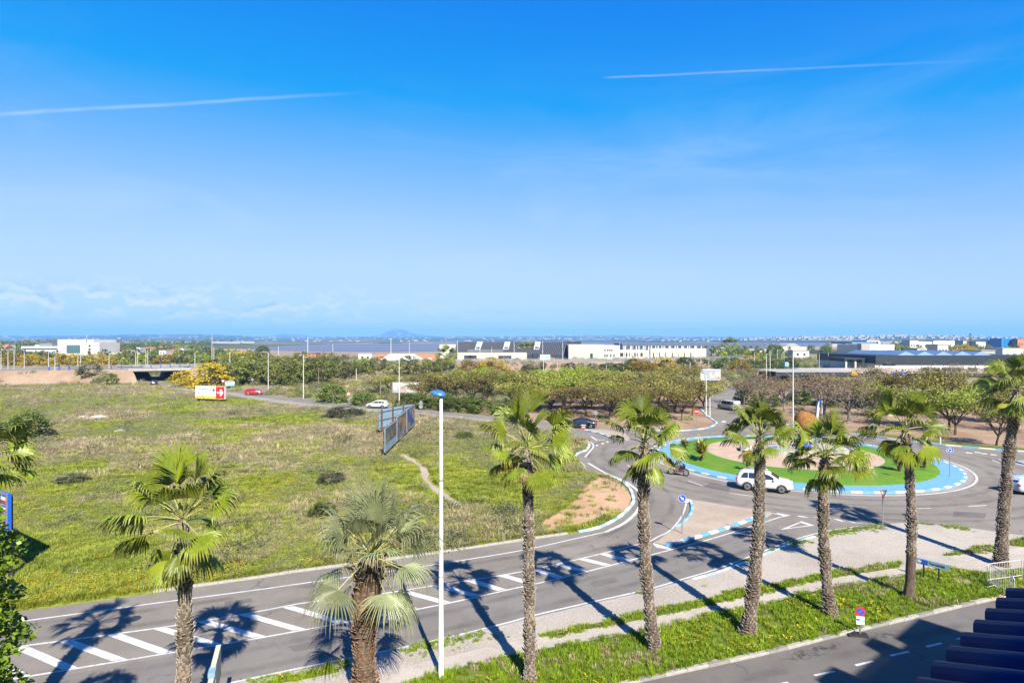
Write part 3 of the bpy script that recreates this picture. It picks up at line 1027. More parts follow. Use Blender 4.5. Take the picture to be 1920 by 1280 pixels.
# --------------------------- verges, paths and bare ground
def rough(poly, amp=0.25, step=0.5, s=0.9):
    out = []
    n_ = len(poly)
    for i in range(n_):
        a_, b_ = poly[i], poly[(i + 1) % n_]
        m_ = max(1, int((b_ - a_).length / step))
        for k in range(m_):
            p = a_ + (b_ - a_) * k / m_
            out.append(Vector((p.x + amp * hnoise(p.x, p.y, s, 3), p.y + amp * 1.3 * hnoise(p.x, p.y, s, 8))))
    return out


verge_poly = edge_near[1:-1] + [(330, 1309), (250, 1400), (900, 1400), (1120, 1300)] + street_edge[1:] + [(1990, 1100), (2080, 1060)]
verge = tag(MB().prism(pl(*verge_poly), 0.0, 0.095).obj('verge', M['gravel']), kind='structure')
path_c = smooth_line(pl((560, 1318), (700, 1281), (830, 1250), (960, 1219), (1206, 1175), (1390, 1134), (1440, 1124), (1538, 1099), (1690, 1074), (1792, 1051), (1920, 1035), (2000, 1026)))
ribbon('path', path_c, 0.95, 0.104, M['path'])
G2 = [(740, 1300), (780, 1278), (836, 1262), (960, 1232), (1020, 1218), (1206, 1183), (1390, 1142), (1440, 1132), (1538, 1106), (1690, 1082), (1760, 1064), (1800, 1068), (1855, 1078), (1900, 1072), (1975, 1062), (1990, 1096), (1876, 1118), (1812, 1132), (1721, 1155), (1596, 1184), (1440, 1223), (1194, 1277), (1120, 1300)]
G1 = [(1010, 1196), (1090, 1178), (1150, 1163), (1210, 1148), (1300, 1132), (1370, 1112), (1440, 1100), (1520, 1083), (1580, 1072), (1640, 1062), (1690, 1056), (1688, 1066), (1600, 1080), (1538, 1092), (1440, 1116), (1390, 1126), (1206, 1167), (1090, 1190), (1015, 1204)]
G3 = [(1765, 1044), (1800, 1036), (1850, 1024), (1880, 1030), (1850, 1041), (1800, 1044)]
G4 = [(1880, 1022), (1930, 1008), (2000, 1010), (2000, 1018), (1920, 1028)]
G5 = [(480, 1290), (540, 1272), (600, 1262), (628, 1254), (640, 1262), (590, 1272), (520, 1290)]
G6 = [(1010, 1195), (1040, 1188), (1085, 1178), (1108, 1180), (1070, 1192), (1030, 1203)]
for q in (G1, G2, G3, G4, G5):
    sheet('grass_strip', rough(pl(*q), 0.16, 0.35, 0.7), 0.100, M['verge_turf'])
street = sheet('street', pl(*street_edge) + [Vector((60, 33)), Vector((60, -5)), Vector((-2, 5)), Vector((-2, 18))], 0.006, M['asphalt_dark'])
for (a, b), (c, d) in (((1527, 1266), (1565, 1258)), ((1604, 1247), (1637, 1239)), ((1669, 1229), (1704, 1221)), ((1737, 1212), (1766, 1205)), ((1794, 1198), (1824, 1190)), ((1440, 1287), (1478, 1279))):
    ribbon('lane_dash', [g(a, b).to_2d(), g(c, d).to_2d()], 0.12, 0.012, M['white_paint'], street)
film('wet_stain', smooth_line(pl((1452, 1240), (1480, 1232), (1520, 1223), (1560, 1212), (1600, 1200))), 0.9, 0.010, 'stain', street)
film('wet_stain', smooth_line(pl((1600, 1200), (1640, 1192), (1670, 1190), (1700, 1183))), 0.9, 0.010, 'stain', street)
film('wheel_track', smooth_line(pl((1330, 1290), (1500, 1248), (1700, 1198), (1840, 1163))), 0.9, 0.009, 'track', street)
sheet('bare_dirt', rough(pl((995, 990), (1020, 973), (1062, 947), (1085, 921), (1100, 903), (1118, 893), (1140, 894), (1163, 906), (1177, 925), (1179, 943), (1159, 961), (1120, 977), (1085, 989), (1030, 1004)), 0.55, 0.5, 1.6), 0.008, M['dirt'])
ribbon('foot_trail', smooth_line(pl((752, 852), (768, 860), (786, 872), (797, 884), (797, 896), (812, 913), (830, 927), (846, 937), (864, 946))), lambda t: 0.55 + 0.2 * math.sin(t * 17) + 0.12 * math.sin(t * 53), 0.014, M['island_soil'])
sheet('park_ground', pl((1000, 787), (1062, 795), (1112, 798), (1162, 803), (1215, 806), (1265, 807), (1295, 806), (1326, 802), (1341, 796), (1344, 793), (1339, 789), (1328, 781), (1314, 767), (1320, 752), (1338, 728), (1300, 726), (1150, 735), (1000, 750), (930, 768), (950, 782)), 0.006, M['park_soil'])
sheet('park_ground', pl((1390, 749), (1403, 767), (1431, 784), (1467, 794), (1520, 803), (1585, 812), (1627, 816), (1680, 824), (1716, 828), (1772, 834), (1829, 839), (1891, 844), (1960, 848), (2080, 852), (2080, 735), (1800, 728), (1500, 728), (1392, 735)), 0.006, M['park_soil'])
ribbon('grass_strip', smooth_line(pl((1600, 808), (1680, 818), (1760, 828), (1860, 838), (1950, 845))), 2.2, 0.010, M['verge_turf'])
ribbon('dirt_track', smooth_line(pl((640, 726), (652, 717), (662, 712), (674, 709))), 3.2, 0.012, M['dirt'])

# --------------------------- embankment, underpass and main road on top
ET = 3.9
emb = [g(a, b, ET).to_2d() for a, b in ((-420, 701), (-200, 698), (0, 695), (130, 693.8), (247, 692.3))]
emb2 = [g(a, b, ET).to_2d() for a, b in ((350, 690.4), (430, 688), (600, 683), (700, 681), (940, 678.5), (1100, 678), (1200, 677), (1330, 674), (1420, 670))]
PD = Vector((-0.69, 0.72))


def embank(pts, skew_end):
    b = MB()
    prof = [(-6.5, 0.0), (-3.2, 2.1), (0.0, ET), (22.0, ET), (28.5, -0.05)]
    vs = []
    for i, p in enumerate(pts):
        d = (pts[min(i + 1, len(pts) - 1)] - pts[max(i - 1, 0)]).normalized()
        nn = Vector((-d.y, d.x))
        k = PD * 1.25 if i == skew_end % len(pts) else nn
        for o, z in prof:
            q = p + (nn if o < 0 and i != skew_end % len(pts) else k) * o
            vs.append((q.x, q.y, z + (rnd.uniform(-.25, .25) if 0 < z < ET else 0)))
    m = len(prof)
    fs = [(i * m + k, (i + 1) * m + k, (i + 1) * m + k + 1, i * m + k + 1) for i in range(len(pts) - 1) for k in range(m - 1)]
    fs += [tuple(range(m)), tuple((len(pts) - 1) * m + k for k in range(m - 1, -1, -1))]
    b.add(vs, fs)
    return b


def dens(pts, n=8):
    out = []
    for a, b in zip(pts[:-1], pts[1:]):
        out += [a + (b - a) * k / n for k in range(n)]
    return out + [pts[-1]]


embL, embR = dens(emb), dens(emb2)
tag(embank(embL, -1).obj('embankment', M['slope_soil']), kind='structure')
tag(embank(embR, 0).obj('embankment', M['slope_soil']), kind='structure')
allp = embL + embR
ribbon('highway', allp, 15.0, ET + 0.012, M['asphalt'], off=9.5)
hw_line = ribbon('highway_verge', allp, 2.0, ET + 0.016, M['gravel'], off=1.0)
a, b = emb[-1], emb2[0]
br = thing('road_bridge', 'low concrete road bridge with blue railings over the underpass', 'bridge', (a.x, a.y, 0))
A0 = Vector((0, 0)); B0 = b - a
w = PD * 27.5
A0 = A0 - (B0).normalized() * 1.0; B1 = B0 + B0.normalized() * 1.0
MB().prism([A0, B1, B1 + w, A0 + w], ET - 0.95, ET - 0.02).obj('deck', M['concrete'], br)
MB().prism([A0 - PD * 0.6, B1 - PD * 0.6, B1 + PD * 0.4, A0 + PD * 0.4], ET - 0.55, ET + 0.22).obj('parapet_beam', M['concrete'], br)
MB().prism([B0, B0 + B0.normalized() * 1.2, B0 + B0.normalized() * 1.2 + w, B0 + w], -0.1, ET - 0.96).obj('abutment', M['concrete_d'], br)
MB().prism([Vector((0, 0)), -B0.normalized() * 1.2, -B0.normalized() * 1.2 + w, w], -0.1, ET - 0.96).obj('abutment', M['concrete_d'], br)
for s, p0 in ((1, B0), (-1, Vector((0, 0)))):
    e = B0.normalized() * s
    q = [p0 - PD * 0.1, p0 + e * 5.2 - PD * 4.6, p0 + e * 5.6 - PD * 4.4, p0 + e * 1.3 - PD * 0.1]
    bb = MB().prism(q, -0.1, 1.0)
    bb.v = [(x, y, (ET - 0.9 if (Vector((x, y)) - p0).length < 1.6 and z > 0.5 else z)) for x, y, z in bb.v]
    bb.obj('wing_wall', M['concrete'], br)


# blue railing along the bridge and its approaches
def railing(name, pts, label, post_h=0.95, step=4.0, z=ET, mat='blue_metal', rail='grey_metal', cat='railing', group=None, pw=0.16):
    P = arc_resample(pts, step)
    o = thing(name, label, cat, (P[0].x, P[0].y, z), 0, group)
    for p in P:
        q = p - P[0]
        MB().box((q.x, q.y, post_h / 2), (pw, pw, post_h)).obj('post', M[mat], o)
    for h in (post_h * 0.92, post_h * 0.45):
        MB().tube([Vector((p.x - P[0].x, p.y - P[0].y, h)) for p in P], 0.06, 5).obj('rail', M[rail], o)
    return o


ra = dens([g(x, y, ET).to_2d() for x, y in ((92, 694.1), (146, 693.6))], 30)
railing('railing', ra, 'short blue and grey railing on the embankment left of the olive bush', 1.05, 2.6, pw=0.28)
ra = dens([g(x, y, ET).to_2d() for x, y in ((208, 692.6), (247, 692.1), (350, 690.2), (422, 688))], 30)
railing('railing', [p + Vector((0, 0.25)) for p in ra], 'long blue railing along the top of the road bridge', 1.15, 2.6, pw=0.2)
ra = dens([p + Vector((0.5, 16.5)) for p in allp], 3)
railing('guard_rail', ra, 'long steel guard rail on the far edge of the raised highway', 0.8, 4.0, mat='grey_metal', pw=0.1)
ra = [p + Vector((0, 0.6)) for p in dens(embL, 3)]
railing('guard_rail', [p for p in ra if FPX * p.x / p.y + 960 < 90], 'pale steel guard rail along the left end of the raised highway', 0.75, 4.0, mat='grey_metal', pw=0.1)
ra = [p + Vector((0, 0.6)) for p in dens(embR, 3)]
railing('guard_rail', [p for p in ra if 440 < FPX * p.x / p.y + 960], 'steel guard rail on the near edge of the highway right of the bridge', 0.75, 4.0, mat='grey_metal', pw=0.1)


# ------------------------------------------------------------------ palms
def fan_frond(elev, pet, blade, nseg, droop, spread, seed, stiff=0.5, wid=1.0):
    """one fan leaf; hub at origin, growing towards +x, gravity already in its shape"""
    r = random.Random(seed)
    b = MB()
    # stalk
    d = Vector((math.cos(elev), 0, math.sin(elev)))
    p = Vector((0.06, 0, 0))
    pts = [p.copy()]
    side = r.uniform(-0.12, 0.12)
    for i in range(6):
        d = (d + Vector((0, side * 0.15, -0.055 * droop))).normalized()
        p = p + d * pet / 6
        pts.append(p.copy())
    b.tube(pts, [0.034, 0.026, 0.021, 0.018, 0.016, 0.014, 0.012], 4, 1, cap=False)
    b.a.extend([0.0] * (len(b.v) - len(b.a)))
    D = d.normalized()
    S = Vector((0, 1, 0))
    S = (S - D * S.dot(D)).normalized()
    roll = r.uniform(-0.8, 0.8)
    Nn = D.cross(S).normalized()
    if Nn.z < 0: Nn = -Nn
    S = (S * math.cos(roll) + Nn * math.sin(roll)).normalized()
    Nn = S.cross(D).normalized()
    if Nn.z < 0: Nn = -Nn
    steps = 6
    dphi = spread / nseg
    for k in range(nseg):
        phi = -spread / 2 + (k + 0.5) * dphi
        L = blade * (0.80 + 0.20 * math.cos(phi)) * r.uniform(0.88, 1.06)
        dirv = (D * math.cos(phi) + S * math.sin(phi) + Nn * (0.20 - 0.28 * (abs(phi) / (spread / 2)) ** 2)).normalized()
        q = p.copy()
        free = stiff * r.uniform(0.85, 1.15)
        grav = droop * r.uniform(0.7, 1.4)
        prev = None
        for s in range(steps + 1):
            t = s / steps
            if s:
                if t > free:
                    dirv = (dirv + Vector((0, 0, -1)) * grav * 1.7 * (t - free) / (1 - free + 1e-3) + Vector((r.uniform(-1, 1), r.uniform(-1, 1), 0)) * 0.05).normalized()
                else:
                    dirv = (dirv + Vector((0, 0, -1)) * droop * 0.045).normalized()
                q = q + dirv * L / steps
            rad = t * L
            w = 2 * rad * math.sin(dphi / 2) * 1.02
            wm = 2 * free * L * math.sin(dphi / 2)
            if t > free:
                w = wm * (1 - (t - free) / (1 - free)) ** 0.7 * 0.9
            w = max(w, 0.004) * wid
            across = dirv.cross(Nn)
            if across.length < 0.05: across = S.copy()
            across.normalize()
            nrm = across.cross(dirv).normalized()
            fold = 0.30 * w
            row = [q - across * w / 2 - nrm * fold * 0.5, q + nrm * fold * 0.5, q + across * w / 2 - nrm * fold * 0.5]
            if prev is not None:
                b.add(prev + row, [(0, 1, 4, 3), (1, 2, 5, 4)], 0, [tp] * 3 + [t] * 3)
            prev, tp = row, t
    return b


def frond_set(leaf, pet, blade, nseg, droop, stiff, base_seed, wid=1.0, spread=3.6):
    out = {}
    for cls, el, dr in (('up', 78, 0.35), ('high', 52, 0.7), ('mid', 24, 1.0), ('low', -12, 1.15), ('hang', -52, 1.2)):
        out[cls] = [fan_frond(R(el), pet * (0.9 if cls == 'hang' else 1), blade, nseg, dr * droop, spread * (0.55 if cls == 'up' else 1), base_seed + 10 * i + int(el) + 100, stiff, wid).mesh('frond', [M[leaf], M['petiole']]) for i in range(3)]
    return out


FR = {'green': frond_set('palm_leaf', 0.98, 1.0, 26, 1.0, 0.60, 100, 1.08, 3.0),
      'grey': frond_set('palm_leaf_grey', 0.95, 1.05, 30, 0.55, 0.42, 300, 0.95, 3.2),
      'dry': {'hang': [fan_frond(R(-70), 0.5, 0.7, 22, 1.2, 2.2, 900 + i, 0.5, 0.7).mesh('frond', [M['palm_dry'], M['palm_dry']]) for i in range(2)]},
      'yellow': {'hang': [fan_frond(R(-35), 0.7, 0.85, 28, 0.9, 2.5, 950 + i, 0.6).mesh('frond', [M['palm_yellow'], M['petiole']]) for i in range(2)]}}


def palm(label, base, top, r0, r1, plan, style='green', scale=1.0, seed=0, clean=0.0, scale_mat='scale', boots_top=None, rough=1.0, plan_dry=0):
    """base/top: trunk axis ends; plan: list of (class, count)"""
    r = random.Random(seed)
    root = thing('palm_tree', label, 'palm tree', base, 0, 'palms along the verge')
    ax = top - base
    H = ax.z
    nring, nseg = max(12, int(H / 0.28)), 14
    b = MB()
    vs, fs = [], []

    def axis(t):
        bend = math.sin(t * math.pi) * 0.20
        return Vector((ax.x * t + bend * math.sin(seed), ax.y * t + bend * math.cos(seed), H * t))

    def rad(t):
        k = r0 + (r1 - r0) * t
        k += 0.10 * math.exp(-t * H / 0.35)
        if boots_top is not None and t > boots_top[0]:
            k = boots_top[1] + (k - boots_top[1]) * max(0, 1 - (t - boots_top[0]) * 10)
        k *= 1 - 0.45 * max(0.0, (t - 0.94) / 0.06)
        return k * (1 + 0.05 * math.sin(t * 23 + seed) + 0.04 * math.sin(t * 57 + 2 * seed))
    for i in range(nring + 1):
        t = i / nring
        c, rr = axis(t), rad(t) * 0.93
        for k in range(nseg):
            a = 2 * math.pi * k / nseg
            j = rr * (1 + r.uniform(-0.05, 0.05))
            vs.append((c.x + j * math.cos(a), c.y + j * math.sin(a), c.z + r.uniform(-0.03, 0.03)))
    for i in range(nring):
        for k in range(nseg):
            k2 = (k + 1) % nseg
            fs.append((i * nseg + k, i * nseg + k2, (i + 1) * nseg + k2, (i + 1) * nseg + k))
    fs.append(tuple(nring * nseg + k for k in range(nseg)))
    trunk = b.add(vs, fs).obj('trunk', M['trunk'], root)
    # cut leaf bases wrapped round the trunk
    sb = MB()
    z = clean
    row = 0
    while z < H - 0.05:
        t = z / H
        c, rr = axis(t), rad(t)
        big = 1.0 + (0.75 if boots_top is not None and t > boots_top[0] else 0.0)
        ns = max(8, int(2 * math.pi * rr / (0.17 * big)))
        for k in range(ns):
            if r.random() < 0.10: continue
            a = 2 * math.pi * (k + 0.5 * (row % 2)) / ns + r.uniform(-0.1, 0.1)
            o = Vector((math.cos(a), math.sin(a), 0))
            s = Vector((-math.sin(a), math.cos(a), 0))
            w = 0.075 * big * r.uniform(0.7, 1.15)
            h = 0.12 * big * r.uniform(0.7, 1.2)
            out = (0.055 * rough * big) * r.uniform(0.2, 1.9) * (0.7 + 0.5 * math.sin(z * 3.1 + seed))
            zz = Vector((0, 0, z + r.uniform(-0.03, 0.03)))
            cc = Vector((c.x, c.y, 0)) + zz
            tilt = s * r.uniform(-0.025, 0.025)
            p0 = cc + o * rr * 0.90 - s * w - Vector((0, 0, h * 0.5))
            p1 = cc + o * rr * 0.90 + s * w - Vector((0, 0, h * 0.5))
            p2 = cc + o * (rr + out) + s * w * 0.62 + Vector((0, 0, h * 0.55)) + tilt
            p3 = cc + o * (rr + out) - s * w * 0.62 + Vector((0, 0, h * 0.55)) + tilt
            p4 = cc + o * (rr + out - 0.035) + s * w * 0.5 + Vector((0, 0, h * 0.62)) + tilt
            p5 = cc + o * (rr + out - 0.035) - s * w * 0.5 + Vector((0, 0, h * 0.62)) + tilt
            sb.add([p0, p1, p2, p3, p4, p5], [(0, 1, 2, 3), (3, 2, 4, 5), (1, 4, 2), (0, 3, 5)])
        z += 0.115 * big
        row += 1
    bark = sb.obj('bark', M[scale_mat], trunk)
    bark["kind"] = 'stuff'
    hub = axis(1.0)
    ang = r.uniform(0, 6.28)
    for st, cls, cnt in plan:
        for i in range(cnt):
            ang += 2.39996 + r.uniform(-0.25, 0.25)
            me = r.choice(FR[st][cls])
            o = bpy.data.objects.new('frond', me)
            link(o, root)
            dz = {'up': 0.12, 'high': 0.06, 'mid': 0.0, 'low': -0.12, 'hang': -0.28}[cls]
            o.location = (hub.x, hub.y, hub.z + dz + r.uniform(-0.04, 0.04))
            o.rotation_euler = (r.uniform(-0.15, 0.15), r.uniform(-0.30, 0.26), ang)
            k = scale * r.uniform(0.78, 1.14)
            o.scale = (k, k, k)
    return root


def P3(px, Y, z):
    return Vector(((px - 960) * Y / FPX, Y, z))


def gpalm(label, bx, by, hx, hy, **kw):
    base = g(bx, by)
    top = P3(hx, base.y + kw.pop('dy', 0.0), zat(hy, base.y))
    return palm(label, base, top, **kw)


std = [('green', 'up', 3), ('green', 'high', 7), ('green', 'mid', 7), ('green', 'low', 6), ('green', 'hang', 3)]
gpalm('tall palm with sparse crown directly right of the white lamp post', 993, 1278, 988, 838, r0=0.205, r1=0.175, plan=[('green', 'up', 3), ('green', 'high', 7), ('green', 'mid', 7), ('green', 'low', 6), ('green', 'hang', 2), ('yellow', 'hang', 1), ('dry', 'hang', 5)], seed=3, scale=1.06)
gpalm('palm standing left of the blue arrow sign, trunk leaning left', 1228, 1222, 1208, 828, r0=0.235, r1=0.205, plan=std + [('yellow', 'hang', 3)], seed=5, scale=0.98)
gpalm('palm in front of the white car, trunk leaning right', 1401, 1190, 1424, 818, r0=0.285, r1=0.205, plan=[('green', 'up', 4), ('green', 'high', 9), ('green', 'mid', 8), ('green', 'low', 4), ('yellow', 'hang', 2), ('dry', 'hang', 1)], seed=8, scale=0.88)
gpalm('bushy palm with low crown in front of the roundabout, left of the give-way sign', 1557, 1156, 1547, 852, r0=0.235, r1=0.215, plan=std + [('green', 'mid', 3)], seed=12, scale=1.08)
gpalm('palm with dark smooth trunk foot just right of the give-way sign', 1704, 1122, 1697, 805, r0=0.235, r1=0.175, plan=std + [('yellow', 'hang', 1), ('dry', 'hang', 2)], seed=15, clean=2.3, scale=1.04)
gpalm('tall palm at the right edge beside the metal barriers', 1876, 1062, 1908, 728, r0=0.31, r1=0.25, plan=std + [('yellow', 'hang', 2), ('green', 'mid', 2)], seed=19, scale=1.18)
b1 = P3(690, 20.6, 0)
palm('short stout grey-green palm with thick brown shaggy trunk left of the lamp post', b1, P3(697, 20.6, zat(1040, 20.6)), 0.36, 0.40,
     [('grey', 'up', 6), ('grey', 'high', 11), ('grey', 'mid', 10), ('grey', 'low', 8), ('grey', 'hang', 2), ('dry', 'hang', 1)], 'grey', 1.36, 23, 0.9, 'scale_brown', (0.62, 0.48), 1.3)
b1 = P3(333, 18.4, 0)
palm('palm with drooping crown beside the road sign seen edge-on, lower left', b1, P3(341, 18.4, zat(972, 18.4)), 0.215, 0.20,
     [('green', 'up', 5), ('green', 'high', 8), ('green', 'mid', 8), ('green', 'low', 6), ('green', 'hang', 4)], 'green', 1.08, 27)
b1 = P3(-62, 17.0, 0)
palm('palm whose crown is cut by the left edge, above the blue sign board', b1, P3(-56, 17.0, zat(866, 17.0)), 0.28, 0.25, std, 'green', 0.92, 31)


# ------------------------------------------------------------------ trees and bushes
def leaf_quad(b, c, size, r, flat=0.0, att=None):
    n = Vector((r.gauss(0, 1), r.gauss(0, 1), r.gauss(0, 1) + flat)).normalized()
    u = n.cross(Vector((r.gauss(0, 1), r.gauss(0, 1), r.gauss(0, 1)))).normalized()
    v = n.cross(u)
    s = size * r.uniform(0.6, 1.3)
    l = s * r.uniform(0.7, 1.2)
    b.add([c - u * s * .5, c - v * l * .35, c + u * s * .5, c + v * l * .35], [(0, 1, 2, 3)])


def crown_mesh(seed, nclump, nleaf, leaf, shape, clump_r, mat, hollow=0.5, flat=0.6):
    """leaf cloud in a unit box: x,y in [-.5,.5], z in [0,1]; shape(t) gives radius at height t"""
    r = random.Random(seed)
    b = MB()
    for i in range(nclump):
        while True:
            t = r.random()
            rad = shape(t)
            if r.random() < rad * 2 + 0.1: break
        a = r.uniform(0, 6.283)
        k = (hollow + (1 - hollow) * r.random()) * rad
        c = Vector((k * math.cos(a), k * math.sin(a), t))
        cr = clump_r * r.uniform(0.6, 1.3)
        for j in range(nleaf):
            d = Vector((r.gauss(0, 1), r.gauss(0, 1), r.gauss(0, 0.75)))
            d = d.normalized() * (r.random() ** 0.45) * cr
            p = c + d
            p.z = max(0.0, p.z)
            leaf_quad(b, p, leaf, r, flat)
    return b.mesh('crown', M[mat])


def tree_skeleton(seed, h_split, nlimb, reach, top, r0, tw=2):
    """trunk mesh (with limbs and twigs) for a unit tree: crown spans x,y +-0.5, top at 1"""
    r = random.Random(seed)
    b = MB()
    lean = Vector((r.uniform(-0.05, 0.05), r.uniform(-0.05, 0.05), 0))
    s = Vector((0, 0, h_split)) + lean
    b.tube([(0, 0, -0.02), lean * 0.4 + Vector((0, 0, h_split * 0.5)), s], [r0, r0 * 0.8, r0 * 0.75], 7)
    tips = []
    for i in range(nlimb):
        a = 6.283 * (i + r.uniform(-0.25, 0.25)) / nlimb
        e = Vector((math.cos(a) * reach * r.uniform(0.5, 0.9), math.sin(a) * reach * r.uniform(0.5, 0.9), h_split + (top - h_split) * r.uniform(0.45, 0.8)))
        m = s.lerp(e, 0.5) + Vector((0, 0, 0.06))
        b.tube([s, m, e], [r0 * 0.55, r0 * 0.38, r0 * 0.2], 5)
        for j in range(tw):
            st = m.lerp(e, r.random())
            e2 = st + Vector((r.uniform(-.2, .2), r.uniform(-.2, .2), r.uniform(0.05, 0.25)))
            b.tube([st, e2], [r0 * 0.2, r0 * 0.07], 4)
            tips.append(e2)
            for q in range(2):
                e3 = e2 + Vector((r.uniform(-.14, .14), r.uniform(-.14, .14), r.uniform(-0.02, 0.14)))
                b.tube([e2, e3], [r0 * 0.09, r0 * 0.03], 3, cap=False)
                tips.append(e3)
        tips.append(e)
    return b, tips


def tip_crown(seed, tips, nleaf, leaf, cr, mat):
    r = random.Random(seed)
    b = MB()
    for c in tips:
        k = cr * r.uniform(0.6, 1.3)
        for j in range(nleaf):
            d = Vector((r.gauss(0, 1), r.gauss(0, 1), r.gauss(0, 0.7))).normalized() * (r.random() ** 0.5) * k
            leaf_quad(b, c + d, leaf, r, 0.5)
    return b.mesh('crown', M[mat])


def umbrella(t): return 0.5 * math.sqrt(max(0, 1 - ((t - 0.66) / 0.36) ** 2)) if 0.30 < t < 1.0 else 0.0
def ball(t): return 0.5 * math.sqrt(max(0, 1 - ((t - 0.58) / 0.44) ** 2)) if t > 0.14 else 0.1
def dome(t): return 0.5 * math.sqrt(max(0, 1 - (t * 0.98) ** 2.2))


TREES = {}


def proto(kind, trunk_me, crown_me):
    TREES.setdefault(kind, []).append((trunk_me, crown_me))


for i in range(4):
    sk, tips = tree_skeleton(40 + i, 0.22, 7, 0.5, 0.92, 0.026, 5)
    tm = sk.mesh('trunk', M['bark'])
    proto('orchard', tm, tip_crown(50 + i, tips, 22, 0.042, 0.13, 'leaf_orchard'))
    proto('fresh', tm, tip_crown(60 + i, tips, 24, 0.044, 0.135, 'leaf_fresh'))
    proto('lime', tm, tip_crown(70 + i, tips, 24, 0.046, 0.14, 'leaf_lime'))
    sk2, tips2 = tree_skeleton(80 + i, 0.26, 7, 0.5, 0.95, 0.030, 5)
    proto('twig', sk2.mesh('trunk', M['bark_grey']), tip_crown(90 + i, tips2, 13, 0.030, 0.10, 'leaf_twig'))
    sk3, _ = tree_skeleton(140 + i, 0.3, 5, 0.35, 0.9, 0.035, 1)
    proto('pine', sk3.mesh('trunk', M['bark']), crown_mesh(150 + i, 95, 26, 0.055, ball, 0.11, 'leaf_pine', 0.55))
    sk4, _ = tree_skeleton(160 + i, 0.14, 6, 0.35, 0.8, 0.02, 1)
    proto('mimosa', sk4.mesh('trunk', M['bark']), crown_mesh(170 + i, 90, 24, 0.055, dome, 0.11, 'leaf_mimosa', 0.6))
    proto('bush', sk4.mesh('trunk', M['bark']), crown_mesh(180 + i, 120, 30, 0.06, dome, 0.11, 'leaf_bush', 0.6))
    proto('olive', sk4.mesh('trunk', M['bark_grey']), crown_mesh(190 + i, 130, 30, 0.055, dome, 0.10, 'leaf_olive', 0.6))


def tree(kind, name, label, cat, loc, width, height, group=None, seed=0, crown='crown'):
    r = random.Random(seed * 7 + 1)
    tm, cm = TREES[kind][seed % len(TREES[kind])]
    o = thing(name, label, cat, loc, r.uniform(0, 6.28), group)
    t = link(bpy.data.objects.new('trunk' if cat == 'tree' else 'stem', tm), o)
    c = link(bpy.data.objects.new('crown' if cat == 'tree' else 'foliage', cm), o)
    t.scale = c.scale = (width * r.uniform(0.9, 1.1), width * r.uniform(0.9, 1.1), height)
    return o


def row(kind, name, cat, lst, label, group, seed0=0):
    """lst: (px, py of base, width m, height m); labels count from the left"""
    for i, (px, py, w, h) in enumerate(sorted(lst)):
        tree(kind, name, label.format(ordn(i)), cat, g(px, py), w, h, group, seed0 + i)


def jrow(x0, x1, n, y, w, h, seed, dy=1.5):
    r = random.Random(seed)
    return [(x0 + (x1 - x0) * (i + r.uniform(-0.3, 0.3)) / max(1, n - 1), y + r.uniform(-dy, dy), w * r.uniform(0.72, 1.28), h * r.uniform(0.76, 1.22)) for i in range(n)]


# the tree park left of the exit road, front row first
row('orchard', 'park_tree', 'tree', [(1142, 786, 7.4, 5.4), (1278, 788, 5.0, 5.6), (1298, 778, 6.0, 5.9), (1205, 784, 7.0, 5.4), (1062, 781, 6.8, 5.0), (1100, 778, 6.8, 5.2), (1240, 779, 6.8, 5.6), (1172, 776, 7.0, 5.4), (1265, 772, 6.4, 5.6), (1030, 775, 6.6, 5.0)], 'olive-brown park tree, {} in the front row behind the black car', 'park trees, front row', 1)
row('fresh', 'park_tree', 'tree', jrow(965, 1180, 8, 769, 7.4, 5.6, 2), 'green park tree, {} in the second row behind the black car', 'park trees, second row', 3)
row('orchard', 'park_tree', 'tree', jrow(1190, 1312, 4, 767, 7.4, 5.9, 3), 'brown park tree, {} of those beside the exit road, second row', 'park trees by the exit road', 5)
row('orchard', 'park_tree', 'tree', jrow(800, 1300, 14, 758, 7.6, 5.8, 4), 'brown-green park tree, {} in the middle row of the park', 'park trees, middle row', 8)
row('fresh', 'park_tree', 'tree', jrow(830, 1290, 13, 744, 7.0, 5.2, 5), 'green-brown park tree, {} in the fourth row of the park', 'park trees, fourth row', 12)
row('orchard', 'park_tree', 'tree', jrow(700, 900, 6, 736, 5.8, 4.0, 6), 'thin brown tree, {} around the hoarding with white frames', 'thin trees round the hoarding', 17)
row('lime', 'park_tree', 'tree', jrow(868, 1120, 8, 732, 7.6, 5.6, 7), 'bright lime-green tree, {} in the back row of the park', 'lime-green back row', 2)
row('orchard', 'park_tree', 'tree', jrow(1130, 1300, 6, 731, 7.2, 5.2, 8), 'brown tree, {} in the back row right of the lime-green trees', 'brown back row', 6)
row('olive', 'olive_tree', 'tree', [(1190, 745, 6.5, 5.4), (1232, 738, 6.2, 4.8)], 'blue-green dense tree, {} of two among the brown park trees', 'blue-green trees in the park', 4)
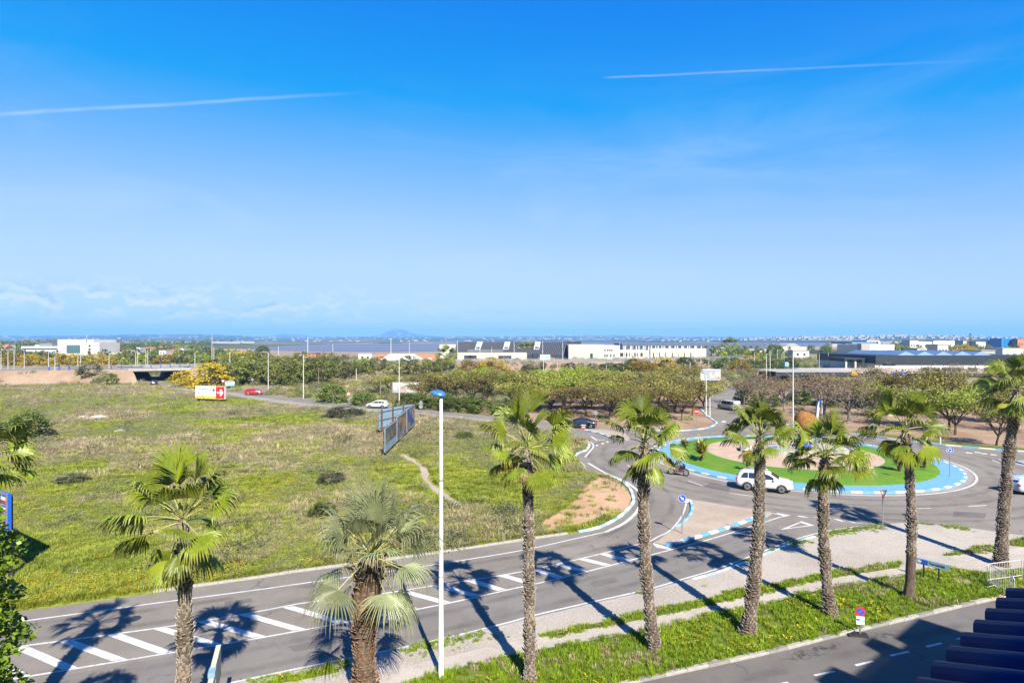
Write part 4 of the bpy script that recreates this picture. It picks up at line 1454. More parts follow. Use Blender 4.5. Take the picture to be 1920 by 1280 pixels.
# right-hand park behind the roundabout
row('twig', 'bare_tree', 'tree', [(1428, 780, 6.0, 5.6), (1470, 772, 7.0, 5.8), (1545, 778, 8.4, 6.2), (1592, 789, 8.0, 6.3), (1395, 760, 5.0, 5.4)], 'grey-brown leafless tree, {} in the row behind the brown dome sculpture', 'leafless trees behind the dome', 1)
row('twig', 'bare_tree', 'tree', jrow(1400, 1640, 10, 757, 7.4, 6.0, 11), 'rusty-brown tree, {} in the second row behind the roundabout', 'rusty second row', 5)
row('fresh', 'park_tree', 'tree', [(1640, 782, 6.5, 5.5), (1710, 800, 7.6, 6.2), (1780, 806, 7.2, 6.0), (1791, 815, 7.0, 5.6), (1850, 790, 7.2, 5.5)], 'green spreading tree, {} at the right behind the roundabout', 'green trees right of the roundabout', 7)
row('orchard', 'park_tree', 'tree', [(1868, 835, 6.0, 5.2), (1925, 812, 6.5, 5.2), (1896, 795, 6.0, 5.0)], 'thin olive-brown tree, {} of three behind the tall right-hand palm', 'thin trees at the right edge', 2)
row('orchard', 'park_tree', 'tree', jrow(1655, 1930, 9, 764, 8.2, 6.4, 12), 'olive tree, {} in the row before the dark warehouse', 'olive row before the warehouse', 11)
row('twig', 'bare_tree', 'tree', jrow(1640, 1940, 8, 742, 8.0, 6.2, 13), 'brown autumnal tree, {} in the far row before the warehouse', 'brown row before the warehouse', 3)
row('olive', 'olive_tree', 'tree', [(1618, 765, 6, 5.2), (1640, 748, 7.5, 6.2), (1530, 745, 6.5, 5.4)], 'dark green leafy tree, {} between the brown trees left of the warehouse', 'dark green trees by the filling station', 2)
row('bush', 'shrub', 'shrub', [(1398, 757, 5.2, 3.0), (1440, 762, 5.5, 2.8), (1500, 758, 6, 2.6), (1560, 762, 6, 2.4)], 'dark shrub, {} under the leafless trees by the exit road', 'shrubs by the exit road', 1)
# pines by the side road and along the embankment
row('pine', 'pine_tree', 'tree', jrow(418, 600, 11, 722, 8.0, 6.6, 21, 2.2), 'dark green pine, {} in the front row behind the side road', 'pines by the side road, front row', 1)
row('pine', 'pine_tree', 'tree', jrow(425, 640, 12, 713, 8.8, 7.2, 22, 2.2), 'dark green pine, {} in the second row behind the side road', 'pines by the side road, second row', 4)
row('pine', 'pine_tree', 'tree', jrow(650, 830, 9, 703, 8.0, 6.6, 23, 3), 'dark green pine, {} before the raised highway at mid-left', 'pines before the highway', 2)
row('bush', 'shrub', 'shrub', [(492, 665.5, 14, 7.5), (1346, 676, 9, 8.8), (1384, 676, 8.5, 7.6), (1426, 676, 7.5, 7.2), (1448, 675, 10, 9.6), (1459, 672, 9, 9.0), (1547, 671, 9.5, 8.6)], 'big round dark green tree, {} standing beyond the highway', 'round trees beyond the highway', 3)
# mimosas in bloom
row('mimosa', 'mimosa_tree', 'tree', [(397, 727, 12.0, 6.6), (345, 724, 7.5, 4.2), (362, 726, 6.5, 3.2)], 'orange-yellow flowering mimosa, {} beside the bridge', 'mimosas beside the bridge', 1)
row('mimosa', 'mimosa_tree', 'tree', [(25, 691, 14, 7.0), (58, 691, 11, 6.4), (72, 690, 10, 5.4), (110, 690, 11, 5), (128, 690, 13, 6.6), (182, 688.5, 12, 6.4), (205, 688, 9, 5), (310, 685.5, 14, 5.6), (338, 685, 10, 4.6)], 'yellow mimosa, {} in the row beyond the raised highway', 'mimosas beyond the highway', 2)
row('mimosa', 'mimosa_tree', 'tree', [(880, 699, 12, 4.8), (922, 699, 14, 5.8), (1200, 700, 10, 5.0), (1222, 701, 8, 3.8), (1247, 698, 12, 5.6), (1388, 698, 10, 5.0), (1406, 686, 12, 5.2)], 'bright yellow mimosa, {} in the scrub before the highway', 'mimosas in the scrub', 3)
row('mimosa', 'mimosa_tree', 'tree', [(1808, 668, 22, 9.5), (1030, 683, 13, 3.5), (450, 680, 20, 6), (486, 680, 18, 6)], 'yellow mimosa, {} of those beyond the highway, by buildings', 'far mimosas', 5)
# shrubs that can be told apart
tree('olive', 'shrub', 'grey-green round bush standing on the embankment left of the bridge', 'shrub', g(169, 718), 8.0, 6.2, None, 1)
tree('bush', 'shrub', 'small dark bush at the foot of the embankment left of the bridge', 'shrub', g(212, 723), 3.6, 3.4, None, 2)
tree('bush', 'shrub', 'large dark bush alone in the field at the left edge', 'shrub', g(50, 823), 6.8, 3.3, None, 3)
tree('bush', 'shrub', 'tall rounded bush beside the red warning triangle', 'shrub', g(622, 754), 6.2, 3.6, None, 0)
tree('bush', 'shrub', 'low wide bush right of the red warning triangle', 'shrub', g(682, 758), 6.0, 2.3, None, 1)
tree('olive', 'shrub', 'low straggling bush on the field edge opposite the white hatchback', 'shrub', g(645, 781), 7.6, 1.7, None, 2)
tree('bush', 'shrub', 'small dark bush in the grass above the grey-green palm', 'shrub', g(606, 968), 2.3, 1.0, None, 2)
tree('bush', 'shrub', 'dark little shrub in the field right of the hoardings', 'shrub', g(870, 822), 2.6, 0.9, None, 0)
tree('olive', 'shrub', 'small grey shrub in the field left of centre', 'shrub', g(620, 905), 2.8, 1.0, None, 1)
tree('olive', 'shrub', 'flat dark shrub in the field below the left bush', 'shrub', g(135, 905), 3.2, 0.8, None, 3)
row('bush', 'hedge_bush', 'shrub', jrow(752, 960, 9, 774, 5.0, 2.3, 31, 0.4), 'dark green hedge bush, {} along the far side of the road', 'hedge along the far road', 0)
for i, o in enumerate([o for o in COL.objects if o.get('group') == 'hedge along the far road']):
    o.location.y += (o.location.x + 10) * -0.69 + 3.2
row('bush', 'shrub', 'shrub', jrow(1140, 1250, 6, 697, 9, 4.2, 33, 2) + jrow(1285, 1480, 9, 692, 9, 4.5, 34, 4), 'dark green shrub, {} in the scrub before the colonnade', 'scrub shrubs before the colonnade', 1)
row('olive', 'shrub', 'shrub', [(968, 695, 6.5, 5), (992, 701, 8, 3.6), (1018, 697, 4.5, 4), (1070, 699, 7, 3.8), (1100, 700, 12, 4.0), (875, 690, 6, 4)], 'grey-green bush, {} along the foot of the highway bank', 'bushes at the highway bank', 0)

# the low fan palm and cordylines on the roundabout
def cordyline(label, px, py, h, seed, cat='plant', n=26):
    r = random.Random(seed)
    p = g(px, py, 0.24)
    o = thing('strap_leaf_plant', label, cat, p, r.uniform(0, 6), 'plants on the roundabout turf')
    stems = 4
    for s in range(stems):
        a = 6.28 * s / stems + r.uniform(-.4, .4)
        top = Vector((math.cos(a) * 0.3, math.sin(a) * 0.3, h * r.uniform(0.35, 0.75)))
        MB().tube([(top.x * .2, top.y * .2, -0.05), top * 0.6, top], [0.07, 0.05, 0.04], 5).obj('stem', M['bark'], o)
        lb = MB()
        for k in range(n):
            t = r.random()
            c = top * (0.45 + 0.55 * t)
            a2 = r.uniform(0, 6.28)
            el = r.uniform(-0.1, 1.3)
            d = Vector((math.cos(a2) * math.cos(el), math.sin(a2) * math.cos(el), math.sin(el)))
            L = h * r.uniform(0.28, 0.42)
            sd = d.cross(Vector((0, 0, 1))).normalized() * 0.085
            m = c + d * L * 0.55 + Vector((0, 0, -0.02))
            e = c + d * L + Vector((0, 0, -0.10 * L))
            lb.add([c - sd * .4, c + sd * .4, m + sd, m - sd, e], [(0, 1, 2, 3), (3, 2, 4)])
        lb.obj('foliage', M['leaf_croton'], o)
    return o


cordyline('tallest yellow-green plant on the roundabout turf', 1315, 863, 3.2, 1, n=40)
cordyline('smaller yellow-green plant left of the tallest one on the roundabout', 1284, 843, 1.9, 2)
cordyline('bushy green plant on the right side of the roundabout turf', 1733, 877, 2.1, 3)
cordyline('yellowish plant behind the palm with the dark trunk foot', 1686, 884, 2.2, 4)
cordyline('small plant on the turf just behind the white car', 1403, 882, 1.5, 5, n=14)
cordyline('green plant at the back right of the roundabout gravel', 1590, 838, 1.8, 6)
cordyline('green plant at the back left of the roundabout gravel', 1459, 826, 1.8, 7)

# leafy tree that closes the lower left edge
r = random.Random(77)
tc = Vector((-11.68, 11.6, 0))
o = thing('leafy_tree', 'tall leafy bright green tree column at the lower left edge', 'tree', tc)
MB().tube([(0, 0, -0.1), (0.1, 0, 4), (0, 0.1, 8.2)], [0.22, 0.16, 0.06], 8).obj('trunk', M['bark'], o)
b = MB()
for i in range(26000):
    z = r.uniform(0.6, 10.1)
    rad = 1.8 * max(0.0, 1 - (z / 10.7) ** 8) ** 0.5 * (0.9 + 0.16 * math.sin(z * 5.3) * math.sin(z * 1.7))
    a = r.uniform(0, 6.283)
    k = rad * (0.72 + 0.33 * r.random()) + 0.08 * math.sin(a * 7 + z * 6)
    leaf_quad(b, Vector((k * math.cos(a), k * math.sin(a), z)), 0.145, r, 1.0)
b.obj('crown', M['leaf_ivy'], o)


# ------------------------------------------------------------------ ground cover (uncountable, instanced)
def tuft_mesh(name, seed, n, h, spread, w, mat, flowers=0, lean=0.5):
    r = random.Random(seed)
    b = MB()
    for i in range(n):
        a = r.uniform(0, 6.283)
        k = spread * math.sqrt(r.random())
        base = Vector((k * math.cos(a), k * math.sin(a), 0))
        d = Vector((math.cos(a + r.uniform(-1, 1)), math.sin(a + r.uniform(-1, 1)), 0)) * lean * r.uniform(0.2, 1)
        hh = h * r.uniform(0.5, 1.15)
        s = Vector((-math.sin(a + r.uniform(-1, 1)), math.cos(a), 0)).normalized() * w
        m = base + d * hh * 0.35 + Vector((0, 0, hh * 0.6))
        t = base + d * hh + Vector((0, 0, hh))
        b.add([base - s, base + s, m + s * .8, m - s * .8, t], [(0, 1, 2, 3), (3, 2, 4)])
    for i in range(flowers):
        a = r.uniform(0, 6.283)
        k = spread * 1.1 * math.sqrt(r.random())
        c = Vector((k * math.cos(a), k * math.sin(a), h * r.uniform(0.8, 1.25)))
        q = 0.022 * r.uniform(0.8, 1.4)
        b.add([c + Vector((-q, -q, 0)), c + Vector((q, -q, 0)), c + Vector((q, q, 0.01)), c + Vector((-q, q, 0.01))], [(0, 1, 2, 3)], 1)
    return b.mesh(name, [M[mat], M['flower']])


def scrub_mesh(name, seed, n, mat, leaf):
    r = random.Random(seed)
    b = MB()
    for i in range(n):
        d = Vector((r.gauss(0, 1), r.gauss(0, 1), abs(r.gauss(0, 0.8)))).normalized() * (0.45 + 0.55 * r.random())
        leaf_quad(b, Vector((d.x * 0.5, d.y * 0.5, d.z * 0.5)), leaf, r, 0.4)
    return b.mesh(name, M[mat])


def scatter(name, label, cat, pts, scl, kind_idx, protos):
    """one object: points with a prototype each, instanced by geometry nodes"""
    coll = bpy.data.collections.new(name + '_kinds')
    for i, me in enumerate(protos):
        po = bpy.data.objects.new('%s_kind_%02d' % (name, i), me)
        coll.objects.link(po)
    me = bpy.data.meshes.new(name)
    me.from_pydata([tuple(p) for p in pts], [], [])
    n = len(pts)
    for nm, arr, ty in (('rz', nrg.uniform(0, 6.283, n), 'FLOAT'), ('sc', scl, 'FLOAT'), ('ki', kind_idx, 'INT')):
        at = me.attributes.new(nm, ty, 'POINT')
        at.data.foreach_set('value', np.asarray(arr, dtype=np.float32 if ty == 'FLOAT' else np.int32))
    o = bpy.data.objects.new(name, me)
    link(o)
    tag(o, label, cat, kind='stuff')
    ng = bpy.data.node_groups.new(name, 'GeometryNodeTree')
    ng.interface.new_socket('Geometry', in_out='INPUT', socket_type='NodeSocketGeometry')
    ng.interface.new_socket('Geometry', in_out='OUTPUT', socket_type='NodeSocketGeometry')
    nd, lk = ng.nodes, ng.links
    gi, go = nd.new('NodeGroupInput'), nd.new('NodeGroupOutput')
    ci = nd.new('GeometryNodeCollectionInfo')
    ci.inputs['Collection'].default_value = coll
    ci.inputs['Separate Children'].default_value = True
    ci.inputs['Reset Children'].default_value = True
    ip = nd.new('GeometryNodeInstanceOnPoints')
    ip.inputs['Pick Instance'].default_value = True

    def attr(nm, ty):
        a = nd.new('GeometryNodeInputNamedAttribute')
        a.data_type = ty
        a.inputs['Name'].default_value = nm
        return [s for s in a.outputs if s.enabled and s.name == 'Attribute'][0]
    cx = nd.new('ShaderNodeCombineXYZ')
    lk.new(attr('rz', 'FLOAT'), cx.inputs[2])
    lk.new(gi.outputs[0], ip.inputs['Points'])
    lk.new(ci.outputs[0], ip.inputs['Instance'])
    lk.new(attr('ki', 'INT'), ip.inputs['Instance Index'])
    lk.new(cx.outputs[0], ip.inputs['Rotation'])
    lk.new(attr('sc', 'FLOAT'), ip.inputs['Scale'])
    lk.new(ip.outputs[0], go.inputs[0])
    md = o.modifiers.new('scatter', 'NODES')
    md.node_group = ng
    return o


def vnoise(x, y, s, seed=0):
    """cheap smooth value noise, numpy"""
    rg = np.random.default_rng(seed)
    T = rg.random((64, 64))
    u, v = x / s, y / s
    i, j = np.floor(u).astype(int), np.floor(v).astype(int)
    fu, fv = u - i, v - j
    fu, fv = fu * fu * (3 - 2 * fu), fv * fv * (3 - 2 * fv)
    t = lambda a, b: T[a % 64, b % 64]
    return (t(i, j) * (1 - fu) + t(i + 1, j) * fu) * (1 - fv) + (t(i, j + 1) * (1 - fu) + t(i + 1, j + 1) * fu) * fv


field_poly = pl((-500, 1214), *edge_field[1:-3], (285, 721), (240, 720), (0, 720), (-420, 728))
trail_pts = np.array([tuple(p) for p in smooth_line(pl((752, 852), (768, 860), (786, 872), (797, 884), (797, 896), (812, 913), (830, 927), (846, 937), (864, 946)), 0.3)])
dirt_poly = pl((1005, 985), (1020, 975), (1062, 950), (1085, 925), (1105, 903), (1122, 895), (1140, 896), (1163, 906), (1175, 925), (1176, 943), (1158, 960), (1120, 975), (1085, 986), (1030, 999))

# field: density falls with distance, sizes grow a little
n = 285000
Yv = 22.0 * (175 / 22.0) ** (nrg.random(n) ** 1.0)
Xv = (nrg.random(n) * 1.46 - 1.28) * Yv
Pf = np.c_[Xv, Yv]
keep = pip(Pf, field_poly)
keep &= ~(pip(Pf, dirt_poly) & (nrg.random(n) > 0.04))
dm = np.min(np.hypot(Pf[:, None, 0] - trail_pts[None, ::3, 0], Pf[:, None, 1] - trail_pts[None, ::3, 1]), axis=1)
keep &= dm > 0.55 + 0.5 * vnoise(Xv, Yv, 1.1, 61)
ed = np.array([tuple(p) for p in arc_resample(smooth_line(pl(*edge_field[1:30]), 0.5), 0.8)])
ec = np.full(n, 9.0)
near_i = np.where(Pf[:, 1] < 75)[0]
for k_ in range(0, len(near_i), 4000):
    ii = near_i[k_:k_ + 4000]
    ec[ii] = np.min(np.hypot(Pf[ii, None, 0] - ed[None, :, 0], Pf[ii, None, 1] - ed[None, :, 1]), axis=1)
keep &= ec > 0.5
n1 = vnoise(Xv, Yv, 9.0, 1) * 0.6 + vnoise(Xv, Yv, 3.0, 2) * 0.4
n2 = vnoise(Xv, Yv, 14.0, 3) * 0.55 + vnoise(Xv, Yv, 4.0, 4) * 0.45
n3 = vnoise(Xv, Yv, 6.0, 5) * 0.6 + vnoise(Xv, Yv, 1.6, 6) * 0.4
keep &= (n1 < 0.68) | (nrg.random(n) < 0.35)
Pf, n1, n2, n3 = Pf[keep], n1[keep], n2[keep], n3[keep]
n = len(Pf)
far = np.clip((Pf[:, 1] - 46) / 40, 0, 1)
u = nrg.random(n)
ki = np.zeros(n, int)                              # 0-2 green, 3-4 flowery, 5-6 dry, 7-8 grey scrub, 9 dark weed
ki[:] = nrg.integers(0, 3, n)
fl = (n3 > 0.52) & (u < 0.30 - 0.22 * far)
ki[fl] = nrg.integers(3, 5, fl.sum())
dry = (n2 > 0.50) & (u < 0.22 + 0.5 * far)
ki[dry] = nrg.integers(5, 7, dry.sum())
gs = (n1 < 0.50) & (nrg.random(n) < 0.05 + 0.16 * far)
ki[gs] = nrg.integers(7, 9, gs.sum())
dk = (nrg.random(n) < 0.0012 + 0.007 * (n3 < 0.33))
ki[dk] = 9
sc = (0.6 + 0.6 * nrg.random(n)) * (0.80 + Pf[:, 1] / 210)
sc[dk] *= 1.0 + 1.6 * nrg.random(dk.sum())
tall = (ki >= 5) & (ki <= 6) & (n2 > 0.62) & (nrg.random(n) < 0.30)
sc[tall] *= 1.0 + 1.0 * nrg.random(tall.sum())
lush = (ki < 3) & (n1 > 0.60)
sc[lush] *= 1.35
prot = [tuft_mesh('t%d' % i, 400 + i, 30, 0.22, 0.26, 0.012, 'grass', 0, 0.8) for i in range(3)]
prot += [tuft_mesh('f%d' % i, 410 + i, 26, 0.22, 0.26, 0.012, 'grass', 5, 0.8) for i in range(2)]
prot += [tuft_mesh('d%d' % i, 420 + i, 30, 0.28, 0.28, 0.010, 'grass_dry', 0, 1.0) for i in range(2)]
prot += [scrub_mesh('s%d' % i, 430 + i, 160, 'scrub_grey', 0.06) for i in range(2)]
prot += [scrub_mesh('w0', 440, 200, 'leaf_olive', 0.06)]
scatter('meadow_grass', 'rough green and dry grass with yellow flowers covering the open field', 'grass', np.c_[Pf, np.full(n, 0.0)], sc, ki, prot)

# verge grass strips
pts = []
for q, dn in ((G2, 34), (G1, 30), (G3, 30), (G4, 30), (G5, 30), (G6, 26)):
    W2 = pl(*q)
    xs, ys = [p.x for p in W2], [p.y for p in W2]
    m = int((max(xs) - min(xs)) * (max(ys) - min(ys)) * dn)
    c = np.c_[nrg.uniform(min(xs), max(xs), m), nrg.uniform(min(ys), max(ys), m)]
    c = c + nrg.normal(0, 0.12, c.shape)
    c = c[pip(c, W2)]
    bare = vnoise(c[:, 0], c[:, 1], 1.3, 9) * 0.6 + vnoise(c[:, 0], c[:, 1], 0.5, 8) * 0.4
    pts.append(c[(bare < 0.66) | (nrg.random(len(c)) < 0.25)])
pv = np.concatenate(pts)
# thin weeds along the gravel and kerbs
m = 2600
eg = np.array([tuple(p) for p in smooth_line(pl(*edge_near[1:-1]), 0.4)])
k = eg[nrg.integers(0, len(eg), m)] + np.c_[nrg.normal(0, 0.25, m), -np.abs(nrg.normal(0.25, 0.35, m))]
nz = vnoise(k[:, 0], k[:, 1], 1.7, 21)
k = k[nz > 0.63]
pv2 = np.concatenate([pv, k])
n = len(pv2)
ki = nrg.integers(0, 3, n)
fn = vnoise(pv2[:, 0], pv2[:, 1], 2.4, 12) * 0.7 + vnoise(pv2[:, 0], pv2[:, 1], 0.8, 13) * 0.3
f2 = (fn > 0.56) & (nrg.random(n) < 0.25)
ki[f2] = 3
dr = (fn < 0.33) & (nrg.random(n) < 0.35)
ki[dr] = 4
sc = (0.55 + 0.75 * nrg.random(n))
sc[len(pv):] *= 0.6
sprot = [tuft_mesh('v%d' % i, 450 + i, 24, 0.17, 0.15, 0.011, 'grass_lush') for i in range(3)]
sprot += [tuft_mesh('vf', 460, 20, 0.17, 0.16, 0.011, 'grass_lush', 4), tuft_mesh('vd', 461, 20, 0.18, 0.16, 0.010, 'grass_dry', 0, 0.8)]
scatter('verge_grass', 'lush green roadside grass under the palms', 'grass', np.c_[pv2, np.full(n, 0.098)], sc, ki, sprot)

# scrub beyond the roads: low bushes and weeds as one mass
n = 16000
Yv = 92 * (400 / 92.0) ** nrg.random(n)
Xv = (nrg.random(n) * 1.9 - 0.9) * Yv
Ps = np.c_[Xv, Yv]
bad = pip(Ps, pl(*(edge_field + edge_far + edge_ne + edge_near))) | pip(Ps, field_poly)
for q in ([(440, 735.5), (468, 728), (515, 722), (575, 715), (575, 719), (528, 725), (507, 732), (500, 741)],):
    bad |= pip(Ps, pl(*q))
band = np.array([tuple(p) for p in allp])
dy = np.interp(Xv, band[:, 0], band[:, 1])
rel = Yv - dy
bad |= (rel > -5) & (rel < 27)
nz = vnoise(Xv, Yv, 12, 31) * 0.6 + vnoise(Xv, Yv, 4, 32) * 0.4
bad |= (nz > 0.60) & (nrg.random(n) < 0.85)
park = pip(Ps, pl((1000, 787), (1112, 798), (1265, 807), (1344, 793), (1314, 767), (1338, 728), (1300, 726), (1150, 735), (1000, 750), (930, 768))) | pip(Ps, pl((1390, 749), (1403, 767), (1467, 794), (1585, 812), (1716, 828), (1891, 844), (2080, 852), (2080, 725), (1500, 722), (1392, 735)))
bad |= park & (nrg.random(n) < 0.93)
rt = (Xv / Yv * FPX + 960 > 1440) & (Yv > 150) & (Yv < 260)
bad |= rt
Ps, nz = Ps[~bad], nz[~bad]
zs = np.zeros(len(Ps))
nb = 900
ib = nrg.integers(0, len(band) - 1, nb)
tb_ = nrg.random(nb)[:, None]
bp = band[ib] * (1 - tb_) + band[ib + 1] * tb_
ob_ = nrg.uniform(-7.5, -0.6, nb)
bp[:, 1] += ob_
sel = (vnoise(bp[:, 0], bp[:, 1], 7, 51) > 0.5) & ~((bp[:, 0] > emb[-1].x - 4) & (bp[:, 0] < emb2[0].x + 3))
Ps = np.concatenate([Ps, bp[sel]])
zs = np.concatenate([zs, np.clip(3.9 * (1 + ob_[sel] / 6.5), 0, 3.9)])
n = len(Ps)
ki = nrg.integers(0, 5, n)
sc = (0.9 + 1.5 * nrg.random(n)) * (0.6 + Ps[:, 1] / 190)
bprot = [scrub_mesh('b0', 470, 220, 'scrub_grey', 0.075), scrub_mesh('b1', 471, 220, 'leaf_olive', 0.075), scrub_mesh('b2', 472, 220, 'leaf_bush', 0.075), scrub_mesh('b3', 473, 220, 'leaf_orchard', 0.075), scrub_mesh('b4', 474, 220, 'grass_dry', 0.075)]
scatter('scrub', 'low wild scrub and weeds beyond the roads', 'scrub', np.c_[Ps, zs], sc, ki, bprot)

# groves and far woods behind the highway
n = 7000
pxs = nrg.uniform(-480, 2300, n)
pys = 641.5 + (686 - 641.5) * nrg.random(n) ** 1.25
Y = CH * FPX / (pys - HZ)
X = (pxs - 960) * Y / FPX
water_poly = pl((455, 656), (520, 659), (690, 661), (830, 661), (1000, 657), (1165, 655), (1330, 654), (1600, 651), (1720, 647), (1700, 640), (1330, 639.2), (1000, 639.8), (830, 643), (660, 643.5), (500, 646))
ok = ~pip(np.c_[X, Y], water_poly)
ok &= ~((pxs > 395) & (pxs < 1660) & (pys < 668) & (pys > 643) & (nrg.random(n) < 0.93))
ok &= ~((pxs > 470) & (pxs < 1345))
ok &= ~((pxs > 20) & (pxs < 196) & (pys < 673) & (pys > 664))
dy = np.interp(X, band[:, 0], band[:, 1])
ok &= (Y > dy + 32)
ok &= ~((pxs > 1440) & (pys > 668))
ok &= vnoise(pxs, pys * 6, 26, 41) > 0.40
X, Y, pxs = X[ok], Y[ok], pxs[ok]
n = len(X)
ki = nrg.choice(5, n, p=[0.34, 0.22, 0.24, 0.16, 0.04])
sc = (2.6 + 3.4 * nrg.random(n)) * (0.8 + np.clip(Y, 0, 1600) / 1100)
fprot = [crown_mesh(500 + i, 34, 14, 0.16, dome, 0.17, m, 0.6) for i, m in enumerate(('leaf_pine', 'leaf_bush', 'leaf_fresh', 'leaf_olive', 'leaf_mimosa'))]
scatter('far_groves', 'far groves and tree belts behind the highway', 'trees', np.c_[X, Y, np.full(n, -0.3)], sc, ki, fprot)


# ------------------------------------------------------------------ buildings
class Bld:
    """building with its front at distance Y; parts given by photo columns and real heights"""
    def __init__(self, name, label, cat, px, Y, group=None):
        self.Y = Y
        self.o = Vector(((px - 960) * Y / FPX, Y, 0))
        self.root = thing(name, label, cat, self.o, 0, group)

    def X(self, px, dy=0.0):
        return (px - 960) * (self.Y) / FPX - self.o.x

    def z(self, py):
        return zat(py, self.Y)

    def box(self, name, px0, px1, z0, z1, mat, dy=0.0, depth=10.0, parent=None):
        x0, x1 = self.X(px0), self.X(px1)
        return MB().box(((x0 + x1) / 2, dy + depth / 2, (z0 + z1) / 2), (x1 - x0, depth, z1 - z0)).obj(name, M[mat], parent or self.root)

    def windows(self, name, xs, zs, w, h, mat, dy, parent=None, frame=True):
        for px in xs:
            for z in zs:
                x = self.X(px)
                wd = MB().box((x, dy - 0.02, z), (w, 0.16, h)).obj(name, M[mat], parent or self.root)
                if frame:
                    MB().box((x, dy - 0.10, z - h / 2 - 0.06), (w + 0.25, 0.28, 0.12)).obj('sill', M['concrete'], wd)

    def gable(self, name, px0, px1, z0, z1, mat, dy, depth):
        x0, x1 = self.X(px0), self.X(px1)
        b = MB()
        y0, y1, ym = dy, dy + depth, dy + depth / 2
        b.add([(x0, y0, z0), (x1, y0, z0), (x1, y1, z0), (x0, y1, z0), (x0, ym, z1), (x1, ym, z1)],
              [(0, 1, 5, 4), (2, 3, 4, 5), (0, 4, 3), (1, 2, 5), (0, 3, 2, 1)])
        return b.obj(name, M[mat], self.root)


M['ribbed'] = simple('dark_ribbed_roof', (0.040, 0.041, 0.045), 0.55, 0.2, 0.15, 0.5)
M['rib_light'] = simple('pale_rib', (0.20, 0.20, 0.20), 0.5, 0.2, 0.1, 0.5)
M['slate'] = simple('slate_cladding', (0.030, 0.037, 0.048), 0.5, 0.1, 0.12, 0.3)
M['blue_roof'] = simple('blue_sheet_roof', (0.12, 0.20, 0.32), 0.5, 0.1, 0.1, 0.3)
M['tile_red'] = simple('red_tile_roof', (0.40, 0.16, 0.09), 0.85, 0, 0.2, 0.6)
M['glossy_blue_tile'] = simple('glazed_blue_tile', (0.004, 0.011, 0.085), 0.5, 0, 0.25, 2.0, 0.18)
M['beige_roof'] = simple('beige_flat_roof', (0.46, 0.39, 0.32), 0.9, 0, 0.12, 0.4)
M['grey_roof'] = simple('grey_flat_roof', (0.13, 0.14, 0.16), 0.8, 0, 0.12, 0.4)
M['steel_blue'] = simple('steel_blue_sheet', (0.24, 0.38, 0.47), 0.55, 0.1, 0.2, 1.2)

M['shed_blue'] = simple('blue_grey_cladding', (0.10, 0.125, 0.16), 0.6, 0.1, 0.15, 0.3)
# exhibition hall with the long ribbed dark roof
B = Bld('exhibition_hall', 'long exhibition hall with dark ribbed sloping roof and white walls', 'building', 985, 372)
B.box('wall', 822, 852, 0, B.z(646), 'white_wall', 6, 24)
x0, x1 = B.X(846), B.X(1068)
zt = B.z(641.2)
b = MB()
b.add([(x0 - 3, 0, 3.2), (x1 - 3.5, 0, 3.2), (x1, 18, zt), (x0 + 3, 18, zt), (x0 - 3, 34, 0), (x1, 34, 0), (x0 - 3, 0, 0), (x1 - 3.5, 0, 0)],
      [(0, 1, 2, 3), (2, 5, 4, 3), (0, 3, 4, 6), (1, 7, 5, 2), (6, 7, 1, 0)])
b.obj('roof', M['ribbed'], B.root)
roof_n = 62
for i in range(roof_n):
    t = (i + 0.5) / roof_n
    a = Vector((x0 - 3 + t * (x1 - x0 - 0.5), -0.12, 3.25))
    c = Vector((x0 + 3 + t * (x1 - x0 - 3), 17.9, zt + 0.08))
    MB().tube([a, c], 0.16, 4).obj('roof_rib', M['rib_light'], B.root)
for px in (896, 950, 1009):
    x = B.X(px)
    bb = MB().add([(x - 2.2, 11, 7.6), (x + 1.2, 11, 7.6), (x + 2.4, 17.6, zt + 0.1), (x - 1.0, 17.6, zt + 0.1), (x - 2.4, 7.5, 6.6), (x + 1.0, 7.5, 6.6), (x + 2.2, 15.5, zt + .1), (x - 1.2, 15.5, zt + .1)],
                  [(4, 5, 6, 7), (0, 4, 7, 3), (1, 2, 6, 5), (7, 6, 2, 3)])
    d = bb.obj('dormer', M['white_wall'], B.root)
    MB().add([(x - 1.8, 8.0, 7.0), (x + 0.7, 8.0, 7.0), (x + 1.5, 12.7, 9.6), (x - 1.1, 12.7, 9.6)], [(0, 1, 2, 3)]).obj('pane', M['green_glass'], d)
B.box('flat_roof', 878, 944, B.z(660), B.z(655), 'grey_roof', -7, 10)
B.box('front_wall', 860, 987, 0, B.z(660.5), 'cream_wall', -10, 8)
B.windows('window', (879, 889), (2.0,), 4.2, 2.6, 'dark_glass', -10)
B.windows('window', (939, 947, 955), (1.9,), 2.6, 2.4, 'dark_glass', -10)
B.box('entrance', 999, 1010, 0, 4.0, 'dark_glass', -1, 3)
B.box('wall', 1066, 1132, 0, B.z(646), 'cream_wall', 0, 30)
B.box('wall', 1132.2, 1163, 0, B.z(647.5), 'white_wall', 1.5, 28)
B.box('rear_roof', 1068, 1101, B.z(645.8), B.z(640.5), 'ribbed', 32, 8)
B.windows('window', (1135, 1140, 1144, 1148), (B.z(656),), 0.9, 1.0, 'dark_glass', 1.5)
B.windows('window', (1135, 1139, 1146, 1152), (B.z(666.5),), 0.9, 1.4, 'dark_glass', 1.5)
B.box('doorway', 1106.5, 1111.5, 0, 4.2, 'dark_glass', -0.12, 1)
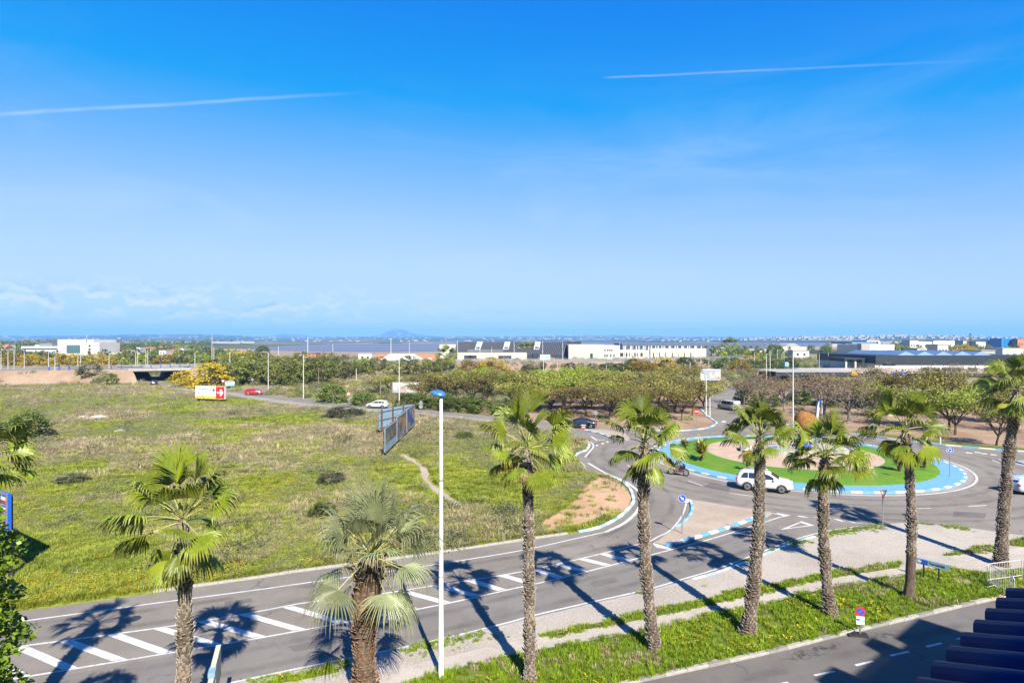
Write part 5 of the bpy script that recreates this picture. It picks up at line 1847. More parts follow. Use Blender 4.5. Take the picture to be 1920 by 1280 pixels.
# colonnade wing
B = Bld('colonnade_wing', 'low cream wing behind a long colonnade of white posts', 'building', 1245, 372)
B.box('wall', 1163, 1226, 0, B.z(657), 'cream_wall', 12, 20)
B.box('wall', 1226.2, 1334, 0, B.z(654), 'cream_wall', 10, 20)
B.windows('window', (1172, 1180, 1190, 1200, 1212), (3.2,), 2.2, 2.2, 'dark_glass', 12)
for i, px in enumerate(np.linspace(1170, 1316, 25)):
    x = B.X(px + rnd.uniform(-1, 1))
    MB().box((x, 2 + (i % 2) * 3, B.z(648.5) / 2), (0.5, 0.5, B.z(648.5))).obj('column', M['white_wall'], B.root)
B = Bld('long_shed', 'long flat grey roof beyond the colonnade, against the lagoon', 'building', 1330, 520)
B.box('wall', 1166, 1330, 0, B.z(643.6), 'shed_blue', 0, 40)
B.box('wall', 1330.5, 1440, 0, B.z(644.2), 'shed_blue', 3, 40)
B.windows('window', [1180 + 12 * i for i in range(21)], (B.z(650),), 2.6, 1.6, 'dark_glass', 0, frame=False)
B = Bld('perimeter_wall', 'long cream boundary wall beyond the round trees', 'wall', 1400, 480)
B.box('wall', 1335, 1470, 0, B.z(654.5), 'cream_wall', 0, 0.6)
B.box('wall', 1350, 1365, 0, B.z(651.5), 'white_wall', 4, 6)

# white clinic on the far left
B = Bld('clinic_building', 'white blocky building with green glass front at the far left', 'building', 120, 420)
B.box('wall', 108, 176, 0, B.z(636.3), 'white_wall', 0, 24)
B.box('wall', 176.2, 185, 0, B.z(642), 'white_wall', 0.6, 22)
gl = B.box('glass_front', 125, 150.5, B.z(661.5), B.z(646.5), 'green_glass', -0.25, 0.6)
for px in np.linspace(126, 149.5, 7):
    MB().box((B.X(px), -0.32, (B.z(661.5) + B.z(646.5)) / 2), (0.14, 0.1, 5.6)).obj('mullion', M['grey_metal'], gl)
for py in (650, 653.5, 657.5):
    MB().box((B.X(137.7), -0.33, B.z(py)), (9.5, 0.1, 0.18)).obj('transom', M['grey_metal'], gl)
B.windows('window', (168,), (B.z(648), B.z(654.5), B.z(661)), 1.5, 1.3, 'dark_glass', 0)
B.box('roof_slot', 161, 163, B.z(642), B.z(636.1), 'grey_roof', -0.05, 2)
MB().tube([(B.X(151), 6, 12.5), (B.X(151), 6, B.z(627.5))], 0.12, 5).obj('mast', M['pale_metal'], B.root)
B = Bld('clinic_wing', 'low white wing with dark window bands left of the clinic block', 'building', 70, 418)
B.box('wall', 31, 107.6, 0, B.z(649.3), 'white_wall', 4, 20)
B.box('window_band', 32, 107, B.z(655.5), B.z(653), 'dark_glass', 3.9, 1)
B.box('window_band', 32, 92, B.z(662), B.z(660), 'dark_glass', 3.9, 1)
B.box('rooftop_plant', 54, 79, B.z(649.2), B.z(643.5), 'grey_metal', 9, 6)
B.box('rooftop_plant', 46, 53, B.z(649.2), B.z(646.5), 'white_wall', 9, 6)
B.box('front_wall', 60, 172, 0, 3.4, 'cream_wall', -9, 0.5)


# small houses: wall, roof, windows
def house(label, px0, px1, py_top, Y, wall='white_wall', roof='tile_red', pitched=True, name='house', cat='house', group=None, nwin=2, depth=8):
    B = Bld(name, label, cat, (px0 + px1) / 2, Y, group)
    zt = B.z(py_top)
    zw = zt * 0.72 if pitched else zt
    B.box('wall', px0, px1, 0, zw, wall, 0, depth)
    if pitched:
        B.gable('roof', px0 - 0.6, px1 + 0.6, zw, zt, roof, -0.4, depth + 0.8)
    else:
        B.box('roof', px0 - 0.3, px1 + 0.3, zw, zw + 0.25, roof, -0.3, depth + 0.6)
    w = (px1 - px0) * Y / FPX
    for i in range(nwin):
        px = px0 + (px1 - px0) * (i + 0.7) / (nwin + 0.4)
        B.windows('window', (px,), (zw * 0.55,), min(1.4, w * 0.16), min(1.5, zw * 0.3), 'dark_glass', 0, frame=False)
    return B


house('red and white house with grey roof above the far pines', 551, 592, 662.5, 320, 'terra_wall', 'grey_roof', False)
house('white porch block on the front of the red house', 558, 571, 668, 316, 'white_wall', 'grey_roof', False)
house('white flat house left of the white tent', 672, 697, 662.5, 330, 'white_wall', 'concrete', False)
B = Bld('marquee', 'large white marquee tent with sloping ends beyond the highway', 'tent', 750, 318)
x0, x1, zt = B.X(712), B.X(787), B.z(664)
MB().add([(x0, 0, 2.0), (x1, 0, 2.0), (x1, 14, 2.0), (x0, 14, 2.0), (x0 + 4, 7, zt), (x1 - 4, 7, zt)], [(0, 1, 5, 4), (2, 3, 4, 5), (0, 4, 3), (1, 2, 5)]).obj('canopy', M['sign_white'], B.root)
for i in range(9):
    MB().box((x0 + (x1 - x0) * i / 8, 0.1, 1.0), (0.5 if i % 2 else 2.0, 0.25, 2.0)).obj('side_panel', M['sign_white'], B.root)
B = Bld('brick_wall', 'terracotta boundary wall either side of the white tent', 'wall', 760, 345)
B.box('wall', 697, 826, 0, B.z(663.5), 'terra_wall', 0, 0.5)
k = 0
for px0, px1, py, Y, w, rf, pt in ((2, 10, 646.5, 520, 'cream_wall', 'tile_red', True), (9, 16, 646, 560, 'white_wall', 'concrete', False), (205, 216, 652, 520, 'white_wall', 'tile_red', True), (222, 236, 655, 480, 'cream_wall', 'tile_red', True), (240, 258, 656, 470, 'white_wall', 'concrete', False), (256, 263, 651, 540, 'white_wall', 'concrete', False), (268, 296, 650.5, 560, 'white_wall', 'tile_red', True),
                                   (296, 308, 649, 580, 'terra_wall', 'tile_red', True), (298, 311, 657, 470, 'white_wall', 'concrete', False), (316, 334, 655, 500, 'terra_wall', 'tile_red', True), (338, 344, 653, 520, 'white_wall', 'concrete', False), (205, 232, 660.5, 430, 'cream_wall', 'concrete', False), (233, 262, 661, 420, 'white_wall', 'concrete', False)):
    house('small pale house, %s in the cluster right of the clinic' % ordn(k) if k > 1 else ('cream house with red roof at the far left edge', 'white flat-roofed house near the left edge')[k], px0, px1, py, Y, w, rf, pt, group=None, nwin=2)
    k += 1

# right side: warehouse, filling station, other sheds
B = Bld('warehouse', 'long dark slate warehouse with white base and blue rooflights', 'building', 1790, 235)
B.box('wall', 1643, 1990, 0, B.z(681.5), 'white_wall', 0.8, 44)
B.box('fascia', 1642, 1893, B.z(681.5), B.z(666.5), 'slate', 0, 45)
B.box('fascia', 1893.2, 2000, B.z(681), B.z(667.5), 'slate', -3, 46)
B.windows('window', (1669,), (B.z(683.5),), 5.2, 0.9, 'dark_glass', 0.8, frame=False)
for i in range(5):
    x0, x1 = B.X(1695 + i * 36), B.X(1730 + i * 36)
    zr = B.z(666.3)
    MB().add([(x0, 4, zr), (x1, 4, zr), (x1, 40, zr), (x0, 40, zr), ((x0 + x1) / 2, 4.5, zr + 1.5), ((x0 + x1) / 2, 40, zr + 1.5)], [(0, 1, 4), (1, 2, 5, 4), (2, 3, 5), (3, 0, 4, 5)]).obj('rooflight', M['blue_roof'], B.root)
B.box('porch_roof', 1600, 1641.6, B.z(675), B.z(672), 'slate', 6, 14)
for px in (1604, 1622, 1638):
    B.box('porch_column', px, px + 3, 0, B.z(675), 'white_wall', 7, 0.7)
MB().tube([(B.X(1832), -0.3, B.z(683)), (B.X(1834), -0.3, B.z(683))], 0.4, 6).obj('wall_lamp', M['black'], B.root)
B = Bld('store_front', 'low beige-roofed store with blue sign strip before the warehouse', 'building', 1700, 205)
B.box('roof', 1548, 1950, B.z(700), B.z(696.5), 'beige_roof', 0, 26)
B.box('fascia', 1610, 1950, B.z(705.5), B.z(700), 'slate', -0.3, 26)
B.box('wall', 1625, 1950, 0, B.z(705.5), 'white_wall', 1.5, 22)
B.windows('sign_panel', (1680, 1694), (B.z(701.5),), 2.1, 1.5, 'sign_blue', -0.4, frame=False)
B.windows('window', (1740, 1760, 1780, 1800, 1830, 1860), (2.0,), 3.0, 2.4, 'dark_glass', 1.5)
B = Bld('filling_station', 'flat grey filling-station canopy with dark fascia and yellow sign', 'canopy', 1530, 178)
x0, x1 = B.X(1455), B.X(1608)
MB().box(((x0 + x1) / 2, 8, B.z(697) + 0.0), (x1 - x0, 16, 0.16)).obj('roof', M['concrete'], B.root)
B.box('fascia', 1454, 1609, B.z(704.5), B.z(697.5), 'slate', -0.2, 0.4)
for px in (1475, 1515, 1555, 1595):
    B.box('column', px, px + 2.5, 0, B.z(704), 'white_wall', 5, 0.4)
B.box('back_wall', 1460, 1600, 0, 2.6, 'concrete_d', 14, 0.4)
B.box('sign_panel', 1595, 1607, B.z(703), B.z(697.5), 'sign_yellow', -0.5, 0.25)
B = Bld('water_tank', 'small pale blue box tank behind the filling station', 'tank', 1527, 200)
B.box('body', 1523, 1531, B.z(692), B.z(683), 'steel_blue', 20, 2)
for px in (1523.5, 1530):
    B.box('leg', px, px + .6, 0, B.z(692), 'grey_metal', 20.5, 0.3)
B = Bld('factory_building', 'white factory with bright blue roof left of the dark trees', 'building', 1650, 430)
B.box('wall', 1612, 1677, 0, B.z(645.5), 'white_wall', 0, 30)
B.box('roof', 1630, 1678, B.z(645), B.z(641), 'blue_roof', 22, 30)
B.box('wall', 1678, 1704, 0, B.z(638), 'cream_wall', 34, 20)
B.box('annex', 1606, 1622, 0, B.z(644), 'concrete', -6, 5)
B.windows('window', (1685, 1692, 1699), (B.z(642.5),), 1.4, 1.6, 'dark_glass', 34)
B = Bld('arched_shed', 'pale shed with shallow arched roof near the lagoon', 'building', 1490, 560)
zb = B.z(650)
B.box('wall', 1466, 1512, 0, zb, 'cream_wall', 0, 20)
xa, xb = B.X(1490), B.X(1524)
pr = [(xa + (xb - xa) * i / 10, zb - 1 + 4.2 * math.sin(math.pi * i / 10)) for i in range(11)]
MB().slab(pr, 20, Matrix.Translation((0, 22, 0))).obj('roof', M['concrete'], B.root)
house('long white low shed above the filling station', 1487, 1517, 657.5, 400, 'white_wall', 'concrete', False, 'shed', 'building')
B = Bld('blue_office', 'bright blue glass office block at the far right', 'building', 1893, 700)
B.box('wall', 1878, 1907, 0, B.z(634.3), 'blue_glass', 0, 18)
for px in (1884, 1890, 1896, 1902):
    MB().box((B.X(px), -0.1, 7), (0.3, 0.2, 12)).obj('mullion', M['dark_metal'], B.root)
house('terracotta block right of the blue office', 1908, 1925, 635.2, 690, 'terra_wall', 'concrete', False, 'house', 'building', nwin=3)
k = 0
for px0, px1, py, Y, w in ((1706, 1722, 638, 620, 'white_wall'), (1722, 1748, 640, 640, 'white_wall'), (1750, 1790, 638.5, 660, 'white_wall'), (1806, 1822, 639, 640, 'cream_wall'), (1852, 1880, 637.5, 720, 'white_wall'), (1830, 1848, 640.5, 600, 'white_wall'), (1758, 1778, 646, 420, 'cream_wall'), (1840, 1866, 657, 300, 'concrete'), (1880, 1925, 653, 320, 'white_wall'), (1720, 1738, 653, 380, 'cream_wall')):
    house('pale flat-roofed building, %s of the group above the warehouse' % ordn(k), px0, px1, py, Y, w, 'concrete', False, 'building', 'building', None, 3, 12)
    k += 1
# far white townscape and farm buildings: too many and too small to count
tb = MB()
tm_ = MB()
for i in range(1150):
    if i < 650:
        px = rnd.gauss(1690, 190); Y = rnd.uniform(2700, 4300)
    elif i < 900:
        px = rnd.uniform(960, 1560); Y = rnd.uniform(4300, 7200)
    else:
        px = rnd.uniform(-60, 960); Y = rnd.uniform(3300, 7600)
    x = (px - 960) * Y / FPX
    z = hill_z(x, Y)
    s = rnd.uniform(6, 13) * (Y / 3500) ** 0.5
    h = rnd.uniform(3, 6.5) * (1.5 if rnd.random() < 0.1 else 1)
    (tb if rnd.random() < 0.72 else tm_).box((x, Y, z + h / 2 - 1), (s * rnd.uniform(1, 2.2), s, h + 2), 0, rnd.uniform(-0.5, 0.5))
for i in range(90):
    px = rnd.uniform(1560, 1980); Y = rnd.uniform(900, 2300)
    x = (px - 960) * Y / FPX
    tb.box((x, Y, 2.6), (rnd.uniform(9, 26), 9, rnd.uniform(4, 8)), 0, rnd.uniform(-0.4, 0.4))
for i in range(60):
    px = rnd.uniform(210, 470); Y = rnd.uniform(1700, 2400)
    tb.box(((px - 960) * Y / FPX, Y, 2.5), (rnd.uniform(15, 70), 9, 5), 0, rnd.uniform(-0.1, 0.1))
tag(tb.obj('far_town', M['concrete']), 'far white town and farm buildings along the horizon', 'town', kind='stuff')
tag(tm_.obj('far_town', M['beige_roof']), 'far cream and ochre houses along the horizon', 'town', kind='stuff')
# tall conifer on the right horizon
o = thing('norfolk_pine', 'tall dark conifer with tiered branches on the right horizon', 'tree', ((1819 - 960) * 560 / FPX, 560, 0))
MB().tube([(0, 0, 0), (0, 0, 19.5)], [0.5, 0.06], 6).obj('trunk', M['bark'], o)
b = MB()
r = random.Random(5)
for t in range(13):
    z = 4 + t * 1.18
    for k in range(60):
        a = r.uniform(0, 6.28); q = r.random() * (4.4 * (1 - t / 14.5))
        leaf_quad(b, Vector((q * math.cos(a), q * math.sin(a), z + 0.1 * q)), 0.9, r, 1.5)
b.obj('crown', M['leaf_pine'], o)


# fan palms far away
def far_palm(label, px, py_base, py_top, sc, seed=0):
    Yb = g(px, py_base).y
    zt = zat(py_top, Yb)
    o = thing('fan_palm', label, 'palm tree', g(px, py_base))
    MB().tube([(0, 0, -0.1), (0, 0, zt)], [0.3 * sc * .4, 0.22 * sc * .4], 6).obj('trunk', M['bark_grey'], o)
    r = random.Random(seed)
    a = 0
    for cls, n in (('up', 2), ('high', 6), ('mid', 6), ('low', 6), ('hang', 4)):
        for i in range(n):
            a += 2.4
            f = link(bpy.data.objects.new('frond', FR['green'][cls][i % 3]), o)
            f.location = (0, 0, zt)
            f.rotation_euler = (0, 0, a)
            f.scale = (sc, sc, sc)
    return o


far_palm('squat green fan palm on top of the big mimosa by the bridge', 391, 722, 689, 1.9, 1)
far_palm('single tall palm beyond the cream boundary wall', 1368, 668, 648, 4.0, 2)
far_palm('left palm of the pair before the ribbed roof', 982, 674, 653, 2.4, 3)
far_palm('right palm of the pair before the ribbed roof', 993, 674, 652, 2.4, 4)
far_palm('shaggy palm with bare trunk beside the highway, left of the exhibition hall', 837, 700, 668, 2.6, 5)

# ------------------------------------------------------------------ the building the picture is taken from: wall, wing and blue glazed roof tiles
e2 = Vector((0.780, 0.626)); n2 = Vector((0.626, -0.780))
dd = 2.2
E0 = Vector((1.271 * dd, 1.773 * dd))
ze = CH - dd
home = thing('apartment_block', 'apartment block with glazed dark blue barrel-tile roof, lower right', 'building', (E0.x, E0.y, 0))
slope = 0.31


def loc2(s, t):
    q = e2 * s + n2 * t
    return q


sp = 0.140 * dd
# roof board under the tiles, wall below the eave
rb = MB()
c4 = [loc2(-3.0, 0.12), loc2(2.0, 0.12), loc2(2.0, 2.9), loc2(-3.0, 2.9)]
rb.add([(p.x, p.y, ze - 0.10 + (0.12 if i < 2 else 2.9) * slope) for i, p in enumerate(c4)] + [(p.x, p.y, ze - 0.26 + (0.12 if i < 2 else 2.9) * slope) for i, p in enumerate(c4)],
       [(0, 1, 2, 3), (7, 6, 5, 4), (0, 4, 5, 1), (1, 5, 6, 2), (2, 6, 7, 3), (3, 7, 4, 0)])
rb.obj('roof_board', M['glossy_blue_tile'], home)


def tile_mesh(L, r, wall):
    b = MB()
    n = 9
    for x, rr in ((0, r), (L, r * 0.84)):
        for k in range(n):
            a = math.pi * k / (n - 1)
            b.v.append((x, rr * math.cos(a), rr * math.sin(a)))
        for k in range(n):
            a = math.pi * k / (n - 1)
            b.v.append((x, (rr - wall) * math.cos(a), (rr - wall) * math.sin(a)))
    m = 2 * n
    for k in range(n - 1):
        b.f += [(k, k + 1, m + k + 1, m + k), (n + k + 1, n + k, m + n + k, m + n + k + 1), (k, n + k, n + k + 1, k + 1), (m + k + 1, m + n + k + 1, m + n + k, m + k)]
    b.mi = [0] * len(b.f)
    me = b.mesh('roof_tile', M['glossy_blue_tile'], True)
    return me


tile = tile_mesh(0.86, 0.132, 0.016)
pan = tile_mesh(0.46, 0.115, 0.014)
ang = math.atan2(n2.y, n2.x)
pitch = math.atan(slope)
for s in range(-8, 7):
    for t in range(4):
        q = loc2(s * sp, t * 0.76)
        o = link(bpy.data.objects.new('roof_tile', tile), home)
        o.location = (q.x, q.y, ze - 0.04 + t * 0.76 * slope + 0.012 * (t % 2))
        o.rotation_euler = (0, -pitch, ang)
        if t < 3:
            q = loc2((s + 0.5) * sp, 0.05 + t * 0.40)
            o = link(bpy.data.objects.new('roof_tile', pan), home)
            o.location = (q.x, q.y, ze + 0.03 + (0.05 + t * 0.40) * slope)
            o.rotation_euler = (math.pi, pitch, ang + math.pi * 0)
            o.rotation_euler = Euler((math.pi, -pitch, ang))
MB().prism([loc2(-3, 0.5), loc2(1.9, 0.5), loc2(1.9, 6), loc2(-3, 6)], 0.0, ze - 0.2).obj('wall', M['cream_wall'], home)


def caster(px, py, h):
    p = g(px, py).to_2d()
    return p + SUN_H * (h / math.tan(SUN_EL)) - E0


# wing of the block (outside the picture) whose shadow lies on the street
hA = 16.0
K = caster(1721, 1158, hA)
MB().prism([K, K + n2 * 16, K + n2 * 16 - e2 * 3.0, K - e2 * 3.0], 0.0, hA).obj('wing', M['cream_wall'], home)
hB = 15.2
F = caster(1655, 1243, hB)
Kb = F - e2 * 0.0
MB().prism([Kb + e2 * 2.5, Kb + e2 * 2.5 + n2 * 14, Kb + n2 * 14 - e2 * 2.2, Kb - e2 * 2.2], 0.0, hB).obj('wing', M['cream_wall'], home)
for i in range(12):
    q = Kb - e2 * (2.2 - i * 0.28) - n2 * 0.22
    o = link(bpy.data.objects.new('roof_tile', tile), home)
    o.location = (q.x, q.y, hB + 0.05)
    o.rotation_euler = (0, -pitch, ang)
Kc = caster(1616, 1206, 16.6)
MB().prism([Kc, Kc + n2 * 0.9, Kc + n2 * 0.9 + e2 * 0.9, Kc + e2 * 0.9], 10.0, 16.6).obj('chimney', M['cream_wall'], home)
Kd = caster(1560, 1248, 15.2)
MB().prism([Kd, Kd + n2 * 14, Kd + n2 * 14 - e2 * 1.5, Kd - e2 * 1.5], 0.0, 15.2).obj('wing', M['cream_wall'], home)
# back wall of the terrace
bw = -E0 + n2 * 2.6
MB().prism([bw - e2 * 3, bw + e2 * 7, bw + e2 * 7 + n2 * 8, bw - e2 * 3 + n2 * 8], 0.0, 15.3).obj('wall', M['cream_wall'], home)


# ------------------------------------------------------------------ lamp posts and poles
def arm_dir(d): return Vector((d[0], d[1], 0)).normalized()


o = thing('street_lamp', 'tall white lamp post with blue lamp head in the foreground', 'street lamp', P3(827, 22.9, 0))
zt = zat(740, 22.9)
MB().lathe([(0.15, 0), (0.15, 0.06), (0.105, 0.1), (0.096, zt * 0.3), (0.076, zt * 0.75), (0.058, zt)], 12).obj('pole', M['white_metal'], o, True)
hd = MB()
prof = [(-0.32, 0.035, 0.02), (-0.22, 0.12, 0.06), (-0.05, 0.19, 0.10), (0.12, 0.19, 0.11), (0.22, 0.14, 0.08), (0.26, 0.05, 0.03)]
vs, fs = [], []
for x, w, h in prof:
    for k in range(10):
        a = 2 * math.pi * k / 10
        vs.append((x, w * math.cos(a), h * math.sin(a) * (1.0 if math.sin(a) > 0 else 0.5)))
for i in range(len(prof) - 1):
    for k in range(10):
        fs.append((i * 10 + k, i * 10 + (k + 1) % 10, (i + 1) * 10 + (k + 1) % 10, (i + 1) * 10 + k))
fs += [tuple(range(9, -1, -1)), tuple(50 + k for k in range(10))]
hd.add(vs, fs)
M['lamp_blue'] = simple('blue_lamp_shell', (0.035, 0.16, 0.50), 0.35, 0, 0.35, 12.0, 0.5)
MB().box((0, -0.10, 1.0), (0.09, 0.03, 0.42)).obj('access_door', M['pale_metal'], o)
for zz_ in (zt * 0.36, zt * 0.70):
    MB().lathe([(0.098 - 0.0022 * zz_, -0.035), (0.106 - 0.0022 * zz_, 0.0), (0.098 - 0.0022 * zz_, 0.035)], 12).obj('joint_band', M['grey_metal'], o).location = (0, 0, zz_)
h = hd.obj('lamp_head', M['lamp_blue'], o, True)
h.location = (-0.10, 0, zt + 0.05)
h.rotation_euler = (R(25), R(12), 0)
MB().lathe([(0.06, -0.04), (0.09, 0.0), (0.05, 0.05)], 8).obj('collar', M['grey_metal'], o).location = (0, 0, zt)


def pole(label, px, py_base, py_top, kind='plain', mat='pale_metal', name='lamp_post', cat='lamp post', z0=0.0, rad=0.11, group='slender lamp posts'):
    p = g(px, py_base, z0)
    zt = zat(py_top, p.y) - z0
    o = thing(name, label, cat, p, 0, group)
    MB().tube([(0, 0, -0.1), (0, 0, zt * 0.5), (0, 0, zt)], [rad, rad * 0.8, rad * 0.6], 7).obj('pole', M[mat], o)
    if kind == 'arm':
        MB().tube([(0, 0, zt - 0.05), (-0.8, 0, zt + 0.12), (-1.5, 0, zt + 0.1)], 0.05, 5).obj('arm', M[mat], o)
        MB().box((-1.6, 0, zt + 0.06), (0.7, 0.3, 0.14)).obj('lamp_head', M['grey_metal'], o)
    elif kind == 'top':
        MB().box((0, 0, zt + 0.05), (1.0, 0.4, 0.14)).obj('lamp_head', M['grey_metal'], o)
    elif kind == 'flood':
        MB().box((0.2, -0.2, zt + 0.1), (1.3, 0.5, 0.9)).obj('flood_light', M['white_metal'], o)
    return o


pl_lst = [
    (2, 692, 658, 'plain', 'left edge', ET), (15, 692, 656.5, 'top', 'left edge', ET), (26.5, 692, 656, 'arm', 'left edge', ET), (45.5, 691, 660, 'plain', 'left edge', ET),
    (91, 690.5, 660, 'plain', 'left edge', ET), (103, 694, 668, 'plain', 'left edge', ET), (146, 689, 664, 'plain', 'left edge', ET), (151, 689, 663, 'plain', 'left edge', ET), (204.5, 690, 662, 'top', 'left edge', ET)]
for i, (px, pb, pt, kd, w, z0) in enumerate(pl_lst):
    pole('pale lamp post, %s on the highway left of the bridge' % ordn(i), px, pb, pt, kd, z0=z0, rad=0.12, group='highway lamp posts, left')
lst2 = [(254, 687, 661), (257.5, 687, 657), (273.5, 687, 657), (277, 687, 656)]
for i, (px, pb, pt) in enumerate(lst2):
    pole('slim lamp post, %s of four above the bridge' % ordn(i), px, pb, pt, z0=ET, rad=0.12, group='lamp posts above the bridge')
lst3 = [(365.5, 712, 661, 'plain', 'between the bridge and the arrow hoarding'), (378.5, 722, 685, 'plain', 'in front of the big mimosa'), (431, 721, 661, 'plain', 'just right of the arrow hoarding'),
        (503, 732, 660.5, 'arm', 'at the corner of the side road'), (569, 747, 664, 'plain', 'nearest the road, right of the red car'), (748.5, 763, 671, 'plain', 'behind the hoardings by the white hatchback'),
        (668, 712, 690, 'plain', 'beside the dirt track'), (805, 700, 673, 'flood', 'with a floodlight beside the dark pine'), (1019, 720, 673, 'plain', 'among the lime-green trees'),
        (1324, 780, 704, 'plain', 'in front of the small billboard'), (1331, 783, 745, 'plain', 'short one at the exit road corner'), (1294, 722, 679, 'plain', 'left of the small billboard'),
        (1437, 716, 664, 'top', 'left one of the joined pair'), (1444, 716, 666, 'top', 'right one of the joined pair'), (1487, 806, 662, 'plain', 'tallest, beside the brown dome'),
        (1541, 780, 741, 'plain', 'short one beside the blue-tipped fin'), (1377.5, 752, 725, 'plain', 'thin one beside the parked van'), (1763, 833, 800, 'plain', 'short one on the far kerb right of the roundabout'),
        (1415, 695, 660, 'plain', 'behind the yellow mimosa'), (1470, 690, 664, 'top', 'left of the canopy'), (1536, 690, 662, 'plain', 'first behind the canopy'), (1553, 690, 662, 'plain', 'tallest of those behind the canopy'),
        (1563, 690, 663, 'plain', 'second behind the canopy'), (1576, 682, 662, 'plain', 'thin one right behind the canopy'), (1458, 683, 655, 'plain', 'behind the round trees'), (1515, 712, 690, 'plain', 'under the canopy edge')]
for px, pb, pt, kd, w in lst3:
    pole('white lamp post ' + w, px, pb, pt, kd, rad=0.10 if pb > 730 else 0.15, mat='white_metal' if pb > 730 else 'pale_metal')
lst4 = [(397.5, 687.5, 629), (401, 687.5, 650)]
for i, (px, pb, pt) in enumerate(lst4):
    pole(('tall mast', 'shorter mast')[i] + ' of the pair on the highway above the big mimosa', px, pb, pt, 'plain', 'concrete', 'mast', 'mast', ET, 0.2, None)
lst5 = [(522, 681, 649), (577, 681, 632), (624, 680, 645), (733, 677, 633), (767.5, 676, 642.5), (858, 676, 637.5), (900, 676, 643), (922, 676, 651), (964, 676, 641), (1017.5, 675, 639), (1055, 675, 641), (1162, 674, 642)]
for i, (px, pb, pt) in enumerate(lst5):
    pole('tall lighting pole, %s along the far side of the highway' % ordn(i), px, pb, pt, 'plain', 'pale_metal', z0=ET, rad=0.15 if i not in (1, 3) else 0.2, group='highway lighting poles')
lst6 = [(527.5, 721, 682), (597.5, 727, 692), (656.5, 708, 658), (713.5, 742, 705)]
for i, (px, pb, pt) in enumerate(lst6):
    pole('brown wooden utility pole, %s in the scrub' % ordn(i), px, pb, pt, 'plain', 'bark_grey', 'utility_pole', 'pole', 0, 0.15, 'wooden utility poles')
lst7 = [(968, 697, 679), (1045, 700, 679), (1110, 700, 674), (1137, 702, 685), (1169, 698, 676), (1264, 697, 671), (1314, 694, 660), (1329, 700, 672), (1368, 692, 672), (1403, 692, 670)]
for i, (px, pb, pt) in enumerate(lst7):
    pole('thin grey pole, %s in the scrub before the exhibition hall' % ordn(i), px, pb, pt, 'plain', 'pale_metal', 'lamp_post', 'lamp post', 0, 0.14, 'thin poles in the scrub')


# ------------------------------------------------------------------ writing
def text(body, size, mat, parent, Mx, name='lettering', extrude=0.004):
    cu = bpy.data.curves.new(name, 'FONT')
    cu.body = body
    cu.size = size
    cu.extrude = extrude
    cu.offset = 0.014 * size
    cu.resolution_u = 2
    t = bpy.data.objects.new(name, cu)
    COL.objects.link(t)
    bpy.context.view_layer.update()
    me = bpy.data.meshes.new_from_object(t.evaluated_get(bpy.context.evaluated_depsgraph_get()))
    COL.objects.unlink(t)
    bpy.data.objects.remove(t)
    me.materials.clear()
    me.materials.append(M[mat])
    for p in me.polygons: p.material_index = 0
    o = link(bpy.data.objects.new(name, me), parent)
    o.matrix_local = Mx @ Matrix.Rotation(R(90), 4, 'X')
    return o


def rect(b, x0, x1, z0, z1, y, th=0.02, mi=0):
    return b.box(((x0 + x1) / 2, y - th / 2, (z0 + z1) / 2), (x1 - x0, th, z1 - z0), mi)


# supermarket direction hoarding: local x along the board, front towards -y
base = g(394, 754)
w = 7.4
o = thing('billboard', 'white and red billboard with white arrow at the field edge', 'billboard', base, R(-16))
z0, z1 = 0.75, 3.35
MB().box((0, 0.06, (z0 + z1) / 2), (w, 0.14, z1 - z0)).obj('panel', M['sign_white'], o)
rect(MB(), w / 2 - 2.25, w / 2 - 0.1, z0 + 0.06, z1 - 0.06, -0.012, 0.02).obj('red_field', M['sign_red'], o)
rect(MB(), -w / 2 + 0.1, w / 2 - 2.27, z0 + 0.08, z0 + 0.52, -0.012, 0.02).obj('yellow_strip', M['sign_yellow'], o)
ar = [(-0.75, -0.14), (0.1, -0.14), (-0.12, -0.55), (0.25, -0.7), (0.85, 0), (0.25, 0.7), (-0.12, 0.55), (0.1, 0.14), (-0.75, 0.14)]
MB().slab([(x + w / 2 - 1.2, z + (z0 + z1) / 2) for x, z in ar], 0.02, Matrix.Translation((0, -0.055, 0))).obj('arrow', M['sign_white'], o)
text('Carrefour', 0.72, 'text_blue', o, Matrix.Translation((-w / 2 + 0.35, -0.02, z0 + 1.75)))
text('Torrevieja', 0.50, 'text_grey', o, Matrix.Translation((-w / 2 + 0.35, -0.02, z0 + 1.1)))
lg = MB().slab([(x * 0.42 + 0.9, z * 0.42 + 2.55) for x, z in ((-0.3, -1), (0.2, -1), (0.2, -0.55), (0.75, -0.5), (1.1, 0), (0.75, 0.5), (0.2, 0.55), (0.2, 1), (-0.3, 1), (-0.45, 0))], 0.02, Matrix.Translation((-0.1, -0.05, 0)))
lg.obj('emblem', M['text_blue'], o)
MB().slab([(x * 0.3 + 0.35, z * 0.42 + 2.55) for x, z in ((-0.9, 0), (0.1, -0.75), (0.1, -0.3), (-0.3, 0), (0.1, 0.3), (0.1, 0.75))], 0.02, Matrix.Translation((-0.1, -0.05, 0))).obj('emblem', M['sign_red'], o)
for x in (-2.6, -0.6, 1.5, 3.1):
    MB().box((x, 0.28, 1.5), (0.14, 0.14, 3.4)).obj('post', M['rust'], o)


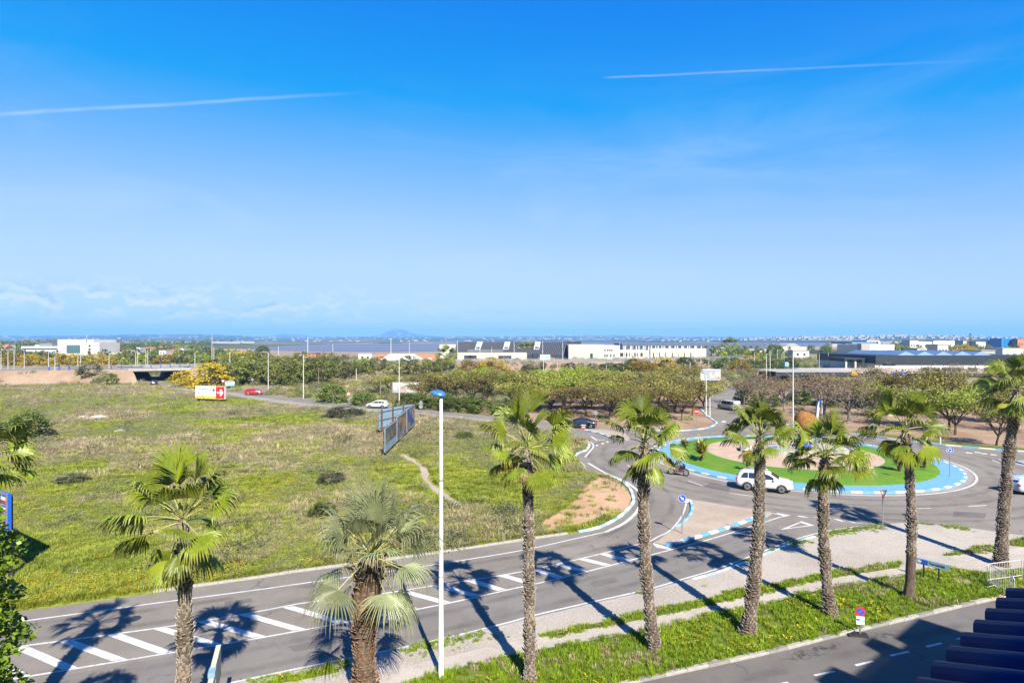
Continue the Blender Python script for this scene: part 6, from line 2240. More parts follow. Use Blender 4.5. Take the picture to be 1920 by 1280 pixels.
# hoardings in the field: three printed boards in a row and one seen from behind
def printed(name, seed, palette):
    m, N = newmat(name)
    tc = N.n('ShaderNodeTexCoord').outputs['Object']
    mp = N.map(tc, (0.42, 1, 0.5), loc=(seed * 3.1, 0, seed * 1.7))
    vo = N.n('ShaderNodeTexVoronoi', distance='CHEBYCHEV', ins={'Vector': mp, 'Scale': 1.7, 'Randomness': 0.85})
    f = N.n('ShaderNodeSeparateColor', ins={0: vo.outputs['Color']}).outputs[0]
    n_ = len(palette)
    c = N.ramp(f, [(i / n_, c) for i, c in enumerate(palette)], 'CONSTANT')
    c = N.mix(N.rng(N.noise(tc, 6, 4), 0.45, 0.6), c, palette[0])
    finish(N, c, 0.55, 0, None, 0.01, 0.3)
    return m


M['print1'] = printed('poster_print_dark', 1, [(0.10, 0.11, 0.10), (0.16, 0.13, 0.08), (0.07, 0.10, 0.12), (0.45, 0.20, 0.05), (0.22, 0.25, 0.26)])
M['print2'] = printed('poster_print_mixed', 2, [(0.12, 0.13, 0.16), (0.45, 0.28, 0.03), (0.25, 0.30, 0.38), (0.08, 0.08, 0.10), (0.42, 0.22, 0.12)])
M['print3'] = printed('poster_print_blue', 3, [(0.02, 0.09, 0.36), (0.02, 0.10, 0.42), (0.05, 0.06, 0.08), (0.42, 0.36, 0.05), (0.45, 0.13, 0.09)])
M['print4'] = printed('poster_print_pale', 4, [(0.50, 0.50, 0.48), (0.42, 0.30, 0.25), (0.20, 0.26, 0.36), (0.60, 0.58, 0.55), (0.30, 0.20, 0.17)])


def hoarding(label, p0, p1, z0, z1, mat, strip=None, back='steel_blue', group=None, nframe=1):
    d = p1 - p0
    L = d.length
    o = thing('hoarding', label, 'billboard', (p0.x, p0.y, 0), math.atan2(d.y, d.x), group)
    MB().box((L / 2, 0.05, (z0 + z1) / 2), (L, 0.05, z1 - z0)).obj('backing_sheet', M[back], o)
    rect(MB(), 0.12, L - 0.12, z0 + 0.12 + (0.75 if strip else 0), z1 - 0.12, 0.012, 0.025).obj('poster', M[mat], o)
    if strip:
        rect(MB(), 0.12, L - 0.12, z0 + 0.1, z0 + 0.8, 0.012, 0.025).obj('base_strip', M[strip], o)
    for a, b, c, e in ((0, L, z0, z0 + 0.14), (0, L, z1 - 0.14, z1), (0, 0.14, z0 + 0.14, z1 - 0.14), (L - 0.14, L, z0 + 0.14, z1 - 0.14)):
        rect(MB(), a, b, c, e, -0.01, 0.05).obj('frame', M['grey_metal'], o)
    for i in range(4):
        x = 0.4 + (L - 0.8) * i / 3
        MB().box((x, 0.22, z1 / 2), (0.16, 0.16, z1 + 0.1)).obj('post', M['rust'], o)
    for z in (z0 + 0.3, (z0 + z1) / 2, z1 - 0.3):
        MB().box((L / 2, 0.12, z), (L, 0.06, 0.10)).obj('rail', M['grey_metal'], o)
    return o


q0, q1 = g(722, 858).to_2d(), g(777.5, 802).to_2d()
dv = (q1 - q0)
hoarding('nearest dark printed hoarding with pale base strip in the field', q0, q0 + dv * 0.32, 0.55, 3.2, 'print1', 'steel_blue')
hoarding('middle hoarding of the row, with narrow coloured posters', q0 + dv * 0.335, q0 + dv * 0.655, 0.55, 3.45, 'print2')
hoarding('blue printed hoarding at the far end of the row', q0 + dv * 0.67, q1, 0.6, 3.5, 'print3')
k0 = g(710, 817).to_2d()
hoarding('hoarding seen from its blue-grey back with rusty posts', q1 + Vector((-0.2, 0.35)), k0, 0.75, 3.5, 'print3')
# two far hoardings
p0 = g(735.5, 744).to_2d(); p1 = g(790, 744).to_2d()
hoarding('far wide hoarding with white frames among thin trees', p0, p1, 0.9, 3.4, 'print4', None, 'white_wall')
p = g(1332, 722)
o = thing('billboard', 'small white billboard with pictures on a mast beyond the exit road', 'billboard', p, R(-8))
W0, zb, zt = 5.4, zat(712, p.y), zat(692, p.y)
MB().tube([(0, 0.2, 0), (0, 0.2, zt)], 0.16, 8).obj('mast', M['grey_metal'], o)
MB().box((0, 0, (zb + zt) / 2), (W0, 0.25, zt - zb)).obj('panel', M['sign_white'], o)
rect(MB(), -W0 / 2 + 0.15, W0 / 2 - 0.15, zb + 0.15, zt - 0.75, -0.13, 0.02).obj('poster', M['print4'], o)
rect(MB(), -W0 / 2 + 0.15, W0 / 2 - 0.15, zt - 0.7, zt - 0.15, -0.13, 0.02).obj('header', M['text_grey'], o)

# blue board with flags at the left edge
ob = Vector((-27.2, 30.6, 0)) + Vector((0, 1.4, 0))
ob.x = (18 - 960) * ob.y / FPX
dirb = Vector((-0.83, 0.56))
o = thing('sign_board', 'large blue board with a column of national flags at the left edge', 'sign', ob, math.atan2(dirb.y, dirb.x) + math.pi)
zb, zt = zat(1006, ob.y), zat(926, ob.y)
L = 6.4
MB().box((-L / 2, 0, (zb + zt) / 2), (L, 0.16, zt - zb)).obj('panel', M['sign_blue'], o)
for a, b_, c_, e_ in ((-L, 0, zt - 0.08, zt + 0.02), (-L, 0, zb - 0.02, zb + 0.08), (-0.10, 0.02, zb, zt)):
    rect(MB(), a, b_, c_, e_, -0.09, 0.06).obj('frame', M['grey_metal'], o)
flags = [[(0.7, 0.7, 0.7), (0.55, 0.02, 0.03)], [(0.02, 0.06, 0.40), (0.7, 0.7, 0.7), (0.55, 0.02, 0.03)], [(0.02, 0.06, 0.40), (0.75, 0.50, 0.01), (0.55, 0.02, 0.03)], [(0.01, 0.01, 0.01), (0.55, 0.02, 0.03), (0.75, 0.50, 0.01)], [(0.55, 0.02, 0.03), (0.75, 0.50, 0.01), (0.55, 0.02, 0.03)]]
for i, cols in enumerate(flags):
    zc = zt - 0.38 - i * 0.42
    fo = rect(MB(), -0.95, -0.28, zc - 0.16, zc + 0.16, -0.085, 0.012).obj('flag', M['sign_white'], o)
    for j, cc in enumerate(cols):
        key = 'flag_%d_%d' % (i, j)
        M[key] = simple(key, cc, 0.5, 0, 0.05)
        n_ = len(cols)
        zz = zc + 0.16 - 0.32 * j / n_
        rect(MB(), -0.95, -0.28, zz - 0.32 / n_, zz, -0.10, 0.008).obj('stripe', M[key], fo)
for x in (-0.5, -L + 0.6):
    MB().box((x, 0.18, zt / 2 - 0.1), (0.18, 0.18, zt - 0.1)).obj('post', M['dark_metal'], o)

# road sign seen edge-on near the lower left palm
bd = Vector((-0.36, 1)).normalized()
far_e = Vector(((410 - 960) * 1.0, 0))
Yf = 10.2 * FPX / (1208 - HZ)
pf = Vector(((410 - 960) * Yf / FPX, Yf))
o = thing('direction_sign', 'pale road direction sign seen edge-on at the bottom left', 'sign', (pf.x, pf.y, 0), math.atan2(bd.y, bd.x))
MB().box((-0.75, 0, 2.30), (1.5, 0.15, 1.0)).obj('panel', M['cream_wall'], o)
MB().box((-2.55, 0, 2.20), (2.0, 0.15, 0.9)).obj('panel', M['cream_wall'], o)
MB().box((-1.65, 0, 2.74), (0.35, 0.20, 0.14)).obj('clamp', M['steel_blue'], o)
MB().box((-1.60, 0, 2.1), (0.12, 0.22, 1.3)).obj('end_frame', M['grey_metal'], o)
for x in (-0.5, -2.9):
    MB().box((x, 0, 1.2), (0.10, 0.10, 2.4)).obj('post', M['grey_metal'], o)


# ------------------------------------------------------------------ traffic signs
def face_cam(p, extra=0.0):
    return math.atan2(-p.x, p.y) + 0.0 + extra


def ring_sector(b, r0, r1, a0, a1, n, y, Mx, mi=0):
    vs = []
    for i in range(n + 1):
        a = a0 + (a1 - a0) * i / n
        vs += [Mx @ Vector((r0 * math.cos(a), y, r0 * math.sin(a))), Mx @ Vector((r1 * math.cos(a), y, r1 * math.sin(a)))]
    b.add(vs, [(2 * i, 2 * i + 1, 2 * i + 3, 2 * i + 2) for i in range(n)], mi)


def sign(label, px, py, z_ground, py_c, size, kind, rz=0.0, post='grey_metal'):
    p = g(px, py, z_ground)
    zc = zat(py_c, p.y) - z_ground
    o = thing('traffic_sign', label, 'traffic sign', p, rz)
    s = size / 2
    MB().tube([(0, 0.04, -0.05), (0, 0.04, zc + s * 0.8)], 0.035, 8).obj('post', M[post], o)
    C = Matrix.Translation((0, 0, zc))
    circ = [(s * math.cos(2 * math.pi * i / 28), s * math.sin(2 * math.pi * i / 28)) for i in range(28)]
    if kind in ('roundabout', 'arrow'):
        pl_ = MB().slab(circ, 0.02, C @ Matrix.Translation((0, -0.03, 0))).obj('plate', M['sign_blue'], o)
        b = MB()
        ring_sector(b, s * 0.92, s * 0.985, 0, 2 * math.pi, 32, -0.034, C)
        if kind == 'arrow':
            Mr = C @ Matrix.Rotation(R(45), 4, 'Y')
            b.slab([(x * s, z * s) for x, z in ((-0.62, -0.13), (0.12, -0.13), (0.0, -0.45), (0.62, 0), (0.0, 0.45), (0.12, 0.13), (-0.62, 0.13))], 0.004, Mr @ Matrix.Translation((0, -0.038, 0)))
        else:
            for q in range(3):
                a = q * 2 * math.pi / 3 + 0.5
                ring_sector(b, s * 0.42, s * 0.62, a, a + 1.25, 8, -0.034, C)
                t = a + 1.25
                tip = [(0.30, t), (0.74, t), (0.52, t + 0.55)]
                b.slab([(s * rr * math.cos(aa), s * rr * math.sin(aa)) for rr, aa in tip], 0.003, C @ Matrix.Translation((0, -0.036, 0)))
        b.obj('symbol', M['sign_white'], pl_)
    elif kind == 'yield':
        t3 = [(-s, s * 0.75), (0, -s * 0.98), (s, s * 0.75)]
        pl_ = MB().slab(t3, 0.02, C @ Matrix.Translation((0, -0.03, 0))).obj('plate', M['sign_red'], o)
        MB().slab([(x * 0.66, z * 0.66 + s * 0.04) for x, z in t3], 0.004, C @ Matrix.Translation((0, -0.036, 0))).obj('symbol', M['sign_white'], pl_)
    elif kind == 'warning':
        t3 = [(-s, -s * 0.75), (s, -s * 0.75), (0, s * 0.98)]
        pl_ = MB().slab(t3, 0.02, C @ Matrix.Translation((0, -0.03, 0))).obj('plate', M['sign_red'], o)
        MB().slab([(x * 0.68, z * 0.68) for x, z in t3], 0.004, C @ Matrix.Translation((0, -0.036, 0))).obj('symbol', M['sign_white'], pl_)
    elif kind == 'no_entry':
        pl_ = MB().slab(circ, 0.02, C @ Matrix.Translation((0, -0.03, 0))).obj('plate', M['sign_red'], o)
        MB().box((0, -0.036, zc), (s * 1.4, 0.006, s * 0.34)).obj('symbol', M['sign_white'], pl_)
    elif kind == 'red_box':
        pl_ = MB().box((0, -0.02, zc), (size, 0.03, size * 0.95)).obj('plate', M['sign_red'], o)
        MB().box((0, -0.04, zc - 0.02), (size * 0.62, 0.01, size * 0.2)).obj('symbol', M['sign_white'], pl_)
        MB().box((0, -0.042, zc + size * 0.43), (size * 1.1, 0.01, size * 0.12)).obj('top_edge', M['sign_white'], pl_)
    elif kind == 'no_parking':
        pl_ = MB().slab(circ, 0.02, C @ Matrix.Translation((0, -0.03, 0))).obj('plate', M['sign_red'], o)
        MB().slab([(x * 0.78, z * 0.78) for x, z in circ], 0.004, C @ Matrix.Translation((0, -0.036, 0))).obj('symbol', M['sign_blue'], pl_)
        MB().box((0, -0.042, zc), (size * 0.82, 0.006, size * 0.13), 0, 0, 1, Matrix.Rotation(R(-45), 3, 'Y')).obj('slash', M['sign_red'], pl_)
        ex = MB().box((0, -0.02, zc - s - 0.20), (size * 0.8, 0.02, 0.36)).obj('extra_plate', M['sign_white'], o)
        MB().box((-0.09, -0.034, zc - s - 0.16), (0.12, 0.006, 0.09)).obj('symbol', M['text_blue'], ex)
        MB().box((0.10, -0.034, zc - s - 0.20), (0.10, 0.006, 0.05)).obj('symbol', M['text_grey'], ex)
        bs = MB().box((0.0, 0.04, 0.05), (0.62, 0.36, 0.10), 0, 0, 0.92).obj('base', M['rubber'], o)
        MB().box((-0.30, 0.04, 0.04), (0.5, 0.42, 0.07), 0, 0.2, 0.92).obj('base', M['rubber'], o)
    elif kind == 'back_disc':
        MB().slab(circ, 0.02, C @ Matrix.Translation((0, -0.03, 0))).obj('plate', M['grey_metal'], o)
    elif kind == 'back_pair':
        MB().slab([(-s, -s * 0.75), (s, -s * 0.75), (0, s * 0.98)], 0.02, C @ Matrix.Translation((0, -0.03, 0))).obj('plate', M['grey_metal'], o)
        MB().slab([(x * 0.8, z * 0.8 - s * 1.7) for x, z in circ], 0.02, C @ Matrix.Translation((0, -0.03, 0))).obj('plate', M['grey_metal'], o)
    return o


sign('blue round sign with white diagonal arrow on the traffic island', 1279, 1000, 0.12, 933.5, 0.50, 'arrow', R(-18))
sign('give-way triangle on a grey post at the gravel verge', 1656, 993, 0.1, 925, 0.62, 'yield', R(14))
sign('blue roundabout sign in front of the blue apron at the right', 1781, 893, 0.13, 843.5, 0.58, 'roundabout', R(-28))
sign('blue roundabout sign behind the palm with the dark trunk foot', 1707, 902, 0.13, 856.5, 0.56, 'roundabout', R(-30))
sign('red no-entry style sign with white top near the black car', 1094, 834, 0.1, 800, 0.55, 'red_box', R(-10))
sign('round red no-entry sign under the park trees by the exit road', 1306.5, 796, 0.1, 771, 0.75, 'no_entry', R(-20))
sign('red-edged white warning triangle beside the far bushes', 653.5, 758, 0.0, 737.5, 0.95, 'warning', R(10))
sign('grey backs of two signs beside the far road right of the hoardings', 789, 780, 0.0, 754, 0.85, 'back_pair', R(10))
sign('grey back of a round sign on the far traffic island', 1117, 806, 0.12, 774, 0.60, 'back_disc', R(-10))
sign('grey back of a round sign beyond the roundabout', 1637, 838, 0.13, 798, 0.60, 'back_disc', R(-20))
sign('thin sign post with pale disc left of the roundabout', 1250, 826, 0.13, 811, 0.5, 'back_disc', R(-20))
sign('round no-parking sign with white plate on a rubber foot, on the street', 1613, 1192, 0.0, 1145, 0.40, 'no_parking', R(-14))
sign('small sign post beside the side road at mid-left', 473, 727, 0.0, 711, 0.8, 'back_disc', 0)
sign('tiny red-edged give-way triangle above the arrow hoarding', 418, 729, 0.0, 714.5, 1.0, 'yield', R(20))
o = thing('road_sign', 'small blue and white direction sign behind the arrow hoarding', 'sign', g(431, 733), R(15))
MB().box((0, 0, 1.9), (2.2, 0.08, 1.3)).obj('panel', M['steel_blue'], o)
rect(MB(), -1.1, 1.1, 1.85, 2.05, -0.045, 0.02).obj('white_band', M['sign_white'], o)
for x in (-0.8, 0.8):
    MB().box((x, 0.06, 0.95), (0.09, 0.09, 1.9)).obj('post', M['grey_metal'], o)
o = thing('road_sign', 'white and blue direction panel on the highway before the exhibition hall', 'sign', g(1022, 680, ET), 0)
MB().box((0, 0, 2.2), (3.9, 0.1, 1.9)).obj('panel', M['sign_white'], o)
rect(MB(), 0.2, 1.5, 1.7, 2.7, -0.06, 0.02).obj('blue_field', M['steel_blue'], o)
MB().box((0, 0.1, 0.6), (0.2, 0.1, 1.3)).obj('post', M['grey_metal'], o)

# street-name board on two posts
pa, pb = g(1729.5, 1086), g(1760, 1094)
d = (pb - pa)
o = thing('street_sign', 'long grey street-name board on two posts in the verge grass', 'sign', pa, math.atan2(d.y, d.x))
L = d.length
for x in (0.05, L):
    MB().box((x, 0.03, 0.5), (0.07, 0.05, 1.0)).obj('post', M['dark_metal'], o)
pn = MB().box((L / 2 + 0.1, -0.02, 0.98), (L + 0.75, 0.05, 0.30)).obj('panel', M['steel_blue'], o)
rect(MB(), -0.02, 0.26, 0.86, 1.10, -0.047, 0.012).obj('blue_field', M['sign_blue'], pn)
MB().slab([(x * 0.11 - 0.13, z * 0.1 + 0.98) for x, z in ((-1, 0), (0, 0.9), (0, 0.35), (0.9, 0.35), (0.9, -0.35), (0, -0.35), (0, -0.9))], 0.01, Matrix.Translation((0, -0.06, 0))).obj('arrow', M['sign_white'], pn)
text('Torrevieja', 0.17, 'black', pn, Matrix.Translation((0.32, -0.05, 0.93)))


# crowd barriers
def barrier(label, a, b):
    d = b - a
    L = d.length
    o = thing('crowd_barrier', label, 'barrier', (a.x, a.y, 0.1), math.atan2(d.y, d.x))
    MB().tube([(0, 0, 0.02), (0, 0, 1.0), (0.08, 0, 1.08), (L - 0.08, 0, 1.08), (L, 0, 1.0), (L, 0, 0.02)], 0.022, 6).obj('frame', M['pale_metal'], o)
    MB().tube([(0, 0, 0.25), (L, 0, 0.25)], 0.02, 6).obj('rail', M['pale_metal'], o)
    for i in range(1, 14):
        MB().tube([(L * i / 14, 0, 0.25), (L * i / 14, 0, 1.08)], 0.010, 4).obj('bar', M['pale_metal'], o)
    for x in (0.25, L - 0.25):
        MB().tube([(x, -0.3, 0.01), (x, 0, 0.12), (x, 0.3, 0.01)], 0.02, 5).obj('foot', M['pale_metal'], o)
    return o


a0 = g(1851, 1099).to_2d()
barrier('metal crowd barrier in front of the tall right-hand palm', a0, g(1916, 1090).to_2d())
barrier('metal crowd barrier turned towards the street beside the rubble', a0 + Vector((0.05, -0.12)), g(1902, 1127).to_2d())
barrier('metal crowd barrier cut by the right edge', g(1920, 1089).to_2d(), g(1985, 1080).to_2d())


# rocks
def rock_mesh(seed):
    bm = bmesh.new()
    bmesh.ops.create_icosphere(bm, subdivisions=2, radius=0.5)
    from mathutils import noise as mn
    for v in bm.verts:
        n_ = mn.noise(v.co * 2.2 + Vector((seed * 9, 0, 0)))
        v.co *= 1 + 0.5 * n_
        v.co.z = max(v.co.z, -0.22)
    me = bpy.data.meshes.new('rock')
    bm.to_mesh(me)
    bm.free()
    return me


M['rock'] = simple('limestone', (0.50, 0.46, 0.40), 0.9, 0, 0.25, 3, 0.1, 0.03)
M['rock_o'] = simple('ochre_rubble', (0.40, 0.27, 0.16), 0.9, 0, 0.3, 3, 0.1, 0.03)
RK = [rock_mesh(i) for i in range(4)]
RO = []
for m_ in RK:
    c_ = m_.copy(); c_.materials.append(M['rock_o']); RO.append(c_)
    m_.materials.append(M['rock'])


def rocks(lst, label, group, meshes):
    for i, (px, py, s) in enumerate(lst):
        o = link(bpy.data.objects.new('rock', meshes[i % 4]))
        o.location = g(px, py)
        o.rotation_euler = (0, 0, i * 1.3)
        o.scale = (s * 1.4, s, s * 0.7)
        tag(o, label.format(ordn(i)), 'rock', group)


rocks([(147, 786, 0.8), (157, 784, 1.5), (170, 787, 1.2), (181, 785, 1.7), (194, 784, 1.4), (203, 787, 0.8)], 'white limestone rock, {} of the cluster in the left field', 'limestone rocks in the field', RK)
rocks([(228, 810, 1.2), (236, 808, 0.6)], 'pale rock, {} of two alone in the field below the rock cluster', 'two pale rocks', RK)
rocks([(1877, 1122, 0.42), (1884, 1117, 0.5), (1892, 1123, 0.45), (1899, 1116, 0.55), (1906, 1120, 0.5), (1913, 1114, 0.6), (1919, 1119, 0.5), (1908, 1110, 0.5), (1917, 1106, 0.6), (1889, 1128, 0.35)], 'ochre rubble stone, {} of the pile behind the barrier', 'rubble pile', RO)
o = link(bpy.data.objects.new('manhole_slab', MB().lathe([(0.42, 0.0), (0.42, 0.07), (0.36, 0.09)], 20).mesh('manhole_slab', M['slope_soil'])))
o.location = g(1802, 1094) + Vector((0, 0, 0.1))
tag(o, 'round reddish concrete cover in the verge grass by the barriers', 'cover')

# ------------------------------------------------------------------ sculpture on the roundabout
rc3 = Vector((RC.x + 0.3, RC.y + 2.2, 0.3))
o = thing('sculpture', 'rusty brown dome sculpture with white and blue fin on the roundabout', 'sculpture', rc3)
M['corten'] = trunkmat('rusty_copper', (0.14, 0.065, 0.022), (0.36, 0.18, 0.06))


def cx(px): return (px - 960) * rc3.y / FPX - rc3.x
def cz(py): return zat(py, rc3.y) - 0.3


zc = cz(793)
rd = (cx(1535) - cx(1489)) / 2 * 0.96
vs, fs = [], []
for i in range(15):
    t = i / 14
    x = -1.0 + 2.0 * t
    rr = math.sqrt(max(0.0, 1 - abs(x) ** 2.3)) * (1.0 - 0.10 * x)
    for k in range(20):
        a = 2 * math.pi * k / 20
        vs.append((x * rd, rr * rd * 0.8 * math.cos(a), rr * rd * 1.0 * math.sin(a) * (1.0 if math.sin(a) > 0 else 0.75) - 0.12 * x))
for i in range(14):
    for k in range(20):
        fs.append((i * 20 + k, i * 20 + (k + 1) % 20, (i + 1) * 20 + (k + 1) % 20, (i + 1) * 20 + k))
dm_ = MB().add(vs, fs).obj('dome', M['corten'], o, True)
dm_.location = (cx(1512), 0, zc)
MB().box((cx(1512), 0, zc / 2 - 0.4), (1.3, 1.0, zc - 0.2), 0, 0, 0.8).obj('pedestal', M['concrete'], o)
MB().slab([(cx(1534), cz(790)), (cx(1538), cz(790)), (cx(1542), cz(757)), (cx(1540), cz(752)), (cx(1537.5), cz(760))], 0.3, Matrix.Translation((0, 0.5, 0))).obj('fin', M['white_wall'], o)
MB().slab([(cx(1539.3), cz(764)), (cx(1541.6), cz(764)), (cx(1542.6), cz(752)), (cx(1541), cz(749))], 0.34, Matrix.Translation((0, 0.48, 0))).obj('fin_tip', M['sign_blue'], o)
MB().tube([(cx(1536), 0.6, 0), (cx(1536), 0.6, cz(788))], 0.14, 6).obj('fin_post', M['grey_metal'], o)
ps = MB()
poly = [(cx(1390), 0.2), (cx(1440), -2.6), (cx(1550), -3.0), (cx(1603), -0.6), (cx(1596), 1.6), (cx(1400), 2.0)]
ps.prism(poly, 0.0, 0.55)
ps.obj('plinth', M['concrete'], o)
MB().slab([(cx(1392), 0.3), (cx(1425), 0.3), (cx(1428), cz(832)), (cx(1400), cz(836))], 0.25, Matrix.Translation((0, -0.6, 0))).obj('panel', M['white_wall'], o)
MB().slab([(cx(1427), 0.3), (cx(1446), 0.3), (cx(1446), cz(832)), (cx(1430), cz(834))], 0.25, Matrix.Translation((0, -1.5, 0))).obj('panel', M['sign_blue'], o)
MB().slab([(cx(1560), 0.3), (cx(1602), 0.3), (cx(1598), cz(842)), (cx(1566), cz(836))], 0.25, Matrix.Translation((0, -1.2, 0))).obj('panel', M['white_wall'], o)
MB().box((cx(1496), -1.6, cz(842)), (1.0, 0.9, 1.3)).obj('block', M['terra_wall'], o)
MB().lathe([(0.62, 0), (0.58, 0.22), (0.3, 0.36), (0.05, 0.4)], 12).obj('block_cap', M['sign_blue'], o).location = (cx(1496), -1.6, cz(842) + 0.65)


# ------------------------------------------------------------------ vehicles
CARS = {
    'suv': dict(L=4.5, W=1.86, H=1.66, st=[(-2.25, .48, .80, .92, .74, .66), (-2.16, .38, .95, 1.12, .87, .76), (-1.98, .32, 1.0, 1.46, .91, .66), (-1.62, .28, 1.02, 1.62, .925, .64), (-.6, .25, 1.0, 1.66, .93, .66), (.25, .25, .98, 1.61, .93, .66), (.52, .25, .98, 1.50, .93, .67), (1.22, .25, .97, 1.06, .925, .78), (1.88, .28, .90, .98, .90, .74), (2.14, .33, .74, .84, .82, .62), (2.25, .42, .58, .64, .70, .5)], wr=.345, ax=(-1.33, 1.36), belt=1.02, roof=1.56),
    'hatch': dict(L=4.1, W=1.76, H=1.46, st=[(-2.05, .42, .72, .84, .70, .6), (-1.97, .32, .86, 1.02, .82, .7), (-1.8, .26, .90, 1.28, .86, .62), (-1.4, .22, .90, 1.42, .875, .60), (-.5, .2, .88, 1.46, .88, .62), (.2, .2, .87, 1.42, .88, .62), (.5, .2, .86, 1.30, .88, .64), (1.2, .2, .85, .93, .875, .74), (1.75, .22, .78, .85, .84, .68), (1.97, .28, .64, .72, .76, .58), (2.05, .36, .5, .56, .66, .46)], wr=.31, ax=(-1.22, 1.27), belt=.90, roof=1.36),
    'sedan': dict(L=4.7, W=1.82, H=1.44, st=[(-2.35, .42, .74, .86, .72, .6), (-2.26, .32, .86, .98, .84, .72), (-1.75, .24, .9, 1.03, .88, .74), (-1.35, .22, .9, 1.12, .89, .70), (-.85, .2, .89, 1.37, .90, .62), (-.3, .2, .88, 1.43, .905, .60), (.3, .2, .87, 1.40, .905, .61), (.62, .2, .86, 1.28, .90, .63), (1.28, .2, .85, .95, .90, .74), (2.05, .23, .77, .85, .86, .68), (2.27, .28, .62, .70, .78, .58), (2.35, .36, .5, .56, .66, .46)], wr=.32, ax=(-1.4, 1.45), belt=.90, roof=1.33),
    'van': dict(L=4.4, W=1.8, H=1.85, st=[(-2.2, .36, 1.0, 1.72, .84, .72), (-2.1, .28, 1.05, 1.80, .88, .74), (-1.2, .24, 1.06, 1.84, .90, .75), (-.2, .22, 1.06, 1.85, .90, .75), (.5, .22, 1.05, 1.80, .90, .74), (.85, .22, 1.03, 1.62, .90, .72), (1.45, .22, 1.0, 1.12, .89, .76), (1.95, .24, .88, .96, .85, .7), (2.12, .28, .7, .78, .78, .6), (2.2, .36, .55, .6, .68, .5)], wr=.32, ax=(-1.35, 1.38), belt=1.08, roof=1.70),
}


